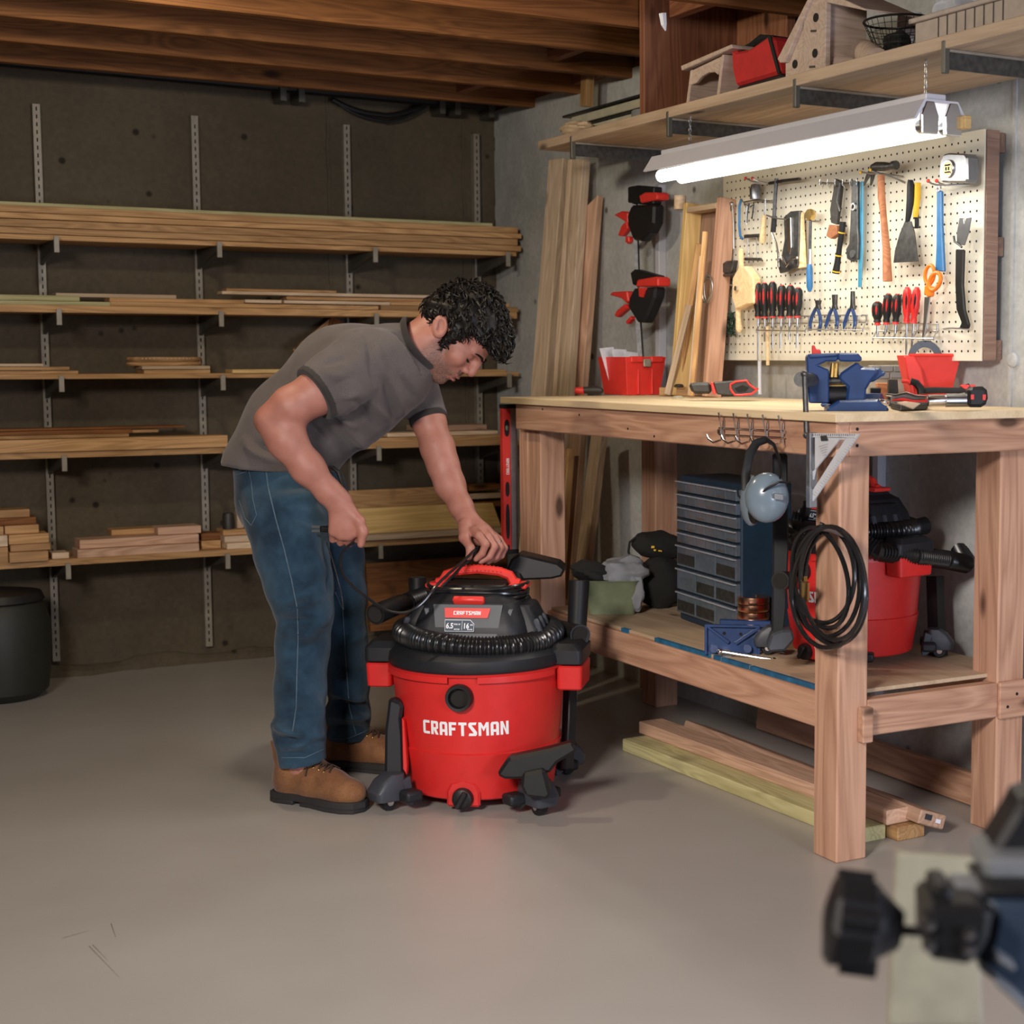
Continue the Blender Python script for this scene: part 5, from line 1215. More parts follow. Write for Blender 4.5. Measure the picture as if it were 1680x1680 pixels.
# screwdriver with red handle lying left of the bin
sd = thing('driver_handle', 'thick red and black screwdriver handle lying left of the red bin', 'screwdriver', at(963, 645, 2, BZ))
D = DT(963, 2.5)
MB().tube([dp(943, 641, D), dp(946, 641, D), dp(957, 641, D), dp(958, 641, D)], [.008, .012, .012, .010], 14).build('end_cap', 'red_bright', sd)
MB().tube([dp(957, 640, D), dp(965, 640, D), dp(978, 640, D), dp(987, 641, D), dp(990, 641, D)], [.011, .012, .0125, .010, .004], 14).build('grip', 'leather_dark', sd)
# small pine blocks and coin by the frame box
q = BT(1093, 2.70)
o = plank('wood_block', q+Vector((0, .03, .015)), q+Vector((.075, -.06, .015)), .05, .028, 'pine'); tag(o, 'small pine block lying on the bench right of the red bin', 'block')
q2 = BT(1112, 2.70)+Vector((0, 0, .0295)); o = MB().lathe([(0, 0), (.014, 0), (.017, .004), (.012, .010), (0, .012)], q2+Vector((0.01, .01, .0005)), n=16).build('pebble', 'leather_dark'); tag(o, 'small dark lump on top of the pine block on the bench', 'lump')
o = MB().lathe([(0, 0), (.019, 0), (.020, .003), (.012, .007), (0, .008)], BT(1112, 2.60), n=20).build('putty_disc', 'cream'); tag(o, 'small cream disc lying in front of the pine block on the bench', 'disc')
# rolled tool pouch
tp = thing('tool_roll', 'rolled black leather tool pouch with orange-red edging lying mid-bench', 'tool roll', at(1185, 650, 2, BZ))
D = DT(1185, 2.55)
def ZD(x, y): return (820+x/3.818, 400+y/3.818)
SP([(1180, 875), (1240, 868), (1320, 868), (1330, 940), (1260, 940), (1205, 938)], D, .06, ZD, 'roll_end', 'leather_dark', tp, .008)
SP([(1318, 868), (1336, 868), (1358, 940), (1336, 943)], D-.002, .065, ZD, 'orange_band', 'red_bright', tp, .002)
SP([(1336, 868), (1440, 860), (1530, 850), (1560, 860), (1600, 905), (1620, 905), (1580, 945), (1500, 952), (1410, 950), (1358, 942)], D, .07, ZD, 'roll_body', 'leather_dark', tp, .008)
MB().tube([dp(*ZD(x, y), D-.038) for x, y in ((1445, 880), (1480, 862), (1545, 856), (1562, 880), (1600, 908), (1618, 905), (1580, 940), (1500, 948), (1470, 945), (1445, 910))], .0035, 6, closed=True).build('edge_piping', 'red_bright', tp)
SP([(1470, 905), (1520, 885), (1560, 900), (1540, 925), (1490, 930)], D-.036, .004, ZD, 'dark_mouth', 'hole_dark', tp, 0)

# clutter right of the vise
D = DB(1585, 663)
gb = thing('small_drawer_box', 'small grey drawer box behind the vise with a grid of grey fronts', 'box', at(1475, 650, 2, BZ))
Dg = DT(1470, 2.80)
SP([(430, 292), (715, 290), (715, 604), (430, 600)], Dg, .05, ZC, 'case', 'standard_metal', gb, .002)
for (x0, x1, y0, y1) in ((520, 620, 300, 345), (632, 708, 300, 345), (450, 515, 300, 345), (470, 590, 352, 400), (604, 700, 352, 395)): SP([(x0, y0), (x1, y0), (x1, y1), (x0, y1)], Dg-.028, .006, ZC, 'drawer_front', 'machine_grey', gb, .001)
o = SP([(488, 436), (578, 436), (578, 618), (488, 618)], DT(1450, 2.68), .04, ZC, 'wood_cube', 'hammer_wood'); tag(o, 'reddish wooden block behind the vise', 'block')
o = SP([(585, 405), (655, 405), (672, 622), (576, 622)], DT(1466, 2.66), .03, ZC, 'dark_cup', 'leather_dark'); tag(o, 'dark tapered cup between the vise and the red bin', 'cup')
o = SP([(440, 475), (520, 475), (520, 628), (440, 625)], DT(1438, 2.58), .03, ZC, 'black_block', 'black_plastic'); tag(o, 'small black block at the back of the vise', 'block')
r2 = thing('red_parts_bin', 'red plastic parts bin holding a round blue disc near the right end of the bench', 'bin', at(1530, 645, 2, BZ))
q = at(1526, 652, 2, BZ); un2 = (RT*.97+F0*.25).normalized(); vn2 = Vector((-un2.y, un2.x, 0))
q = BT(1522, 2.77)
D2 = depth_of(q)
b2, to2 = openbox('bin_shell', 'red_bright', r2, q+Vector((0, 0, .001))-un2*.035, un2*.095, vn2*.055, .132, fl=.18)
MB().tube([to2[0]-un2*.004, to2[1]+un2*.004], .005, 6).build('rim', 'red_bright', r2)
SP([(705, 215), (790, 215), (850, 320), (890, 478), (760, 470), (735, 390)], depth_of(q)-.05, .012, ZC, 'front_scoop', 'red_bright', r2, .004)
md = to2[0].lerp(to2[2], .5)
o = MB().lathe([(.026, -.006), (.044, -.006), (.045, 0), (.044, .006), (.026, .006), (.026, -.006)], Vector((md.x-.005, md.y+.01, BZ+.128)), F0*1.0+RT*.2, n=32).build('tape_roll', 'machine_blue'); tag(o, 'blue-grey roll of tape standing in the red bin', 'tape')
# red bent-arm tool, pliers, card, torque tool
ft = thing('ratchet_strap_tool', 'black and red folding tool with long grey shaft lying in the bench clutter', 'tool', at(1500, 658, 2, BZ))
Dq = DT(1510, 2.68)
MB().tube([dp(*ZC(x, y), Dq) for x, y in ((690, 420), (740, 425), (770, 455), (780, 520))], .005, 8).build('red_arm', 'red_bright', ft)
MB().tube([dp(*ZC(x, y), Dq) for x, y in ((760, 425), (810, 440), (840, 480), (845, 525))], .010, 10).build('black_arm', 'black_plastic', ft)
MB().tube([dp(*ZC(x, y), Dq+.02) for x, y in ((850, 500), (960, 495), (1150, 498), (1240, 470))], [.009, .0085, .008, .011], 10).build('shaft', 'dark_plastic', ft)
SP([(1165, 460), (1180, 450), (1290, 452), (1290, 480), (1200, 490)], Dq+.02, .02, ZC, 'red_tip', 'red_bright', ft, .002)
tt = thing('caulk_gun_body', 'chrome and grey barrel tool with a black and red end cap on the bench', 'tool', at(1560, 668, 2, BZ))
Dq = DT(1580, 2.58)
MB().tube([dp(*ZC(x, y), Dq) for x, y in ((895, 580), (905, 580), (1030, 578), (1050, 578))], [.010, .0145, .0145, .012], 14).build('chrome_end', 'chrome', tt)
MB().tube([dp(*ZC(x, y), Dq) for x, y in ((1045, 578), (1225, 576))], .0165, 14).build('barrel', 'steel', tt)
for y in (555, 600): MB().tube([dp(*ZC(x, y), Dq-.0155) for x in (1055, 1215)], .0015, 6).build('barrel_rib', 'dark_steel', tt)
SP([(1225, 500), (1245, 470), (1350, 465), (1385, 495), (1392, 560), (1375, 610), (1335, 635), (1225, 635)], Dq, .05, ZC, 'end_cap', 'black_plastic', tt, .008)
SP([(1250, 530), (1275, 530), (1275, 570), (1250, 570)], Dq-.027, .003, ZC, 'red_patch', 'red_bright', tt, 0); SP([(1345, 530), (1372, 530), (1368, 575), (1345, 575)], Dq-.027, .003, ZC, 'red_patch', 'red_bright', tt, 0)
pl = thing('open_pliers', 'steel pliers with red handles lying open in the bench clutter', 'pliers', at(1500, 670, 2, BZ))
Dq = DT(1500, 2.52)
MB().tube([dp(*ZC(x, y), Dq) for x, y in ((610, 572), (650, 565), (740, 575), (780, 582))], [.004, .005, .005, .004], 8).build('red_handle', 'red_bright', pl)
MB().tube([dp(*ZC(x, y), Dq) for x, y in ((730, 598), (800, 590), (900, 590), (940, 598))], [.004, .007, .007, .005], 8).build('red_handle', 'red_bright', pl)
MB().tube([dp(*ZC(x, y), Dq-.005) for x, y in ((560, 532), (640, 540), (725, 520), (800, 545), (890, 552))], .004, 8).build('steel_arm', 'chrome', pl)
MB().tube([dp(*ZC(x, y), Dq-.005) for x, y in ((600, 560), (700, 545), (800, 565), (880, 560))], .004, 8).build('steel_arm', 'steel', pl)
t2 = thing('small_pliers', 'small bright pliers lying at the foot of the vise', 'pliers', at(1445, 672, 2, BZ))
for pp in (((460, 575), (520, 590), (580, 605)), ((470, 600), (520, 585), (590, 585)), ((500, 572), (560, 600), (585, 615))): MB().tube([dp(*ZC(x, y), DT(1445, 2.46)) for x, y in pp], [.003, .006, .003], 8).build('arm', 'chrome', t2)
o = MB().bx(0, 1, 0, 1, 0, 1); 
cq = [at(*ZC(x, y), 2, BZ+.022) for x, y in ((650, 600), (720, 590), (838, 608), (780, 650))]
o = MB().add(cq+[p+Vector((0, 0, .002)) for p in cq], [(3, 2, 1, 0), (4, 5, 6, 7)]+[(i, (i+1) % 4, 4+(i+1) % 4, 4+i) for i in range(4)]).build('cardboard_scrap', 'pine_pale', smooth=0); tag(o, 'pale card scrap lying on the dark pouch right of the vise', 'card')
cq = [at(*ZC(x, y), 2, BZ+.001) for x, y in ((590, 620), (640, 605), (880, 630), (900, 655), (680, 665), (600, 645))]
o = MB().add(cq+[p+Vector((0, 0, .018)) for p in cq], [(5, 4, 3, 2, 1, 0), (6, 7, 8, 9, 10, 11)]+[(i, (i+1) % 6, 6+(i+1) % 6, 6+i) for i in range(6)]).build('tool_pouch', 'leather_dark', smooth=0, bevel=.004); tag(o, 'flat black pouch under the card scrap on the bench', 'pouch')

# ================================================================= hook rail, ear muffs, square and hose on the bench front
xf = 2.2035
def HX(px, py, off=0.0): return at(px, py, 0, xf-off)
hk = thing('coat_hook_rail', 'chrome wire rail of five double hooks screwed to the front apron', 'hook rail', HX(1235, 715))
for y in (702, 713): MB().tube([HX(1180, y, .008), HX(1287, y+5, .008)], .0022, 8).build('rail', 'chrome', hk)
for k, x in enumerate((1184, 1208, 1231, 1256, 1282)):
    y = k*1.2
    MB().tube([HX(x+3, 722+y, .006), HX(x, 705+y, .012), HX(x-3, 690+y, .022), HX(x-4, 682+y, .03), HX(x-5, 677+y, .03)], .0024, 8).build('upper_hook', 'chrome', hk)
    MB().tube([HX(x+3, 690+y, .006), HX(x+2, 712+y, .008), HX(x-2, 722+y, .03), HX(x-14, 726+y, .05), HX(x-22, 720+y, .055), HX(x-25, 713+y, .055)], .0024, 8).build('lower_hook', 'chrome', hk)
for x in (1181, 1286): MB().lathe([(0, 0), (.008, 0), (.007, .004), (0, .006)], HX(x, 708, 0), (-1, 0, 0), n=14).build('screw', 'chrome', hk)
# ear muffs
em = thing('ear_muffs', 'grey ear muffs with black headband hanging from the hook rail', 'ear muffs', HX(1255, 860, .05))
De = depth_of(HX(1255, 800, .06))
def ZE(x, y): return (1160+x/3.2308, 640+y/3.2308)
def E_(x, y, o=0): return dp(*ZE(x, y), De+o)
MB().tube([E_(205, 530, .02), E_(205, 440, .02), E_(225, 340, .01), E_(262, 280, 0), E_(315, 262, -.01), E_(355, 290, -.02), E_(385, 370, -.03), E_(390, 440, -.04), E_(378, 500, -.045)], .011, 8, flat=.28, up=tuple(F0)).build('headband', 'black_plastic', em)
for (x, y, o_, rx, rz, nm, m_) in ((235, 585, .045, .028, .062, 'ear_cup', 'muff_grey'), (318, 570, -.035, .052, .060, 'ear_cup', 'muff_grey')):
    c_ = E_(x, y, o_); R3 = Matrix((RT, F0, Vector((0, 0, 1)))).transposed()
    cup = MB().sph(c_, (rx, .038, rz), 24, 16, rot=R3).build(nm, m_, em)
MB().sph(E_(262, 582, .0), (.020, .045, .058), 20, 14, rot=R3 @ Euler((0, .12, 0)).to_matrix()).build('cushion', 'black_plastic', em)
MB().tube([E_(160, 520, .04), E_(165, 560, .04), E_(205, 598, .03)], .003, 6).build('yoke_wire', 'black_plastic', em)
MB().tube([E_(440, 490, -.07), E_(380, 488, -.085), E_(320, 520, -.078), E_(255, 570, -.055)], .003, 6).build('yoke_wire', 'black_plastic', em)
SP([(355, 545), (405, 552), (405, 585), (355, 580)], De-.082, .004, ZE, 'label_plate', 'silver', em, .001)
# speed square hanging at the corner
sq = thing('speed_square', 'aluminium triangular speed square hanging by the near corner of the bench', 'square', HX(1350, 770, .02))
Dsq = depth_of(HX(1340, 720, .012))
q0, q1, q2 = (545, 228), (808, 232), (545, 620)
mb = MB()
def tri_(a, b, c): PXW([a, b, c], xf-.016, .004, ZE, mb)
# plate with slots: build as strips
strips = [[(545, 228), (808, 232), (790, 255), (545, 250)], [(545, 250), (558, 250), (558, 445), (545, 600)], [(572, 250), (708, 250), (700, 262), (572, 420)], [(558, 432), (572, 420), (560, 480), (556, 520), (558, 560), (545, 600)], [(738, 252), (790, 255), (560, 590), (545, 600), (556, 522), (562, 528)], [(708, 250), (738, 252), (730, 262), (700, 262)]]
for s_ in strips: PXW(s_, xf-.016, .004, ZE, mb)
mb.build('plate', 'square_alu', sq, smooth=0)
PXW([(524, 225), (546, 225), (546, 625), (524, 622)], xf-.024, .020, ZE).build('fence', 'silver', sq, smooth=0, bevel=.001)
mb = MB()
for i in range(26):
    t = i/25; x = 790-(790-575)*t; y = 262+(560-262)*t; PXW([(x, y), (x-1.5, y-1.0), (x-12-6*(i % 5 == 0), y-8-4*(i % 5 == 0)), (x-10.5-6*(i % 5 == 0), y-7-4*(i % 5 == 0))], xf-.016-.0023, .0008, ZE, mb)
for i in range(20):
    x = 560+11.5*i; PXW([(x, 233), (x+1.5, 233), (x+1.5, 241+3*(i % 4 == 0)), (x, 241+3*(i % 4 == 0))], xf-.016-.0023, .0008, ZE, mb)
for i in range(5):
    PXW([(590+5*i, 300+12*i), (592+5*i, 300+12*i), (640-2*i, 285+14*i), (638-2*i, 285+14*i)], xf-.016-.0023, .0008, ZE, mb)
PXW([(600, 243), (632, 240), (640, 268), (604, 270)], xf-.016-.0023, .0008, ZE, mb)
mb.build('scale_marks', 'ink', sq, smooth=0, kind='stuff')
# hose coil on the front leg
hc = thing('air_hose_coil', 'coiled black air hose with brass fittings hanging on the front bench leg', 'hose', HX(1358, 960, .05))
Dh = depth_of(Vector((2.19, 3.12, .75)))
hp_ = MB().tube([at(1350, 868, 0, 2.225+.03), at(1352, 860, 0, 2.225-.0), at(1346, 857, 0, 2.225-.02), at(1345, 866, 0, 2.225-.02)], .002, 6)
hp_.build('hook', 'dark_steel', hc)
rr = random.Random(11)
for k in range(7):
    cx, cy, rx, ry, tl = [(1357, 966, 60, 98, -.03), (1354, 958, 56, 86, -.06), (1362, 962, 58, 96, -.16), (1352, 946, 50, 76, .02), (1346, 950, 44, 82, -.22), (1360, 970, 60, 93, .04), (1366, 960, 52, 90, -.10)][k]
    pts = []
    for i in range(40):
        a = 2*PI*i/40; x = rx*math.sin(a); y = -ry*math.cos(a)
        # pinch together at the top hook
        pts.append(at(cx+x*math.cos(tl)-y*math.sin(tl), cy+x*math.sin(tl)+y*math.cos(tl)+(864-(cy-ry))*max(0, math.cos(a))**2, 0, 2.225-.008*k+.004*math.sin(a*2)))
    MB().tube(pts, .0057, 8, closed=True).build('coil_loop', 'cord_black', hc)
MB().tube([at(1345, 875, 0, 2.225-.03), at(1328, 900, 0, 2.225-.035), at(1321, 930, 0, 2.225-.035), at(1321, 945, 0, 2.225-.035)], .0055, 8).build('hose_tail', 'cord_black', hc)
MB().tube([at(1321, 943, 0, 2.225-.035), at(1321, 955, 0, 2.225-.035), dp(1321, 955.5, Dh-.035), at(1321, 981, 0, 2.225-.035)], [.005, .006, .010, .0105], 14).build('quick_coupler', 'brass', hc)
MB().tube([at(1350, 868, 0, 2.225-.045), at(1364, 869, 0, 2.225-.045), at(1377, 875, 0, 2.225-.045), at(1384, 879, 0, 2.225-.045)], [.005, .007, .006, .004], 10).build('plug_fitting', 'silver', hc)

# ================================================================= lower shelf
q = at(1165, 1030, 2, SZ)
oc = thing('parts_organizer', 'tall blue parts cabinet with rows of clear drawers on the lower shelf', 'cabinet', q)
c0 = at(1110, 1016, 2, SZ); c1 = at(1210, 1052, 2, SZ); 
hz = lambda px, py, P: None
def zabove(P, py):
    lo, hi = 0.0, 2.0
    for _ in range(40):
        m = (lo+hi)/2; Q = Vector((P.x, P.y, m))-CAM; y = 840-FPX*Q.dot(UU)/Q.dot(FW)
        if y > py: lo = m
        else: hi = m
    return m
H1 = zabove(c1, 795); 
un = (c1-c0); wdt = un.length; un.normalize(); vn = Vector((-un.y, un.x, 0)); vn = vn if vn.dot(F0) > 0 else -vn
dep_ = .17; R3 = Matrix((un, vn, Vector((0, 0, 1)))).transposed()
def OB(u0, u1, v0, v1, z0, z1): # box in cabinet frame
    return MB().box(c0+un*((u0+u1)/2)+vn*((v0+v1)/2)+Vector((0, 0, (z0+z1)/2-c0.z+SZ)), (u1-u0, v1-v0, z1-z0), R3)
OB(0, wdt, .012, dep_, 0.001, H1-SZ).build('case', 'navy', oc, smooth=0, bevel=.004)
rows = [(6, .032)]*5; zz = H1-SZ-.012
rowh = []
nr = [6, 6, 6, 6, 6, 3, 3, 3]; hs_ = [.034]*5+[.062]*3; tot = sum(hs_); k_ = (H1-SZ-.035)/tot
for r_, (n_, h_) in enumerate(zip(nr, hs_)):
    h_ = h_*k_
    for i in range(n_):
        u0 = .006+(wdt-.012)*i/n_; u1 = .006+(wdt-.012)*(i+1)/n_
        dr = OB(u0+.0020, u1-.0020, -.002, .02, zz-h_+.003, zz-.005).build('drawer', 'drawer_clear', oc, smooth=0, bevel=.0015)
        OB(u0+.0020, u1-.0020, -.009, -.001, zz-.0085, zz-.0045).build('drawer_lip', 'drawer_lip', dr, smooth=0)
        if r_ >= 5 and (i+r_) % 3 != 0:
            OB(u0+.008, u1-.008, -.0028, -.001, zz-h_+.010, zz-h_+.010+h_*.45).build('contents', 'yellow_plastic' if (r_ == 5 and i == 1) else 'dark_steel', dr, smooth=0, bevel=0)
        elif (i*7+r_*3) % 4 == 0: OB(u0+.004, u1-.004, -.0028, -.001, zz-h_+.007, zz-h_+.012).build('contents', 'silver', dr, smooth=0)
    zz -= h_
# copper pipe coil
cc = at(1230, 1030, 2, SZ); cc = Vector((cc.x, cc.y+.04, SZ))
cc = at(1236, 1052, 2, SZ)
cp = thing('copper_strap_roll', 'short stack of bright copper strap rolls beside the parts cabinet', 'copper rolls', cc)
for k in range(6): MB().lathe([(.024, 0), (.043+.0015*(k % 2), 0), (.046, .006), (.0445, .0195), (.024, .0195), (.024, 0)], cc+Vector((0, 0, .001+.0215*k)), n=40).build('roll', 'copper', cp)
# blue woodworking vise lying on the shelf
wv = at(1210, 1076, 2, SZ)
wt = thing('woodworking_vise', 'blue woodworking vise with steel handle lying at the shelf front', 'vise', wv)
def ZF(x, y): return (860+x/3.818, 660+y/3.818)
Dw = depth_of(at(1200, 1074, 2, SZ))
def SF(pts, d, th, name, mat, bevel=.002): return sil(pts, d, th, ZF).build(name, mat, wt, smooth=0, bevel=bevel)
SF([(1130, 1400), (1475, 1405), (1475, 1590), (1130, 1580)], Dw+.015, .014, 'front_plate', 'vise_blue')
for pts in ([(1130, 1392), (1478, 1398), (1478, 1414), (1130, 1408)], [(1130, 1400), (1146, 1400), (1146, 1580), (1130, 1580)], [(1460, 1405), (1478, 1405), (1478, 1590), (1460, 1590)],
            [(1140, 1408), (1160, 1405), (1290, 1500), (1275, 1515)], [(1460, 1410), (1478, 1422), (1330, 1520), (1315, 1505)]): SF(pts, Dw+.002, .012, 'rib', 'vise_blue', .001)
SF([(1225, 1362), (1545, 1372), (1550, 1560), (1480, 1560), (1475, 1410), (1225, 1400)], Dw+.045, .02, 'back_jaw', 'vise_blue')
for x in (1190, 1400): MB().tube([dp(*ZF(x, 1545), Dw+.02), dp(*ZF(x, 1545), Dw-.012)], .011, 12).build('guide_end', 'vise_blue', wt)
for x, y in ((1253, 1447), (1357, 1452)): MB().lathe([(0, 0), (.0045, 0), (.0045, .001), (0, .001)], dp(*ZF(x, y), Dw+.0075), -F0, n=12).build('bolt_hole', 'hole_dark', wt)
MB().tube([dp(*ZF(1275, 1570), Dw+.01), dp(*ZF(1272, 1578), Dw-.03)], .013, 14).build('screw_boss', 'chrome', wt)
hb = MB().tube([dp(*ZF(1235, 1562), Dw-.035), dp(*ZF(1560, 1615), Dw-.06)], .0052, 10).build('handle_bar', 'steel', wt)
for q_ in (dp(*ZF(1228, 1562), Dw-.035), dp(*ZF(1562, 1616), Dw-.06)): MB().sph(q_, .008, 10, 8).build('handle_knob', 'chrome', hb)
# wicker basket / orange bucket behind
q = at(1262, 1000, 2, SZ); bk = thing('woven_basket', 'reddish woven basket behind the wand on the lower shelf', 'basket', (2.62, 3.86, SZ))
MB().lathe([(0, .01), (.05, .01), (.075, .18), (.082, .29), (.077, .292), (.07, .18), (.046, .015), (0, .015)], (2.655, 3.96, SZ), n=28).build('basket_wall', 'wicker', bk)
MB().tube([Vector((2.655+.08*math.cos(t), 3.96+.08*math.sin(t), SZ+.292)) for t in [2*PI*i/24 for i in range(24)]], .006, 8, closed=True).build('basket_rim', 'wicker', bk)
# white board standing behind the cabinet
o = MB().bx(2.884, 2.894, 3.85, 4.50, .45, .95).build('foam_board', 'paper', smooth=0, bevel=.002); tag(o, 'plain off-white sheet standing behind the parts cabinet', 'sheet')
# black tool bag
tb = thing('black_tool_bag', 'soft black tool bag slumped beside the parts cabinet', 'bag', at(1075, 985, 2, SZ))
Db = depth_of(at(1085, 1000, 2, SZ))+.05
def lump(c, r, seed, amp, nn=28, mm=18, rot=None, flatz=None):
    rnd = random.Random(seed); ph = [rnd.uniform(0, 6.28) for _ in range(9)]
    mb = MB().sph((0, 0, 0), 1.0, nn, mm)
    for i, v in enumerate(mb.v):
        d = 1+amp*(math.sin(v.x*5+ph[0])*math.sin(v.y*4+ph[1])+.6*math.sin(v.z*7+v.x*5+ph[2])+.4*math.sin(v.y*11+v.z*6+ph[3])+.3*math.sin(v.x*15+ph[4])*math.sin(v.z*13+ph[5]))
        q = Vector((v.x*r[0], v.y*r[1], v.z*r[2]))*d
        if rot is not None: q = rot @ q
        q = q+Vector(c)
        if flatz is not None and q.z < flatz: q.z = flatz+(q.z-flatz)*.02
        mb.v[i] = q
    return mb
R3 = Matrix((RT, F0, Vector((0, 0, 1)))).transposed()
lump(dp(1085, 955, Db), (.085, .09, .085), 3, .06, rot=R3, flatz=SZ+.002).build('bag_body', 'cloth_black', tb)
lump(dp(1080, 895, Db), (.085, .06, .045), 8, .07, rot=R3 @ Euler((0, .12, 0)).to_matrix()).build('bag_flap', 'cloth_black', tb)
MB().tube([dp(1035, 918, Db-.03), dp(1031, 905, Db-.04), dp(1033, 890, Db-.03), dp(1045, 880, Db-.02)], .004, 6).build('strap', 'cloth_black', tb)
def ZG(x, y): return (860+x/3.818, 660+y/3.818)
mb = MB(); vs_, fs_ = text_mb('CLC', .020, .0006)
cq = dp(*ZG(830, 918), Db-.066)
mb = MB()
for (u, v, w2_, h2_) in ((-.012, .006, .010, .007), (-.006, -.004, .007, .005), (.008, -.006, .006, .004), (.014, -.007, .005, .004)): mb.box(cq+RT*u+Vector((0, 0, v)), (w2_, .002, h2_), R3)
mb.build('yellow_mark', 'yellow_plastic', tb, smooth=0, kind='stuff')
# clear tub with cloths
ct = thing('clear_tub', 'greenish translucent plastic tub on the lower shelf full of rags', 'tub', at(1000, 1010, 2, SZ))
q = at(1003, 1010, 2, SZ); 
cen = Vector((q.x, q.y, SZ+.001))+F0*.07
mb = MB(); loft(mb, [(0, 0, .072, .06, .02, 0), (0, 0, .082, .07, .02, .10), (0, 0, .086, .074, .02, .105), (0, 0, .084, .072, .02, .107), (0, 0, .078, .066, .02, .10), (0, 0, .069, .057, .02, .004)], T=lambda v_, c=cen: c+RT*v_.x+F0*v_.y+Vector((0, 0, v_.z))).build('tub_wall', 'green_tub', ct, smooth=40)
o = lump(cen+Vector((0, 0, .125))+RT*(-.05), (.085, .06, .033), 21, .10, rot=R3 @ Euler((0, .15, 0)).to_matrix()).build('black_rag', 'cloth_black'); tag(o, 'crumpled black rag on the left of the clear tub', 'rag')
o = lump(cen+Vector((0, 0, .125))+RT*(.035), (.085, .07, .05), 35, .13, rot=R3 @ Euler((0, -.1, 0)).to_matrix()).build('grey_rag', 'cloth_grey'); tag(o, 'crumpled grey rag hanging over the clear tub', 'rag')
o = lump(cen+Vector((0, 0, .07))+RT*(.075)-F0*.045, (.028, .018, .06), 5, .12, rot=R3).build('hanging_rag', 'cloth_grey'); tag(o, 'grey rag corner hanging down the front of the clear tub', 'rag')

# ================================================================= upper shelf things
UZ = 1.931
def U(px, py=0, x=2.55): return at(px, py, 0, x)
# stack of metal and wood strips at far end
for k, (p0, p1, pt, pb_, x, m_, lb) in enumerate([
    (922, 1056, 171, 175, 2.66, 'dark_steel', 'dark metal tray edge topmost in the stack at the far end of the upper shelf'),
    (937, 1056, 176, 190, 2.62, 'cream', 'cream curved strip second in the stack on the far upper shelf'),
    (944, 1056, 191, 196, 2.63, 'dark_steel', 'thin dark metal bar in the stack on the far upper shelf'),
    (957, 1036, 197, 212, 2.58, 'cream', 'short cream strip lowest in the stack on the far upper shelf'),
    (944, 1040, 212, 226, 2.60, 'dark_steel', 'dark metal channel under the cream strips on the far upper shelf')]):
    y0, y1 = at(p0, 180, 0, x).y, at(p1, 180, 0, x).y; zm = (y0+y1)/2; pm = (p0+p1)/2
    z1 = at(pm, pt, 0, x).z; z0 = max(UZ+.001, at(pm, pb_, 0, x).z)
    if z1 <= z0: z1 = z0+.012
    o = MB().bx(x, x+.10, y1, y0, z0, z1).build('shelf_strip', m_, smooth=0, bevel=.002); tag(o, lb, 'strip')
y0 = at(1003, 190, 0, 2.6).y
o = MB().bx(2.72, 2.74, at(985, 190, 0, 2.73).y, at(940, 190, 0, 2.73).y, UZ+.001, UZ+.05).build('steel_plate', 'dark_steel', smooth=0, bevel=.002); tag(o, 'upright grey steel plate at the left end of the upper shelf', 'plate')
o = lump((2.52, at(938, 220, 0, 2.5).y, UZ+.025), (.05, .08, .025), 14, .1).build('folded_bag', 'ply'); tag(o, 'crumpled brown paper bag at the very end of the upper shelf', 'bag')
y_ = at(1085, 185, 0, 2.6).y
o = MB().lathe([(.03, 0), (.075, 0), (.077, .004), (.077, .030), (.075, .034), (.03, .034), (.03, 0)], (2.58, y_, UZ+.001), n=32).build('duct_tape', 'machine_grey'); tag(o, 'roll of grey duct tape on the upper shelf left of the wooden stool', 'tape')
# small wooden step stool
def ZS(x, y): return (820+x/3.818, y/3.818)
st = thing('wooden_stool', 'small unpainted wooden stool with arched legs on the upper shelf', 'stool', U(1165, 170, 2.52))
xs_ = 2.50
def SX(pts, x, th, name, mat='craft_wood', par=st, bevel=.002): return PXW(pts, x, th, ZS).build(name, mat, par, smooth=0, bevel=bevel)
SX([(1192, 445), (1392, 350), (1366, 470), (1345, 452), (1305, 455), (1262, 480), (1228, 520), (1188, 535)], xs_, .012, 'apron')
SX([(1192, 440), (1204, 436), (1176, 702), (1158, 710)], xs_-.002, .15, 'leg_panel')
SX([(1388, 345), (1402, 340), (1366, 656), (1348, 662)], xs_-.002, .15, 'leg_panel')
SX([(1133, 412), (1450, 276), (1455, 300), (1137, 442)], xs_-.012, .17, 'seat')
# red tote
def ZT(x, y): return (1160+x/3.2308, y/3.2308)
rt_ = thing('red_tool_tote', 'red and black fabric tool tote on the upper shelf', 'bag', U(1240, 150, 2.5))
def TX(pts, x, th, name, mat, bevel=.004): return PXW(pts, x, th, ZT).build(name, mat, rt_, smooth=0, bevel=bevel)
TX([(125, 245), (155, 275), (215, 262), (270, 225), (320, 190), (350, 200), (390, 385), (345, 400), (150, 458), (130, 370)], 2.51, .10, 'front_panel', 'cloth_red', .008)
TX([(150, 460), (345, 400), (392, 385), (412, 470), (350, 480), (152, 530)], 2.505, .12, 'base', 'dark_plastic', .008)
TX([(318, 188), (335, 192), (385, 388), (372, 392)], 2.506, .004, 'seam', 'cloth_black', 0)
TX([(150, 260), (215, 225), (270, 180), (330, 185), (420, 210), (440, 300), (410, 470), (380, 380), (345, 200), (290, 215), (210, 255)], 2.60, .06, 'side_and_flap', 'cloth_black', .01)
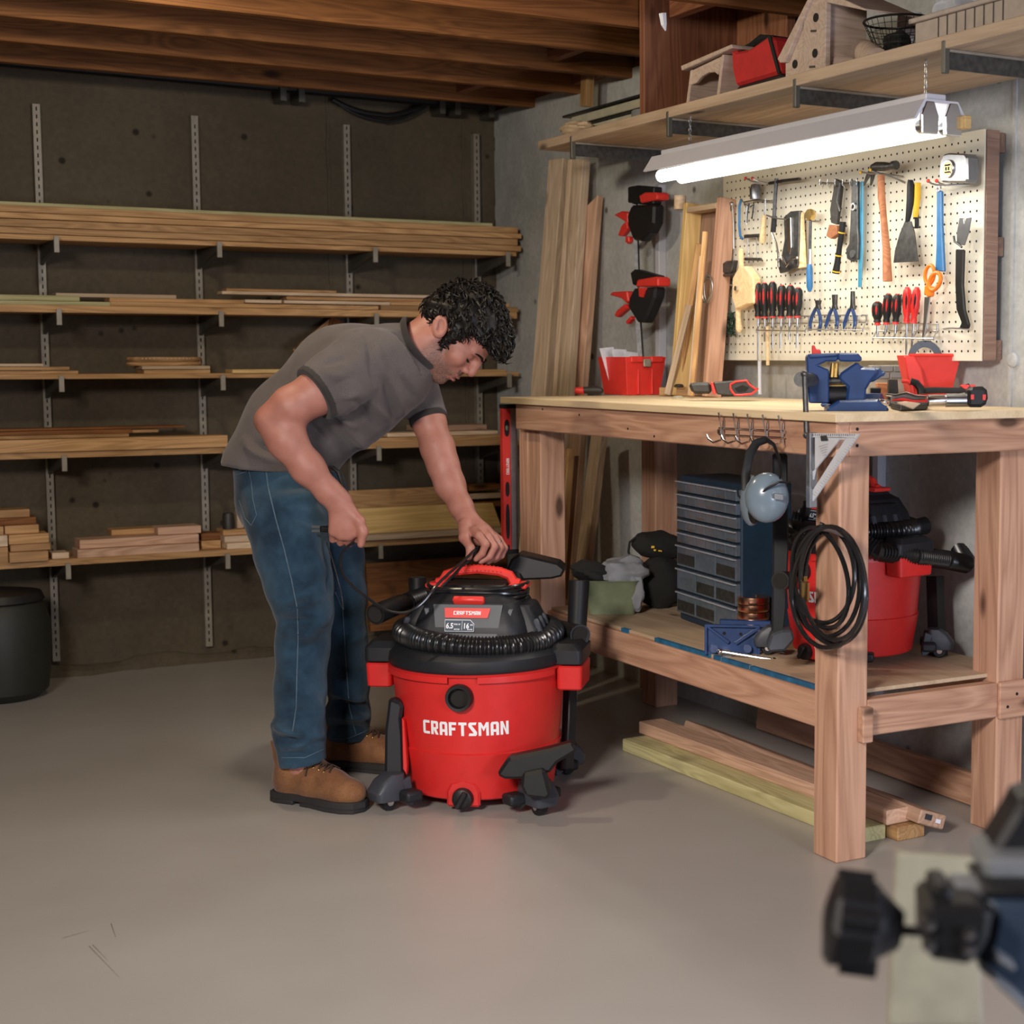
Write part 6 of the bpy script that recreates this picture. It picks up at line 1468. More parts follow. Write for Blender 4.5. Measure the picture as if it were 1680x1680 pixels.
# birdhouse
bh = thing('birdhouse', 'tall unpainted wooden birdhouse with three holes on the upper shelf', 'birdhouse', U(1330, 140, 2.5))
def BX_(pts, x, th, name, mat='craft_wood', bevel=.0015, par=bh): return PXW(pts, x, th, ZT).build(name, mat, par, smooth=0, bevel=bevel)
xb_ = 2.475
BX_([(415, 320), (512, 110), (512, 445), (415, 468)], xb_, .012, 'lower_front')
BX_([(512, 60), (590, -40), (632, 5), (625, 418), (512, 445)], xb_-.004, .016, 'tower_front')
BX_([(512, 60), (590, -40), (632, 5), (625, 418), (512, 445)], xb_+.012, .13, 'tower_body')
BX_([(415, 320), (512, 110), (512, 445), (415, 468)], xb_+.012, .12, 'lower_body')
BX_([(372, 312), (540, -20), (552, -14), (412, 330), (385, 332)], xb_-.012, .16, 'lower_roof')
BX_([(560, -70), (640, -40), (835, 45), (835, 55), (632, 12), (590, -30)], xb_-.01, .18, 'tower_roof', 'craft_wood')
for x, y, rr_ in ((577, 93, .0125), (572, 282, .0125), (466, 340, .0125)):
    MB().lathe([(0, 0), (rr_*.9, 0), (rr_*.9, .0012), (0, .0012)], PXW([(x, y)]*3, xb_-.005 if x > 500 else xb_-.001, 0, ZT).v[0], (-1, 0, 0), n=20).build('entrance_hole', 'hole_dark', bh)
for x, y in ((562, 165), (555, 355), (450, 412)):
    PXW([(x-14, y-6), (x+16, y-8), (x+16, y+4), (x-14, y+6)], xb_-.0055 if x > 500 else xb_-.0015, .001, ZT).build('perch_mark', 'leather_dark', bh, smooth=0)
# wooden turned pieces
def turned(name, lb, pts, rs, mat='craft_wood'):
    o = MB().tube(pts, rs, 18).build(name, mat); return tag(o, lb, 'turned wood')
UT = lambda x, y, X_: at(*ZT(x, y), 0, X_)
turned('turned_spindle', 'turned wooden spindle lying right of the birdhouse', [UT(628, 360, 2.52), UT(660, 355, 2.52), UT(690, 345, 2.53), UT(760, 340, 2.56), UT(850, 330, 2.6)], [.020, .026, .024, .018, .02])
turned('wooden_mallet_head', 'stubby turned wooden mallet lying right of the birdhouse', [UT(820, 270, 2.58), UT(860, 290, 2.56), UT(900, 318, 2.53), UT(905, 322, 2.53), UT(945, 330, 2.50)], [.030, .034, .030, .018, .018])
turned('white_jar', 'pale round jar behind the black wire basket', [Vector((2.76, at(*ZT(1075, 60), 0, 2.76).y, UZ+.001)), Vector((2.76, at(*ZT(1075, 60), 0, 2.76).y, UZ+.17))], [.04, .032], 'paper')
# wire basket
wb = thing('wire_basket', 'small black wire mesh basket on the upper shelf', 'basket', U(1470, 90, 2.6))
yb0 = at(*ZT(1010, 200), 0, 2.60).y; bc_ = Vector((2.60, yb0, UZ+.002))
Rb = lambda h: .038+.045*h
mb = MB()
Hh = .105
for h in [i/7 for i in range(8)]: mb.tube([bc_+Vector((Rb(h)*math.cos(t), Rb(h)*math.sin(t)*1.1, Hh*h)) for t in [2*PI*i/28 for i in range(28)]], .0022 if h in (0, 1) else .0009, 5, closed=True)
for k in range(28): 
    t = 2*PI*k/28; mb.tube([bc_+Vector((Rb(0)*math.cos(t), Rb(0)*math.sin(t)*1.1, 0)), bc_+Vector((Rb(1)*math.cos(t), Rb(1)*math.sin(t)*1.1, Hh))], .0009, 4, cap=False)
mb.build('mesh', 'black_plastic', wb, kind='stuff')
MB().tube([bc_+Vector((Rb(1)*math.cos(t), Rb(1)*math.sin(t)*1.1, Hh)) for t in [2*PI*i/28 for i in range(28)]], .003, 6, closed=True).build('rim', 'black_plastic', wb)
o = lump(bc_+Vector((0, 0, .045)), (.034, .038, .035), 51, .1).build('dark_cloth', 'cloth_black'); tag(o, 'dark bundle inside the black wire basket', 'cloth')
# crate with white cloths
cr = thing('tan_crate', 'tan plastic crate with slotted side at the near end of the upper shelf', 'crate', U(1590, 60, 2.52))
y0c = at(*ZT(1098, 250), 0, 2.50).y; y1c = 2.45
for nm, bx_ in (('near_side', (2.50, 2.506, y1c, y0c, UZ+.001, UZ+.062)), ('end_wall', (2.50, 2.74, y0c-.006, y0c, UZ+.001, UZ+.062)), ('far_side', (2.74, 2.746, y1c, y0c, UZ+.001, UZ+.062)), ('crate_floor', (2.50, 2.746, y1c, y0c, UZ+.001, UZ+.006)), ('rim', (2.490, 2.500, y1c, y0c+.012, UZ+.058, UZ+.070)), ('rim', (2.49, 2.76, y0c-.002, y0c+.012, UZ+.058, UZ+.068))):
    MB().bx(*bx_).build(nm, 'crate_tan', cr, smooth=0, bevel=.002)
for k in range(8):
    y_ = y0c-.09-.032*k; MB().bx(2.4985, 2.5005, y_-.0015, y_+.0015, UZ+.008, UZ+.058).build('side_slot', 'leather_dark', cr, smooth=0)
for k, (dy, dz, r_, lb) in enumerate(((-.12, .095, (.11, .13, .045), 'crumpled white cloth piled left in the tan crate'), (-.32, .105, (.11, .15, .055), 'crumpled white cloth piled right in the tan crate'))):
    o = lump((2.62, y0c+dy, UZ+dz), r_, 60+k, .13, 40, 24).build('white_cloth', 'cloth_white'); tag(o, lb, 'cloth')
# pale cloths hanging over behind the tote by the wall
o = MB().tube([(2.86, at(1240, 40, 0, 2.86).y+.15, UZ+.10), (2.86, at(1240, 40, 0, 2.86).y-.1, UZ+.13)], .03, 10).build('rolled_paper', 'paper'); tag(o, 'rolled white sheet lying high behind the red tote', 'paper roll')

# ================================================================= machine at the lower right, out of focus
mc = thing('bench_machine', 'out-of-focus black and blue clamping machine in the near right foreground', 'machine', dp(1560, 1700, 1.35))
Dm = 1.35
def SM(pts, d, th, name, mat, bevel=.003, par=mc): return sil(pts, d, th, ZH).build(name, mat, par, smooth=0, bevel=bevel)
def ZH(x, y): return (1280+x/4.2, 1280+y/4.2)
# star knob
Q = lambda x, y, d=Dm: dp(*ZH(x, y), d)
kn = MB().tube([Q(300, 950), Q(340, 955), Q(380, 965), Q(660, 1000), Q(700, 1005)], [.012, .036, .039, .036, .018], 8).build('clamp_knob', 'black_plastic', mc, smooth=30, bevel=.004)
MB().tube([Q(660, 1000), Q(830, 1035), Q(835, 1036)], [.030, .016, .0], 12).build('knob_neck', 'black_plastic', mc)
for a in range(4):
    off = Vector((0, 0, 1))*math.cos(a*PI/2+.4)*.034+F0*math.sin(a*PI/2+.4)*.034
    MB().tube([Q(400, 966)+off, Q(650, 1000)+off], .009, 8).build('knob_lobe', 'black_plastic', kn)
MB().tube([Q(840, 1035), Q(1100, 1050)], .0045, 10).build('threaded_rod', 'dark_steel', mc)
SM([(1000, 860), (1430, 880), (1470, 940), (1440, 1100), (1340, 1290), (1010, 1240)], Dm, .07, 'clamp_block', 'black_plastic', .006)
SM([(1050, 735), (1190, 735), (1195, 860), (1060, 860)], Dm+.01, .05, 'block_tab', 'black_plastic', .004)
SM([(1190, 740), (1420, 745), (1420, 850), (1200, 840)], Dm+.03, .04, 'grey_bracket', 'machine_grey', .003)
for x, y in ((1300, 1045), (1295, 1155), (1020, 1130), (1022, 985)): MB().lathe([(0, 0), (.0055, 0), (.0055, .004), (0, .005)], Q(x, y, Dm-.036), -F0, n=12).build('bolt', 'chrome', mc)
SM([(1400, 830), (1900, 830), (1900, 1750), (1700, 1620), (1500, 1420), (1340, 1290), (1440, 1100), (1470, 940)], Dm+.05, .10, 'blue_housing', 'machine_blue', .01)
SM([(1480, 1190), (1640, 1290), (1620, 1340), (1490, 1260)], Dm-.01, .02, 'bright_edge', 'machine_grey', .004)
SM([(1480, 1370), (1600, 1450), (1750, 1600), (1700, 1600), (1490, 1420)], Dm-.01, .02, 'bright_edge', 'machine_grey', .004)
SM([(1430, 540), (1620, 230), (1660, 150), (1900, 60), (1900, 560)], Dm+.10, .06, 'upper_guard', 'black_plastic', .006)
SM([(1400, 545), (1900, 545), (1900, 760), (1420, 760)], Dm+.08, .08, 'grey_rail', 'machine_grey', .006)
SM([(1390, 770), (1900, 770), (1900, 825), (1390, 800)], Dm+.04, .08, 'black_slot', 'black_plastic', .002)
plain('dull_cream', (.30, .28, .20), .6)
cb = sil([(805, 505), (1400, 545), (1380, 1300), (1400, 1700), (740, 1700), (775, 950)], Dm+.22, .012, ZH).build('cream_panel', 'dull_cream', mc, smooth=0, bevel=.002)
# ================================================================= the man
BIG = 9.0
class Field:
    def __init__(s, lo, hi, h):
        s.lo = np.array(lo, float); s.h = h; s.n = np.ceil((np.array(hi, float)-s.lo)/h).astype(int)+1
        s.a = np.full(s.n, BIG, np.float32)
    def win(s, lo, hi):
        i0 = np.maximum(0, np.floor((np.array(lo)-s.lo)/s.h).astype(int)); i1 = np.minimum(s.n, np.ceil((np.array(hi)-s.lo)/s.h).astype(int)+1)
        if np.any(i1 <= i0): return None
        g = [s.lo[k]+s.h*np.arange(i0[k], i1[k]) for k in range(3)]
        X, Y, Z = np.meshgrid(*g, indexing='ij', sparse=True)
        return tuple(slice(i0[k], i1[k]) for k in range(3)), X, Y, Z
    def comb(s, sl, d, k, op):
        a = s.a[sl]
        if op == 'sub':
            d = -d
            if k > 0:
                h = np.maximum(k-np.abs(a-d), 0)/k; a[...] = np.maximum(a, d)+h*h*k*.25
            else: a[...] = np.maximum(a, d)
        else:
            if k > 0:
                h = np.maximum(k-np.abs(a-d), 0)/k; a[...] = np.minimum(a, d)-h*h*k*.25
            else: a[...] = np.minimum(a, d)
    def cone(s, a, b, ra, rb, k=.01, op='add', side=None, qa=1.0, qb=1.0):
        """tapered capsule; `side` is an axis along which the section is widened by qa..qb"""
        a = np.array(a, float); b = np.array(b, float); m = max(ra*max(1, qa), rb*max(1, qb))+k+2*s.h
        w_ = s.win(np.minimum(a, b)-m, np.maximum(a, b)+m)
        if w_ is None: return s
        sl, X, Y, Z = w_; d = b-a; L2 = float(d@d)+1e-12
        t = np.clip(((X-a[0])*d[0]+(Y-a[1])*d[1]+(Z-a[2])*d[2])/L2, 0, 1)
        qx, qy, qz = X-a[0]-t*d[0], Y-a[1]-t*d[1], Z-a[2]-t*d[2]
        if side is None: dist = np.sqrt(qx*qx+qy*qy+qz*qz)-(ra+t*(rb-ra))
        else:
            n = np.array(side, float); n /= np.linalg.norm(n); q = qa+t*(qb-qa); r = ra+t*(rb-ra)
            c = qx*n[0]+qy*n[1]+qz*n[2]; rest2 = np.maximum(qx*qx+qy*qy+qz*qz-c*c, 0)
            cc = c/q; k0 = np.sqrt(rest2+cc*cc)
            dist = (k0-r)*np.where(k0 > 1e-6, k0/np.maximum(1e-6, np.sqrt(rest2+(cc/q)**2)), 1)
        s.comb(sl, dist.astype(np.float32), k, op); return s
    def chain(s, pts, rs, k=.01, **kw):
        for i in range(len(pts)-1): s.cone(pts[i], pts[i+1], rs[i], rs[i+1], k if i else k, **kw)
        return s
    def ell(s, c, r, R=None, k=.01, op='add'):
        c = np.array(c, float); r = np.array(r, float); m = r.max()+k+2*s.h; w_ = s.win(c-m, c+m)
        if w_ is None: return s
        sl, X, Y, Z = w_; P = (X-c[0], Y-c[1], Z-c[2])
        if R is not None: P = [P[0]*R[i][0]+P[1]*R[i][1]+P[2]*R[i][2] for i in range(3)]   # rows of R are the axes
        k0 = np.sqrt(sum((P[i]/r[i])**2 for i in range(3))); k1 = np.sqrt(sum((P[i]/r[i]**2)**2 for i in range(3)))
        d = k0*(k0-1)/np.maximum(k1, 1e-6); s.comb(sl, d.astype(np.float32), k, op); return s
    def half(s, p, n, k=0.0):   # keep the side the normal points away from
        n = np.array(n, float); n /= np.linalg.norm(n); sl, X, Y, Z = s.win(s.lo, s.lo+s.h*s.n)
        d = (X-p[0])*n[0]+(Y-p[1])*n[1]+(Z-p[2])*n[2]; s.a[...] = np.maximum(s.a, d.astype(np.float32)); return s
    def mesh(s):
        a = s.a; ins = a < 0; nx, ny, nz = a.shape
        c = ins[:-1, :-1, :-1].astype(np.int8)
        tot = np.zeros((nx-1, ny-1, nz-1), np.int8)
        for i in (0, 1):
            for j in (0, 1):
                for k in (0, 1): tot += ins[i:nx-1+i, j:ny-1+j, k:nz-1+k]
        act = (tot > 0) & (tot < 8); idx = np.argwhere(act); m = len(idx)
        vid = np.full(act.shape, -1, np.int32); vid[act] = np.arange(m)
        vid[tuple(idx.T)] = np.arange(m)
        acc = np.zeros((m, 3)); cnt = np.zeros(m)
        corners = [(i, j, k) for i in (0, 1) for j in (0, 1) for k in (0, 1)]
        val = {c_: a[idx[:, 0]+c_[0], idx[:, 1]+c_[1], idx[:, 2]+c_[2]] for c_ in corners}
        for c0_ in corners:
            for ax in range(3):
                if c0_[ax] == 0:
                    c1_ = list(c0_); c1_[ax] = 1; c1_ = tuple(c1_); v0, v1 = val[c0_], val[c1_]; x = (v0 < 0) != (v1 < 0)
                    t = np.where(x, v0/np.where(np.abs(v0-v1) < 1e-12, 1, v0-v1), 0)
                    p = np.tile(np.array(c0_, float), (m, 1)); p[:, ax] += t
                    acc += p*x[:, None]; cnt += x
        V = s.lo+s.h*(idx+acc/np.maximum(cnt, 1)[:, None])
        F = []
        for ax in range(3):
            u, w_ = [(1, 2), (2, 0), (0, 1)][ax]
            sl0 = [slice(None)]*3; sl1 = [slice(None)]*3; sl0[ax] = slice(0, -1); sl1[ax] = slice(1, None)
            e = ins[tuple(sl0)] != ins[tuple(sl1)]; E_ = np.argwhere(e)
            ok = (E_[:, u] > 0) & (E_[:, w_] > 0) & (E_[:, u] < a.shape[u]-1) & (E_[:, w_] < a.shape[w_]-1); E_ = E_[ok]
            fl = ins[tuple(sl0)][tuple(E_.T)]
            q = []
            for du, dw in ((-1, -1), (0, -1), (0, 0), (-1, 0)):
                I = E_.copy(); I[:, u] += du; I[:, w_] += dw; q.append(vid[tuple(I.T)])
            q = np.stack(q, 1); q = np.where(fl[:, None], q, q[:, ::-1]); F.append(q)
        F = np.concatenate(F); F = F[(F >= 0).all(1)]
        return V, F
def raw(name, V, F, mat, parent, smooth=True):
    inv_ = np.array(wm(parent).inverted()); V = V@inv_[:3, :3].T+inv_[:3, 3]
    me = bpy.data.meshes.new(name); me.vertices.add(len(V)); me.vertices.foreach_set('co', V.astype(np.float32).ravel())
    me.loops.add(len(F)*4); me.loops.foreach_set('vertex_index', F.astype(np.int32).ravel())
    me.polygons.add(len(F)); me.polygons.foreach_set('loop_start', np.arange(len(F), dtype=np.int32)*4); me.polygons.foreach_set('loop_total', np.full(len(F), 4, np.int32))
    me.update(calc_edges=True); me.validate()
    me.polygons.foreach_set('use_smooth', np.ones(len(me.polygons), bool)); me.materials.append(M(mat))
    o = bpy.data.objects.new(name, me); COL.objects.link(o); o.parent = parent; return o
def vnorm(V, F):
    n = np.cross(V[F[:, 2]]-V[F[:, 0]], V[F[:, 3]]-V[F[:, 1]]); N_ = np.zeros_like(V)
    for k in range(4): np.add.at(N_, F[:, k], n)
    return N_/np.maximum(1e-9, np.linalg.norm(N_, axis=1))[:, None]
RTn, F0n, UUn, FWn, CAMn = (np.array(v) for v in (RT, F0, UU, FW, CAM))
def topx(V):
    d = V-CAMn; z = d@FWn; return CX+FPX*(d@RTn)/z, 840-FPX*(d@UUn)/z
def J(px, py, d): return np.array(dp(px, py, d))
FAMP = 1.9
def folds(V, F, segs, gate=True):
    """raise or sink the cloth along creases given as segments"""
    N_ = vnorm(V, F); x, y = topx(V); D = np.zeros(len(V))
    for x0, y0, x1, y1, amp, w_ in segs:
        dx, dy = x1-x0, y1-y0; L2 = dx*dx+dy*dy; t = np.clip(((x-x0)*dx+(y-y0)*dy)/L2, 0, 1)
        r2 = (x-x0-t*dx)**2+(y-y0-t*dy)**2; D += FAMP*amp*np.exp(-r2/(w_*w_))*np.sin(np.pi*np.clip(t, .04, .96))**.6
    if gate: D *= np.clip(-(N_@F0n)*2.0+.3, 0, 1)
    return V+N_*D[:, None]
def wrinkle(V, F, amp, fr, seed=0, aniso=(1, 1, 1)):
    rs = np.random.RandomState(seed); N_ = vnorm(V, F); D = np.zeros(len(V))
    for k in range(7):
        d = rs.randn(3)*np.array(aniso); d /= np.linalg.norm(d); D += np.sin(V@d*fr*(.6+.3*k)+rs.rand()*6.28+1.5*np.sin(V@rs.randn(3)*9))/(1+.5*k)
    return V+N_*(D*amp)[:, None]

man = thing('person', 'dark-haired man in grey t-shirt and jeans bending over the red vacuum, holding its cord', 'person', (1.45, 4.42, 0))
# ---- skin and cloth materials
def skin_mat():
    m, t, b = nt('skin'); at_ = N(t, 'ShaderNodeAttribute', attribute_name='tone')
    tc = N(t, 'ShaderNodeTexCoord'); no = N(t, 'ShaderNodeTexNoise', i_Scale=28.0, i_Detail=4.0); t.links.new(tc.outputs['Object'], no.inputs[0])
    c = ramp(t, no.outputs[0], [(.3, (.37, .150, .108)), (.7, (.44, .190, .142))])
    n2 = N(t, 'ShaderNodeTexNoise', i_Scale=420.0, i_Detail=2.0); t.links.new(tc.outputs['Object'], n2.inputs[0])
    bc2 = ramp(t, n2.outputs[0], [(.35, (.05, .03, .022)), (.75, (.36, .20, .15))])
    c = mixc(t, at_.outputs['Fac'], c, bc2)
    t.links.new(c, b.inputs['Base Color']); b.inputs['Roughness'].default_value = .52
    b.inputs['Subsurface Weight'].default_value = .12; b.inputs['Subsurface Radius'].default_value = (.012, .005, .003)
    bump(t, b, no.outputs[0], .12, .002)
skin_mat()
def cloth_mat(name, c1, c2, sc, thread=500.0, rough=.9):
    m, t, b = nt(name); tc = N(t, 'ShaderNodeTexCoord'); no = N(t, 'ShaderNodeTexNoise', i_Scale=sc, i_Detail=5.0, i_Roughness=.6); t.links.new(tc.outputs['Object'], no.inputs[0])
    c = ramp(t, no.outputs[0], [(.32, c1), (.68, c2)]); n2 = N(t, 'ShaderNodeTexNoise', i_Scale=thread, i_Detail=2.0); t.links.new(tc.outputs['Object'], n2.inputs[0])
    c = mixc(t, .35, c, n2.outputs[0], 'OVERLAY'); t.links.new(c, b.inputs['Base Color']); b.inputs['Roughness'].default_value = rough
    b.inputs['Sheen Weight'].default_value = .15; b.inputs['Specular IOR Level'].default_value = .2
    bump(t, b, n2.outputs[0], .25, .001)
cloth_mat('shirt_grey', (.092, .078, .076), (.125, .108, .106), 6.0)
cloth_mat('shirt_trim', (.028, .024, .022), (.040, .035, .033), 10.0)
cloth_mat('denim', (.005, .016, .032), (.034, .076, .118), 6.5, 700.0)
cloth_mat('denim_pale', (.05, .09, .13), (.11, .17, .22), 30.0, 900.0)
cloth_mat('boot_leather', (.15, .062, .026), (.27, .125, .052), 14.0, 300.0, .7)
plain('boot_sole', (.022, .020, .020), .7)
plain('lace', (.05, .025, .015), .8)
plain('hair', (.008, .006, .005), .5, var=.3, scale=90, spec=.3)
plain('lip', (.33, .12, .10), .5)

# ---- head frame
HO = J(731, 543, 4.585); ca, sa = math.cos(math.radians(6)), math.sin(math.radians(6))
Zn = np.array((0, 0, 1.0)); hf = RTn*.516-Zn*.856; hu = RTn*.856+Zn*.516; hs = -F0n
hf, hs = hf*ca+hs*sa, hs*ca-hf*sa
HP = lambda f, s_, u: HO+hf*f+hs*s_+hu*u
HR = [hf, hs, hu]
FH = Field(HO-.27, HO+.25, .0027)
nb = J(655, 585, 4.565)
FH.cone(HP(-.022, 0, .0), J(690, 566, 4.575), .060, .062, .02).cone(J(690, 566, 4.575), nb, .062, .066, .02, side=hs, qa=1.0, qb=1.15)
FH.cone(HP(.015, .02, -.07), J(698, 590, 4.55), .028, .034, .03)
FH.ell(HP(.012, 0, .058), (.108, .076, .090), HR, .02)
FH.ell(HP(.060, 0, -.018), (.064, .056, .074), HR, .025)
for s_ in (-1, 1):
    FH.cone(HP(.012, s_*.050, -.030), HP(.085, s_*.020, -.084), .021, .018, .022)
    FH.cone(HP(.098, s_*.040, .043), HP(.117, s_*.010, .044), .0115, .010, .012)
    FH.ell(HP(.084, s_*.044, -.002), (.026, .020, .024), HR, .02)
FH.ell(HP(.099, 0, -.079), (.024, .022, .020), HR, .018)
for s_ in (-1, 1): FH.ell(HP(.123, s_*.031, .026), (.020, .017, .0125), HR, .012, 'sub')
for s_ in (-1, 1): FH.ell(HP(.094, s_*.031, .025), (.0170, .0165, .0150), HR, .003)
FH.chain([HP(.116, 0, .044), HP(.127, 0, .024), HP(.138, 0, .004)], [.0085, .0100, .0118], .010)
FH.ell(HP(.106, 0, -.034), (.022, .030, .030), HR, .015)
FH.ell(HP(.135, 0, -.001), (.0115, .0110, .0100), HR, .006)
for s_ in (-1, 1): FH.ell(HP(.126, s_*.0135, -.006), (.0115, .0078, .0090), HR, .005); FH.ell(HP(.131, s_*.0075, -.0135), (.006, .0035, .003), HR, .002, 'sub')
FH.cone(HP(.119, -.016, -.037), HP(.119, .016, -.037), .0085, .0085, .008); FH.ell(HP(.121, 0, -.036), (.010, .020, .0065), HR, .004)
FH.ell(HP(.119, 0, -.052), (.010, .018, .0070), HR, .004)
FH.cone(HP(.131, -.019, -.0445), HP(.131, .019, -.0445), .0022, .0022, .003, 'sub')
ea = [RTn*.985-Zn*.17, hs, Zn*.985+RTn*.17]
for s_ in (-1, 1):
    FH.ell(HP(-.003, s_*.078, .002), (.0225, .0085, .0325), ea, .004)
    FH.ell(HP(.001, s_*.088, .003)+Zn*.004, (.0150, .0095, .0225), ea, .002, 'sub')
    FH.cone(HP(-.003, s_*.080, .002)+Zn*.018-RTn*.004, HP(-.003, s_*.081, .002)-Zn*.004-RTn*.008, .0030, .0035, .002); FH.ell(HP(-.003, s_*.079, .002)+RTn*.014-Zn*.004, (.005, .005, .007), ea, .002)
FH.half(tuple(nb-hu*.0+RTn*-.02), tuple((nb-HO)/np.linalg.norm(nb-HO)))
Vh, Fh = FH.mesh()
# ---- near (right) arm and hand
FA = Field(np.minimum.reduce([J(410, 560, 4.2), J(650, 560, 4.2), J(410, 910, 4.2), J(650, 910, 4.5), J(410, 560, 4.5)])-.03, np.maximum.reduce([J(410, 560, 4.2), J(650, 560, 4.5), J(410, 910, 4.5), J(650, 910, 4.5)])+.03, .003)
el = J(449, 690, 4.29)
FA.chain([J(600, 600, 4.40), J(520, 644, 4.30), J(478, 668, 4.285), el], [.060, .056, .053, .041], .02)
FA.chain([el, J(470, 722, 4.285), J(505, 768, 4.30), J(540, 808, 4.32), J(557, 824, 4.33)], [.041, .0465, .0400, .0295, .0275], .03, side=F0n, qa=.92, qb=.85)
FA.ell(J(431, 690, 4.30), (.018, .022, .022), None, .02)
FA.cone(J(557, 824, 4.33), J(566, 862, 4.335), .031, .040, .018, side=F0n, qa=.75, qb=.52)
for i, (x, y) in enumerate(((546, 872), (559, 877), (573, 878), (587, 872))):
    kx = J(x, y, 4.335); r = (.0088, .0096, .0099, .0095)[i]
    FA.cone(J(560+(x-566)*.5, 846, 4.33), kx, .012, r*1.22, .012)
    FA.cone(kx, J(x, y+13, 4.360), r*1.18, r*1.08, .004); FA.cone(J(x, y+13, 4.360), J(x-1, y+6, 4.390), r*1.05, r, .003); FA.cone(J(x-1, y+6, 4.390), J(x-1, y-8, 4.388), r, r*.9, .003)
FA.chain([J(574, 838, 4.33), J(590, 855, 4.325), J(596, 873, 4.325), J(592, 893, 4.33)], [.018, .0135, .0118, .0098], .010)
Va, Fa = FA.mesh()
# ---- far (left) arm and hand
cs = [J(640, 590, 4.4), J(840, 590, 4.9), J(640, 935, 4.4), J(840, 935, 4.9), J(640, 590, 4.9), J(840, 935, 4.4)]
FB_ = Field(np.minimum.reduce(cs)-.02, np.maximum.reduce(cs)+.02, .003)
FB_.chain([J(675, 620, 4.74), J(703, 690, 4.70), J(718, 735, 4.68), J(727, 765, 4.665)], [.056, .046, .046, .042], .02)
FB_.chain([J(727, 762, 4.665), J(738, 795, 4.65), J(757, 832, 4.61), J(767, 852, 4.585)], [.043, .041, .031, .0275], .02, side=F0n, qa=.9, qb=.85)
FB_.cone(J(767, 852, 4.585), J(788, 876, 4.560), .0275, .034, .015, side=F0n, qa=.8, qb=.75)
fing = [([(778, 872, 4.53), (786, 879, 4.50), (797, 893, 4.49), (791, 908, 4.495), (781, 917, 4.50)], .0098),
        ([(786, 870, 4.55), (801, 881, 4.525), (811, 897, 4.515), (803, 913, 4.515), (789, 921, 4.515)], .0100),
        ([(792, 868, 4.57), (812, 883, 4.55), (821, 898, 4.545), (814, 914, 4.545), (800, 922, 4.54)], .0094),
        ([(796, 868, 4.59), (819, 885, 4.575), (828, 899, 4.57), (823, 912, 4.57), (811, 920, 4.565)], .0084)]
for P_, r in fing:
    Q_ = [J(*p) for p in P_]; FB_.cone(Q_[0], Q_[1], r*1.5, r*1.25, .012); FB_.chain(Q_[1:], [r*1.22, r*1.12, r, r*.86], .003)
FB_.chain([J(763, 862, 4.56), J(762, 882, 4.52), J(772, 899, 4.49), J(769, 914, 4.485)], [.020, .0150, .0112, .0092], .008)
Vb, Fb = FB_.mesh()
# ---- trunk and legs (mostly under the clothes)
FT = Field((.85, 3.95, .05), (2.05, 5.0, 1.62), .009)
hipc, wst, chs, upc = J(462, 782, 4.60), J(490, 702, 4.585), J(575, 632, 4.57), J(640, 603, 4.57)
FT.cone(hipc, wst, .125, .120, .03, side=F0n, qa=1.3, qb=1.25); FT.cone(wst, chs, .120, .135, .03, side=F0n, qa=1.25, qb=1.3); FT.cone(chs, upc, .135, .095, .03, side=F0n, qa=1.3, qb=1.6)
FT.cone(upc, nb, .09, .06, .03)
FT.cone(J(600, 600, 4.42), upc, .06, .07, .03); FT.cone(J(675, 620, 4.74), upc, .06, .07, .03)
Ln = [(470, 845, 4.50), (478, 905, 4.46), (500, 1000, 4.43), (494, 1120, 4.43), (494, 1255, 4.42)]
Lf = [(520, 845, 4.70), (548, 920, 4.70), (564, 1000, 4.70), (570, 1110, 4.74), (572, 1215, 4.80)]
FT.chain([J(455, 800, 4.53)]+[J(*p) for p in Ln], [.09, .085, .075, .055, .05, .038], .02); FT.chain([J(490, 800, 4.67)]+[J(*p) for p in Lf], [.09, .08, .07, .052, .048, .038], .02)
Vt, Ft = FT.mesh()
V = np.concatenate([Vh, Va, Vb, Vt]); offs = np.cumsum([0, len(Vh), len(Va), len(Vb)]); F = np.concatenate([Fh+offs[0], Fa+offs[1], Fb+offs[2], Ft+offs[3]])
body = raw('body', V, F, 'skin', man)
# beard shadow as a tone of the skin itself
q = (V-HO); lf, ls, lu = q@hf, q@hs, q@hu
tone = np.zeros(len(V)); isH = np.arange(len(V)) < len(Vh)
def sm(x, a, b): t = np.clip((x-a)/(b-a), 0, 1); return t*t*(3-2*t)
jaw = sm(-lu, .018, .050)*sm(lf, .020, .05)*(1-sm(-lu, .115, .13))
cheek = sm(-lu, -.005, .030)*sm(lf, .012, .03)*(1-sm(lf, .055, .085))
tone = np.maximum(jaw*.80, cheek*.60)
lipm = ((lf > .112) & (np.abs(ls) < .024) & (lu < -.030) & (lu > -.060)); tone[lipm] *= .1
must = (lf > .110) & (lu < -.016) & (lu > -.031) & (np.abs(ls) < .027); tone[must] = .92
goat = (lf > .10) & (lu < -.062) & (lu > -.10) & (np.abs(ls) < .024); tone[goat] = .9
tone[~isH] = 0
x_ = (q*0); att = body.data.attributes.new('tone', 'FLOAT', 'POINT'); att.data.foreach_set('value', tone.astype(np.float32))
def VT(*p): return Vector(HP(*p))
for s_ in (1, -1):
    MB().tube([VT(.100, s_*.050, .040), VT(.1135, s_*.040, .049), VT(.123, s_*.026, .051), VT(.1285, s_*.012, .046)], [.002, .0046, .0055, .0045], 6, flat=.6).build('eyebrow', 'hair', man)
    MB().tube([VT(.100, s_*.046, .020), VT(.1075, s_*.039, .0155), VT(.1125, s_*.030, .0140), VT(.112, s_*.022, .0155)], [.0012, .0025, .0027, .0014], 5).build('eyelashes', 'hair', man)
mb = MB()
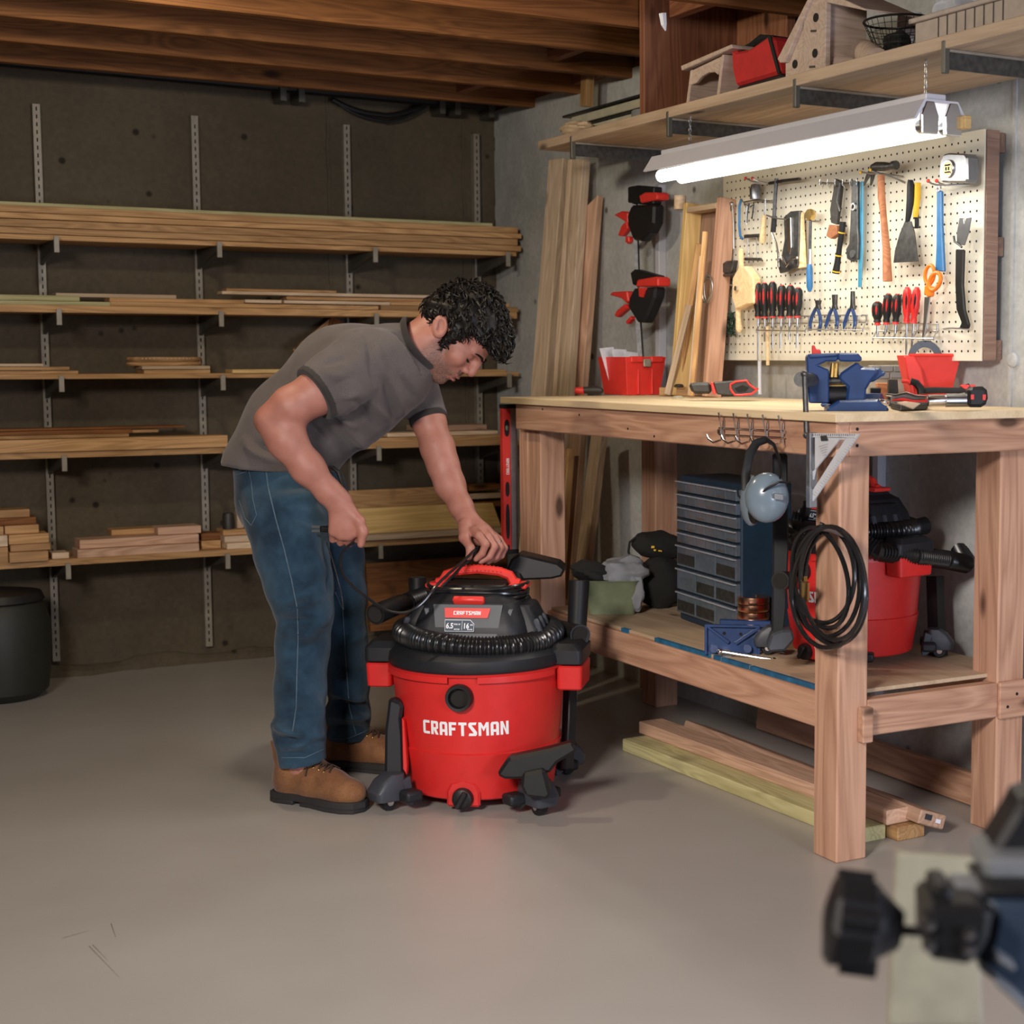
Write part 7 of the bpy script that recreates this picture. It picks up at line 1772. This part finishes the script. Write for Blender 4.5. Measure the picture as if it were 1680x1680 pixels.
for zz_, rr_, ff_ in ((-.0375, .0042, .1305), (-.0515, .0050, .1285)): mb.tube([VT(ff_-.008, -.020, zz_-.004), VT(ff_, -.010, zz_), VT(ff_+.0005, 0, zz_-.0005), VT(ff_, .010, zz_), VT(ff_-.008, .020, zz_-.004)], [.001, rr_*.8, rr_, rr_*.8, .001], 6)
lp = mb.build('lips', 'lip', man); lp['kind'] = 'stuff'
# ---- hair
FHr = Field(HO-.22, HO+.25, .0045)
FHr.ell(HP(.010, 0, .066), (.114, .092, .106), HR, 0).ell(HP(.085, 0, .108), (.050, .060, .045), HR, .02).ell(HP(.118, .01, .098), (.030, .045, .030), HR, .015)
FHr.ell(HP(-.045, 0, .01), (.058, .066, .055), HR, .02)
sl, X_, Y_, Z_ = FHr.win(FHr.lo, FHr.lo+FHr.h*FHr.n)
Lf_ = (X_-HO[0])*hf[0]+(Y_-HO[1])*hf[1]+(Z_-HO[2])*hf[2]; Ls_ = (X_-HO[0])*hs[0]+(Y_-HO[1])*hs[1]+(Z_-HO[2])*hs[2]; Lu_ = (X_-HO[0])*hu[0]+(Y_-HO[1])*hu[1]+(Z_-HO[2])*hu[2]
face_cut = np.minimum(Lf_-(.040+.34*np.maximum(Lu_+.01, 0)), .092-Lu_+(Lf_-.13)*.3)          # face side in front of the hairline
neck_cut = np.minimum((-.020-Lu_), Lf_+.2)                                                    # below the nape line
ear_cut = np.minimum.reduce([.030-Lu_, Lf_+.030, .024-Lf_+0*Lu_])                                # round the ear
for c_ in (face_cut, neck_cut, ear_cut): FHr.a = np.maximum(FHr.a, np.broadcast_to(c_, FHr.a.shape).astype(np.float32))
FHr.cone(HP(.034, .066, .03), HP(.038, .068, -.022), .014, .008, .006, side=hs, qa=.7, qb=.6); FHr.cone(HP(.034, -.066, .03), HP(.038, -.068, -.022), .014, .008, .006, side=hs, qa=.7, qb=.6)
Vr, Fr = FHr.mesh(); Nr = vnorm(Vr, Fr)
g = sum(np.sin(Vr@np.random.RandomState(k).randn(3)*90+k) for k in range(6)); Vr2 = Vr+Nr*(g*.0011)[:, None]
hair = raw('hair', Vr2, Fr, 'hair', man)
rs_ = random.Random(4); mb = MB(); cand = [i for i in range(len(Vr)) if True]; rs_.shuffle(cand)
used = 0
for i in cand:
    if used > 1250: break
    p = Vector(Vr[i]); n = Vector(Nr[i]); l = Vector(Vr[i]-HO); fu = l.dot(Vector(hu)); ff = l.dot(Vector(hf)); 
    if fu < -.024 or n.dot(Vector(-hf)) < -1.1: continue
    flow = (Vector(hf)*.8-Vector(hu)*.25+Vector([rs_.uniform(-.6, .6) for _ in range(3)])); flow = (flow-n*flow.dot(n)).normalized(); sd_ = n.cross(flow)
    L = rs_.uniform(.016, .032)*(1.25 if fu > .08 else .8); c_ = rs_.uniform(-1, 1); lift = rs_.uniform(.003, .011)*(1.3 if fu > .05 else .35)
    pts = [p-n*.002, p+flow*L*.3+n*lift*.7+sd_*c_*L*.18, p+flow*L*.65+n*lift+sd_*c_*L*.1, p+flow*L+n*lift*.35-sd_*c_*L*.25]
    mb.tube(pts, [.0026, .0030, .0024, .0006], 4, cap=False); used += 1
mb.build('hair_curls', 'hair', hair, kind='stuff')

# ---- t-shirt
FS = Field((.85, 3.95, .85), (2.15, 5.05, 1.60), .0055)
FS.cone(J(455, 772, 4.60), J(490, 702, 4.585), .150, .146, .03, side=F0n, qa=1.24, qb=1.22)
FS.cone(J(490, 702, 4.585), J(575, 630, 4.57), .146, .164, .03, side=F0n, qa=1.22, qb=1.22)
FS.cone(J(575, 630, 4.57), J(642, 603, 4.57), .164, .122, .03, side=F0n, qa=1.22, qb=1.45)
FS.cone(J(642, 603, 4.57), J(676, 575, 4.565), .120, .070, .03, side=F0n, qa=1.45, qb=1.15)
FS.cone(J(606, 592, 4.43), J(548, 628, 4.335), .090, .082, .03); FS.cone(J(548, 628, 4.335), J(508, 650, 4.285), .082, .072, .02)
FS.cone(J(668, 612, 4.72), J(704, 684, 4.705), .078, .052, .03)
FSa0 = FS.a.copy()
def cutplane(Fd, p, n, rad, bow=0.0):   # trim locally round p
    n = np.array(n, float); n /= np.linalg.norm(n); w_ = Fd.win(np.array(p)-rad, np.array(p)+rad); sl, X, Y, Z = w_
    d = (X-p[0])*n[0]+(Y-p[1])*n[1]+(Z-p[2])*n[2]; d = d+bow*(((X-p[0])*F0n[0]+(Y-p[1])*F0n[1])/.08)**2 if bow else d
    m_ = np.sqrt((X-p[0])**2+(Y-p[1])**2+(Z-p[2])**2) < rad
    a = Fd.a[sl]; a[...] = np.where(m_, np.maximum(a, d), a)
se = J(514, 645, 4.295); sdv = J(478, 668, 4.275)-J(575, 610, 4.36); cutplane(FS, se, sdv, .11)
se2 = J(704, 690, 4.70); sd2 = J(718, 735, 4.68)-J(675, 620, 4.74); cutplane(FS, se2, sd2, .085)
nk = J(684, 566, 4.565); nd = J(731, 543, 4.58)-J(655, 585, 4.565); cutplane(FS, nk, nd, .13, .022)
# hem
hem = J(460, 766, 4.6); hn_ = -(J(575, 640, 4.57)-J(430, 780, 4.6)); hn_ = np.array(RTn*-.08-Zn*1.0)
sl, X, Y, Z = FS.win(FS.lo, FS.lo+FS.h*FS.n)
dh = (X-hem[0])*hn_[0]+(Y-hem[1])*hn_[1]+(Z-hem[2])*hn_[2]
FS.a = np.maximum(FS.a, dh.astype(np.float32))
Vs, Fs = FS.mesh()
Vs0 = Vs.copy(); Vs = wrinkle(Vs, Fs, .0008, 26, 3)
Vs = folds(Vs, Fs, [
 (560, 690, 610, 745, .012, 9), (530, 700, 590, 760, -.010, 8), (545, 672, 590, 700, .010, 7), (600, 650, 640, 690, .007, 8), (585, 660, 628, 705, -.007, 6),
 (640, 620, 668, 690, .007, 7), (628, 610, 650, 690, -.006, 7), (655, 615, 690, 665, -.006, 6), (600, 560, 620, 640, -.007, 7), (612, 560, 634, 625, .006, 7), (590, 545, 608, 600, .004, 6),
 (520, 600, 575, 585, -.005, 7), (515, 612, 560, 620, .006, 7), (530, 640, 580, 620, -.006, 6), (545, 655, 590, 645, .007, 6), (540, 560, 600, 548, .003, 8),
 (420, 730, 470, 745, -.007, 6), (405, 735, 455, 760, .007, 6), (440, 700, 480, 760, -.006, 7), (395, 715, 430, 755, .005, 7), (480, 735, 530, 765, .008, 7), (470, 715, 520, 750, -.007, 6), (455, 660, 500, 720, .005, 9), (500, 690, 545, 735, -.008, 7), (430, 660, 455, 720, -.004, 8)])
nsd = sdv/np.linalg.norm(sdv)
axv = (Vs0-se)@nsd; rdv = np.sqrt(np.maximum(((Vs0-se)**2).sum(1)-axv**2, 0)); wv = np.where(rdv < .12, np.clip((-axv-.020)/.035, 0, 1), 1); Vs = Vs0+(Vs-Vs0)*wv[:, None]
shirt = raw('t_shirt', Vs, Fs, 'shirt_grey', man)
FQ = Field(se-.13, se+.13, .0040); FQ.a[...] = BIG
gx = [FQ.lo[k]+FQ.h*np.arange(FQ.n[k]) for k in range(3)]
fi = [np.clip((gx[k]-FS.lo[k])/FS.h, 0, FS.n[k]-1.001) for k in range(3)]; i0 = [f.astype(int) for f in fi]; fr_ = [f-i for f, i in zip(fi, i0)]
acc_ = 0
for di in (0, 1):
    for dj in (0, 1):
        for dk in (0, 1):
            wgt = (fr_[0] if di else 1-fr_[0])[:, None, None]*(fr_[1] if dj else 1-fr_[1])[None, :, None]*(fr_[2] if dk else 1-fr_[2])[None, None, :]
            acc_ = acc_+wgt*FSa0[np.ix_(i0[0]+di, i0[1]+dj, i0[2]+dk)]
GX, GY, GZ = np.meshgrid(*gx, indexing='ij'); G = np.stack([GX-se[0], GY-se[1], GZ-se[2]], -1); axd = G@nsd
radd = np.sqrt(np.maximum((G**2).sum(-1)-axd**2, 0))
FQ.a = np.maximum.reduce([acc_-.0022, axd-.001, -axd-.017, radd-.088, G@F0n-.045]).astype(np.float32)
Vq, Fq = FQ.mesh(); raw('sleeve_band', Vq, Fq, 'shirt_trim', shirt)
def band(c, n, e1, a, b, r, flat, name, mat, par, mod=None):
    n = np.array(n, float); n /= np.linalg.norm(n); e1 = np.array(e1, float); e1 -= n*(e1@n); e1 /= np.linalg.norm(e1); e2 = np.cross(n, e1)
    P_ = [Vector(c+e1*a*math.cos(t)+e2*b*math.sin(t)+(mod(t)*n if mod else 0)) for t in [2*PI*i/40 for i in range(40)]]
    return MB().tube(P_, r, 8, closed=True, flat=flat).build(name, mat, par, smooth=60)
def sleeve(c, n, r, w_, name):  # short tube band
    n = np.array(n, float); n /= np.linalg.norm(n); c = np.array(c)
    return MB().lathe([(r*.80, w_+.001), (r+.001, w_), (r+.003, w_*.6), (r+.003, 0), (r+.001, -w_*.3), (r*.9, -w_*.35)], Vector(c-n*w_*.8), Vector(n), n=40).build(name, 'shirt_trim', shirt, smooth=60)
sleeve(se2, sd2, .0525, .016, 'sleeve_band')
band(J(686, 566, 4.562), nd, J(703, 614, 4.565)-J(669, 524, 4.565), .0785, .084, .0125, .55, 'collar', 'shirt_trim', shirt, mod=lambda t: -.020*math.sin(t)**2)

# ---- jeans
FJ = Field((.90, 3.95, .09), (1.95, 5.0, 1.16), .0055)
def LG(P_, R_, k=.02): FJ.chain([J(*p) for p in P_], R_, k)
FJ.cone(J(466, 752, 4.6), J(468, 815, 4.6), .140, .134, .02, side=F0n, qa=1.22, qb=1.25)
LG([(462, 815, 4.53), (471, 850, 4.49), (478, 905, 4.46), (491, 960, 4.44), (500, 1005, 4.43), (497, 1060, 4.43), (492, 1130, 4.43), (491, 1200, 4.425), (497, 1262, 4.415)], [.122, .112, .098, .088, .074, .070, .068, .067, .062])
LG([(500, 810, 4.66), (520, 850, 4.69), (545, 910, 4.70), (559, 980, 4.70), (566, 1050, 4.71), (571, 1120, 4.74), (572, 1170, 4.77), (571, 1228, 4.80)], [.118, .105, .088, .072, .062, .058, .061, .059])
tp_ = J(466, 742, 4.6); sl, X, Y, Z = FJ.win(FJ.lo, FJ.lo+FJ.h*FJ.n); FJ.a = np.maximum(FJ.a, (Z-tp_[2]+0*X+0*Y).astype(np.float32))
cutplane(FJ, J(497, 1252, 4.415), -Zn*1+RTn*.15, .12); cutplane(FJ, J(571, 1216, 4.80), -Zn*1+RTn*.12, .12)
Vj, Fj = FJ.mesh(); Vj = wrinkle(Vj, Fj, .0009, 30, 8)
Vj = folds(Vj, Fj, [
 (458, 1005, 520, 985, .010, 7), (455, 1022, 515, 1018, -.010, 7), (460, 1038, 520, 1045, .008, 7), (470, 985, 530, 955, -.006, 8), (500, 1040, 542, 1010, .007, 8), (480, 1070, 540, 1050, -.006, 8),
 (450, 1190, 500, 1212, .013, 7), (455, 1212, 530, 1216, -.012, 6), (452, 1175, 520, 1165, -.006, 8), (470, 1228, 535, 1205, .010, 6), (460, 1235, 520, 1238, -.006, 5), (500, 1130, 540, 1180, .006, 8), (460, 1100, 500, 1150, .005, 9),
 (540, 1130, 600, 1150, .012, 7), (540, 1150, 604, 1166, -.011, 6), (545, 1175, 606, 1178, .010, 6), (540, 1192, 600, 1196, -.007, 5), (560, 1060, 600, 1040, .006, 8), (560, 1095, 600, 1110, -.006, 8),
 (440, 800, 540, 790, -.006, 8), (450, 820, 545, 810, .006, 8), (470, 845, 545, 860, -.005, 9), (400, 800, 430, 880, .004, 9), (535, 880, 545, 980, -.010, 6), (510, 900, 540, 950, .005, 9), (500, 770, 545, 850, -.006, 8)])
FAMP = 1.0
jeans = raw('jeans', Vj, Fj, 'denim', man)
bj = BVHTree.FromPolygons([tuple(v) for v in Vj], [tuple(f) for f in Fj])
def onsurf(pts, bv, lift=.0012):
    out = []
    for x, y in pts:
        d = ray(x, y).normalized(); h = bv.ray_cast(CAM, d)
        if h[0] is not None: out.append(h[0]-d*lift)
    return out
def dens(pts, step=6):
    o_ = []
    for (x0, y0), (x1, y1) in zip(pts, pts[1:]):
        k = max(1, int(math.hypot(x1-x0, y1-y0)/step)); o_ += [(x0+(x1-x0)*i/k, y0+(y1-y0)*i/k) for i in range(k)]
    return o_+[pts[-1]]
def stitch(pts, name='seam', r=.0011, mat='denim_pale', bv=None, par=None):
    P_ = onsurf(dens(pts), bv or bj)
    # split where the surface jumps
    run = [P_[0]] if P_ else []; n_ = 0
    for a_, b_ in zip(P_, P_[1:]):
        if (a_-b_).length > .05:
            if len(run) > 2: MB().tube(run, r, 5).build(name, mat, par or jeans)
            run = []
        run.append(b_)
    if len(run) > 2: MB().tube(run, r, 5).build(name, mat, par or jeans)
stitch([(436, 766), (440, 800), (452, 850), (466, 900), (478, 950), (488, 1000), (489, 1050), (487, 1110), (486, 1160), (480, 1200)], 'side_seam', .0017)
stitch([(376, 776), (407, 766), (412, 790), (415, 820), (421, 845), (412, 862)], 'pocket_stitching'); stitch([(378, 782), (405, 773)], 'pocket_stitching')
stitch([(412, 862), (402, 850), (392, 820)], 'pocket_stitching')
stitch([(545, 960), (562, 1000), (566, 1060), (570, 1120), (573, 1160), (584, 1205)], 'side_seam', .0015)
stitch([(462, 1243), (500, 1243), (534, 1228)], 'hem_stitching'); stitch([(534, 1212), (570, 1212), (604, 1198)], 'hem_stitching')
# pale worn patches of the denim are part of its colour
# ---- boots
def boot(heel, d, label_near):
    d = Vector((d[0], d[1], 0)).normalized(); s_ = Vector((-d.y, d.x, 0)); o = Vector((heel[0], heel[1], 0)); T = lambda x, y, z: np.array(o+d*x+s_*y+Vector((0, 0, z)))
    R_ = [np.array(d), np.array(s_), Zn]
    Fd = Field(np.minimum(T(-.03, -.08, 0), np.minimum(T(.33, .08, 0), np.minimum(T(-.03, .08, 0), T(.33, -.08, 0))))-.01, np.maximum(T(-.03, .08, .2), np.maximum(T(.33, -.08, .2), np.maximum(T(-.03, -.08, .2), T(.33, .08, .2))))+.01, .004)
    Fd.ell(T(.238, 0, .048), (.066, .048, .040), R_, .02).ell(T(.15, 0, .055), (.09, .043, .048), R_, .025).ell(T(.055, 0, .058), (.055, .040, .055), R_, .02)
    Fd.cone(T(.065, 0, .08), T(.055, 0, .165), .047, .052, .02); Fd.cone(T(.09, 0, .09), T(.20, 0, .065), .040, .038, .02)
    Fd.half(tuple(T(0, 0, .024)), (0, 0, -1)); Fd.half(tuple(T(0, 0, .168)), (0, 0, 1))
    V_, F_ = Fd.mesh(); V_ = wrinkle(V_, F_, .0005, 60, 2)
    b = raw('boot', V_, F_, 'boot_leather', man)
    out = [(-.002, 0), (.006, .030), (.03, .041), (.09, .036), (.15, .040), (.21, .051), (.26, .050), (.295, .034), (.308, 0)]
    out = out+[(x, -y) for x, y in out[::-1][1:-1]]
    fine = []
    mb = MB(); P_ = [(x, y) for x, y in out]
    mb.prism(P_, o+Vector((0, 0, .010)), d, s_, Vector((0, 0, .020))); mb.build('welt', 'boot_sole', b, smooth=40, bevel=.003)
    he = [(x, y) for x, y in out if x <= .09]; he = sorted([p for p in he if p[1] >= 0])+sorted([p for p in he if p[1] < 0], reverse=True)
    MB().prism([(p[0], p[1]) for p in he], o, d, s_, Vector((0, 0, .012))).build('heel_block', 'boot_sole', b, smooth=40, bevel=.002)
    fo = [(.115, .038), (.15, .040), (.21, .051), (.26, .050), (.295, .034), (.306, 0), (.295, -.034), (.26, -.050), (.21, -.051), (.15, -.040), (.115, -.038)]
    MB().prism(fo, o, d, s_, Vector((0, 0, .012))).build('forefoot_tread', 'boot_sole', b, smooth=40, bevel=.002)
    bb = BVHTree.FromPolygons([tuple(v) for v in V_], [tuple(f) for f in F_])
    def drop(x, y): # point on the upper seen from above/front
        h = bb.ray_cast(Vector(T(x+.05, y, .3)), (Vector(T(x, y, .05))-Vector(T(x+.05, y, .3))).normalized()); return h[0] if h[0] else Vector(T(x, y, .11))
    # tongue, eyelets and laces
    tg = [drop(.10+.012*i, 0)+Vector((0, 0, .003)) for i in range(7)]
    MB().tube(tg, [.012, .014, .015, .015, .014, .012, .008], 8, flat=.35, up=tuple(s_)).build('tongue', 'lace', b)
    for i in range(5):
        x = .108+.018*i
        for sg in (-1, 1):
            MB().tube([drop(x, sg*.022)+Vector((0, 0, .003)), drop(x+.009, 0)+Vector((0, 0, .010)), drop(x+.018, -sg*.022)+Vector((0, 0, .003))], .0021, 6).build('lace', 'lace', b)
            MB().sph(drop(x, sg*.024), .0034, 8, 6).build('eyelet', 'brass', b)
    k0 = drop(.112, 0)+Vector((0, 0, .012))
    for sg in (-1, 1):
        MB().tube([k0, k0+s_*sg*.022+Vector((0, 0, .012)), k0+s_*sg*.045+d*.01-Vector((0, 0, .004)), k0+s_*sg*.03+d*.012-Vector((0, 0, .008)), k0+d*.004], .002, 6).build('lace_loop', 'lace', b)
        MB().tube([k0, k0+s_*sg*.03+d*.015-Vector((0, 0, .01)), k0+s_*sg*.047+d*.02-Vector((0, 0, .045))], .002, 6).build('lace_end', 'lace', b)
    return b
boot((1.272, 4.358), (.53, -.85), 1)
boot((1.475, 4.640), (.74, -.67), 0)
# ring on the left hand
rg = [J(821, 898, 4.545), J(814, 914, 4.545)]; c_ = rg[0]*.55+J(812, 883, 4.55)*.45; ax_ = rg[0]-J(812, 883, 4.55)
band(c_, ax_, F0n, .0118, .0118, .0013, 1.0, 'ring', 'chrome', man)
# watch-like dark belt end below the shirt at the belly
MB().tube([Vector(J(545, 766, 4.50)), Vector(J(556, 775, 4.50)), Vector(J(560, 790, 4.50)), Vector(J(565, 806, 4.50))], [.012, .014, .010, .004], 8, flat=.4).build('belt_end', 'leather_dark', man)

# ---- the cord from the vacuum through both hands to the plug
cdp = [dp(581, 890, 4.34), dp(570, 897, 4.33), dp(561, 908, 4.32), dp(558, 925, 4.31), dp(564, 945, 4.30), dp(580, 963, 4.30), dp(602, 980, 4.30), dp(628, 998, 4.29), dp(650, 1005, 4.28), dp(672, 1003, 4.28), dp(694, 988, 4.29), dp(715, 962, 4.31), dp(735, 942, 4.36), dp(755, 925, 4.42), dp(775, 906, 4.475), dp(783, 898, 4.50)]
def smoothpath(P_, k=5):
    out = []
    for i in range(len(P_)-1):
        p0, p1, p2, p3 = P_[max(0, i-1)], P_[i], P_[i+1], P_[min(len(P_)-1, i+2)]
        for j in range(k):
            t = j/k; out.append(.5*((2*p1)+(p2-p0)*t+(2*p0-5*p1+4*p2-p3)*t*t+(3*p1-p0-3*p2+p3)*t**3))
    return out+[P_[-1]]
cord = MB().tube(smoothpath(cdp), .0040, 8).build('power_cord', 'cord_black', vac)
MB().tube(smoothpath([dp(783, 900, 4.50), dp(772, 918, 4.50), dp(757, 930, 4.49), dp(742, 946, 4.47), dp(722, 966, 4.46)]), .0040, 8).build('power_cord', 'cord_black', vac)
MB().tube([dp(526, 868, 4.36), dp(540, 868, 4.37), dp(556, 869, 4.375)], [.010, .0115, .009], 8, flat=.8).build('plug', 'black_plastic', cord)
for y in (864, 871): MB().box(dp(518, y, 4.36), (.022, .0018, .006), Matrix((RT, F0, Vector((0, 0, 1)))).transposed()).build('prong', 'chrome', cord, smooth=0)
MB().tube(smoothpath([dp(536, 890, 4.39), dp(541, 905, 4.40), dp(550, 935, 4.42), dp(560, 975, 4.43), dp(563, 1000, 4.44)]), .0022, 6).build('cord_tail', 'cord_black', cord)
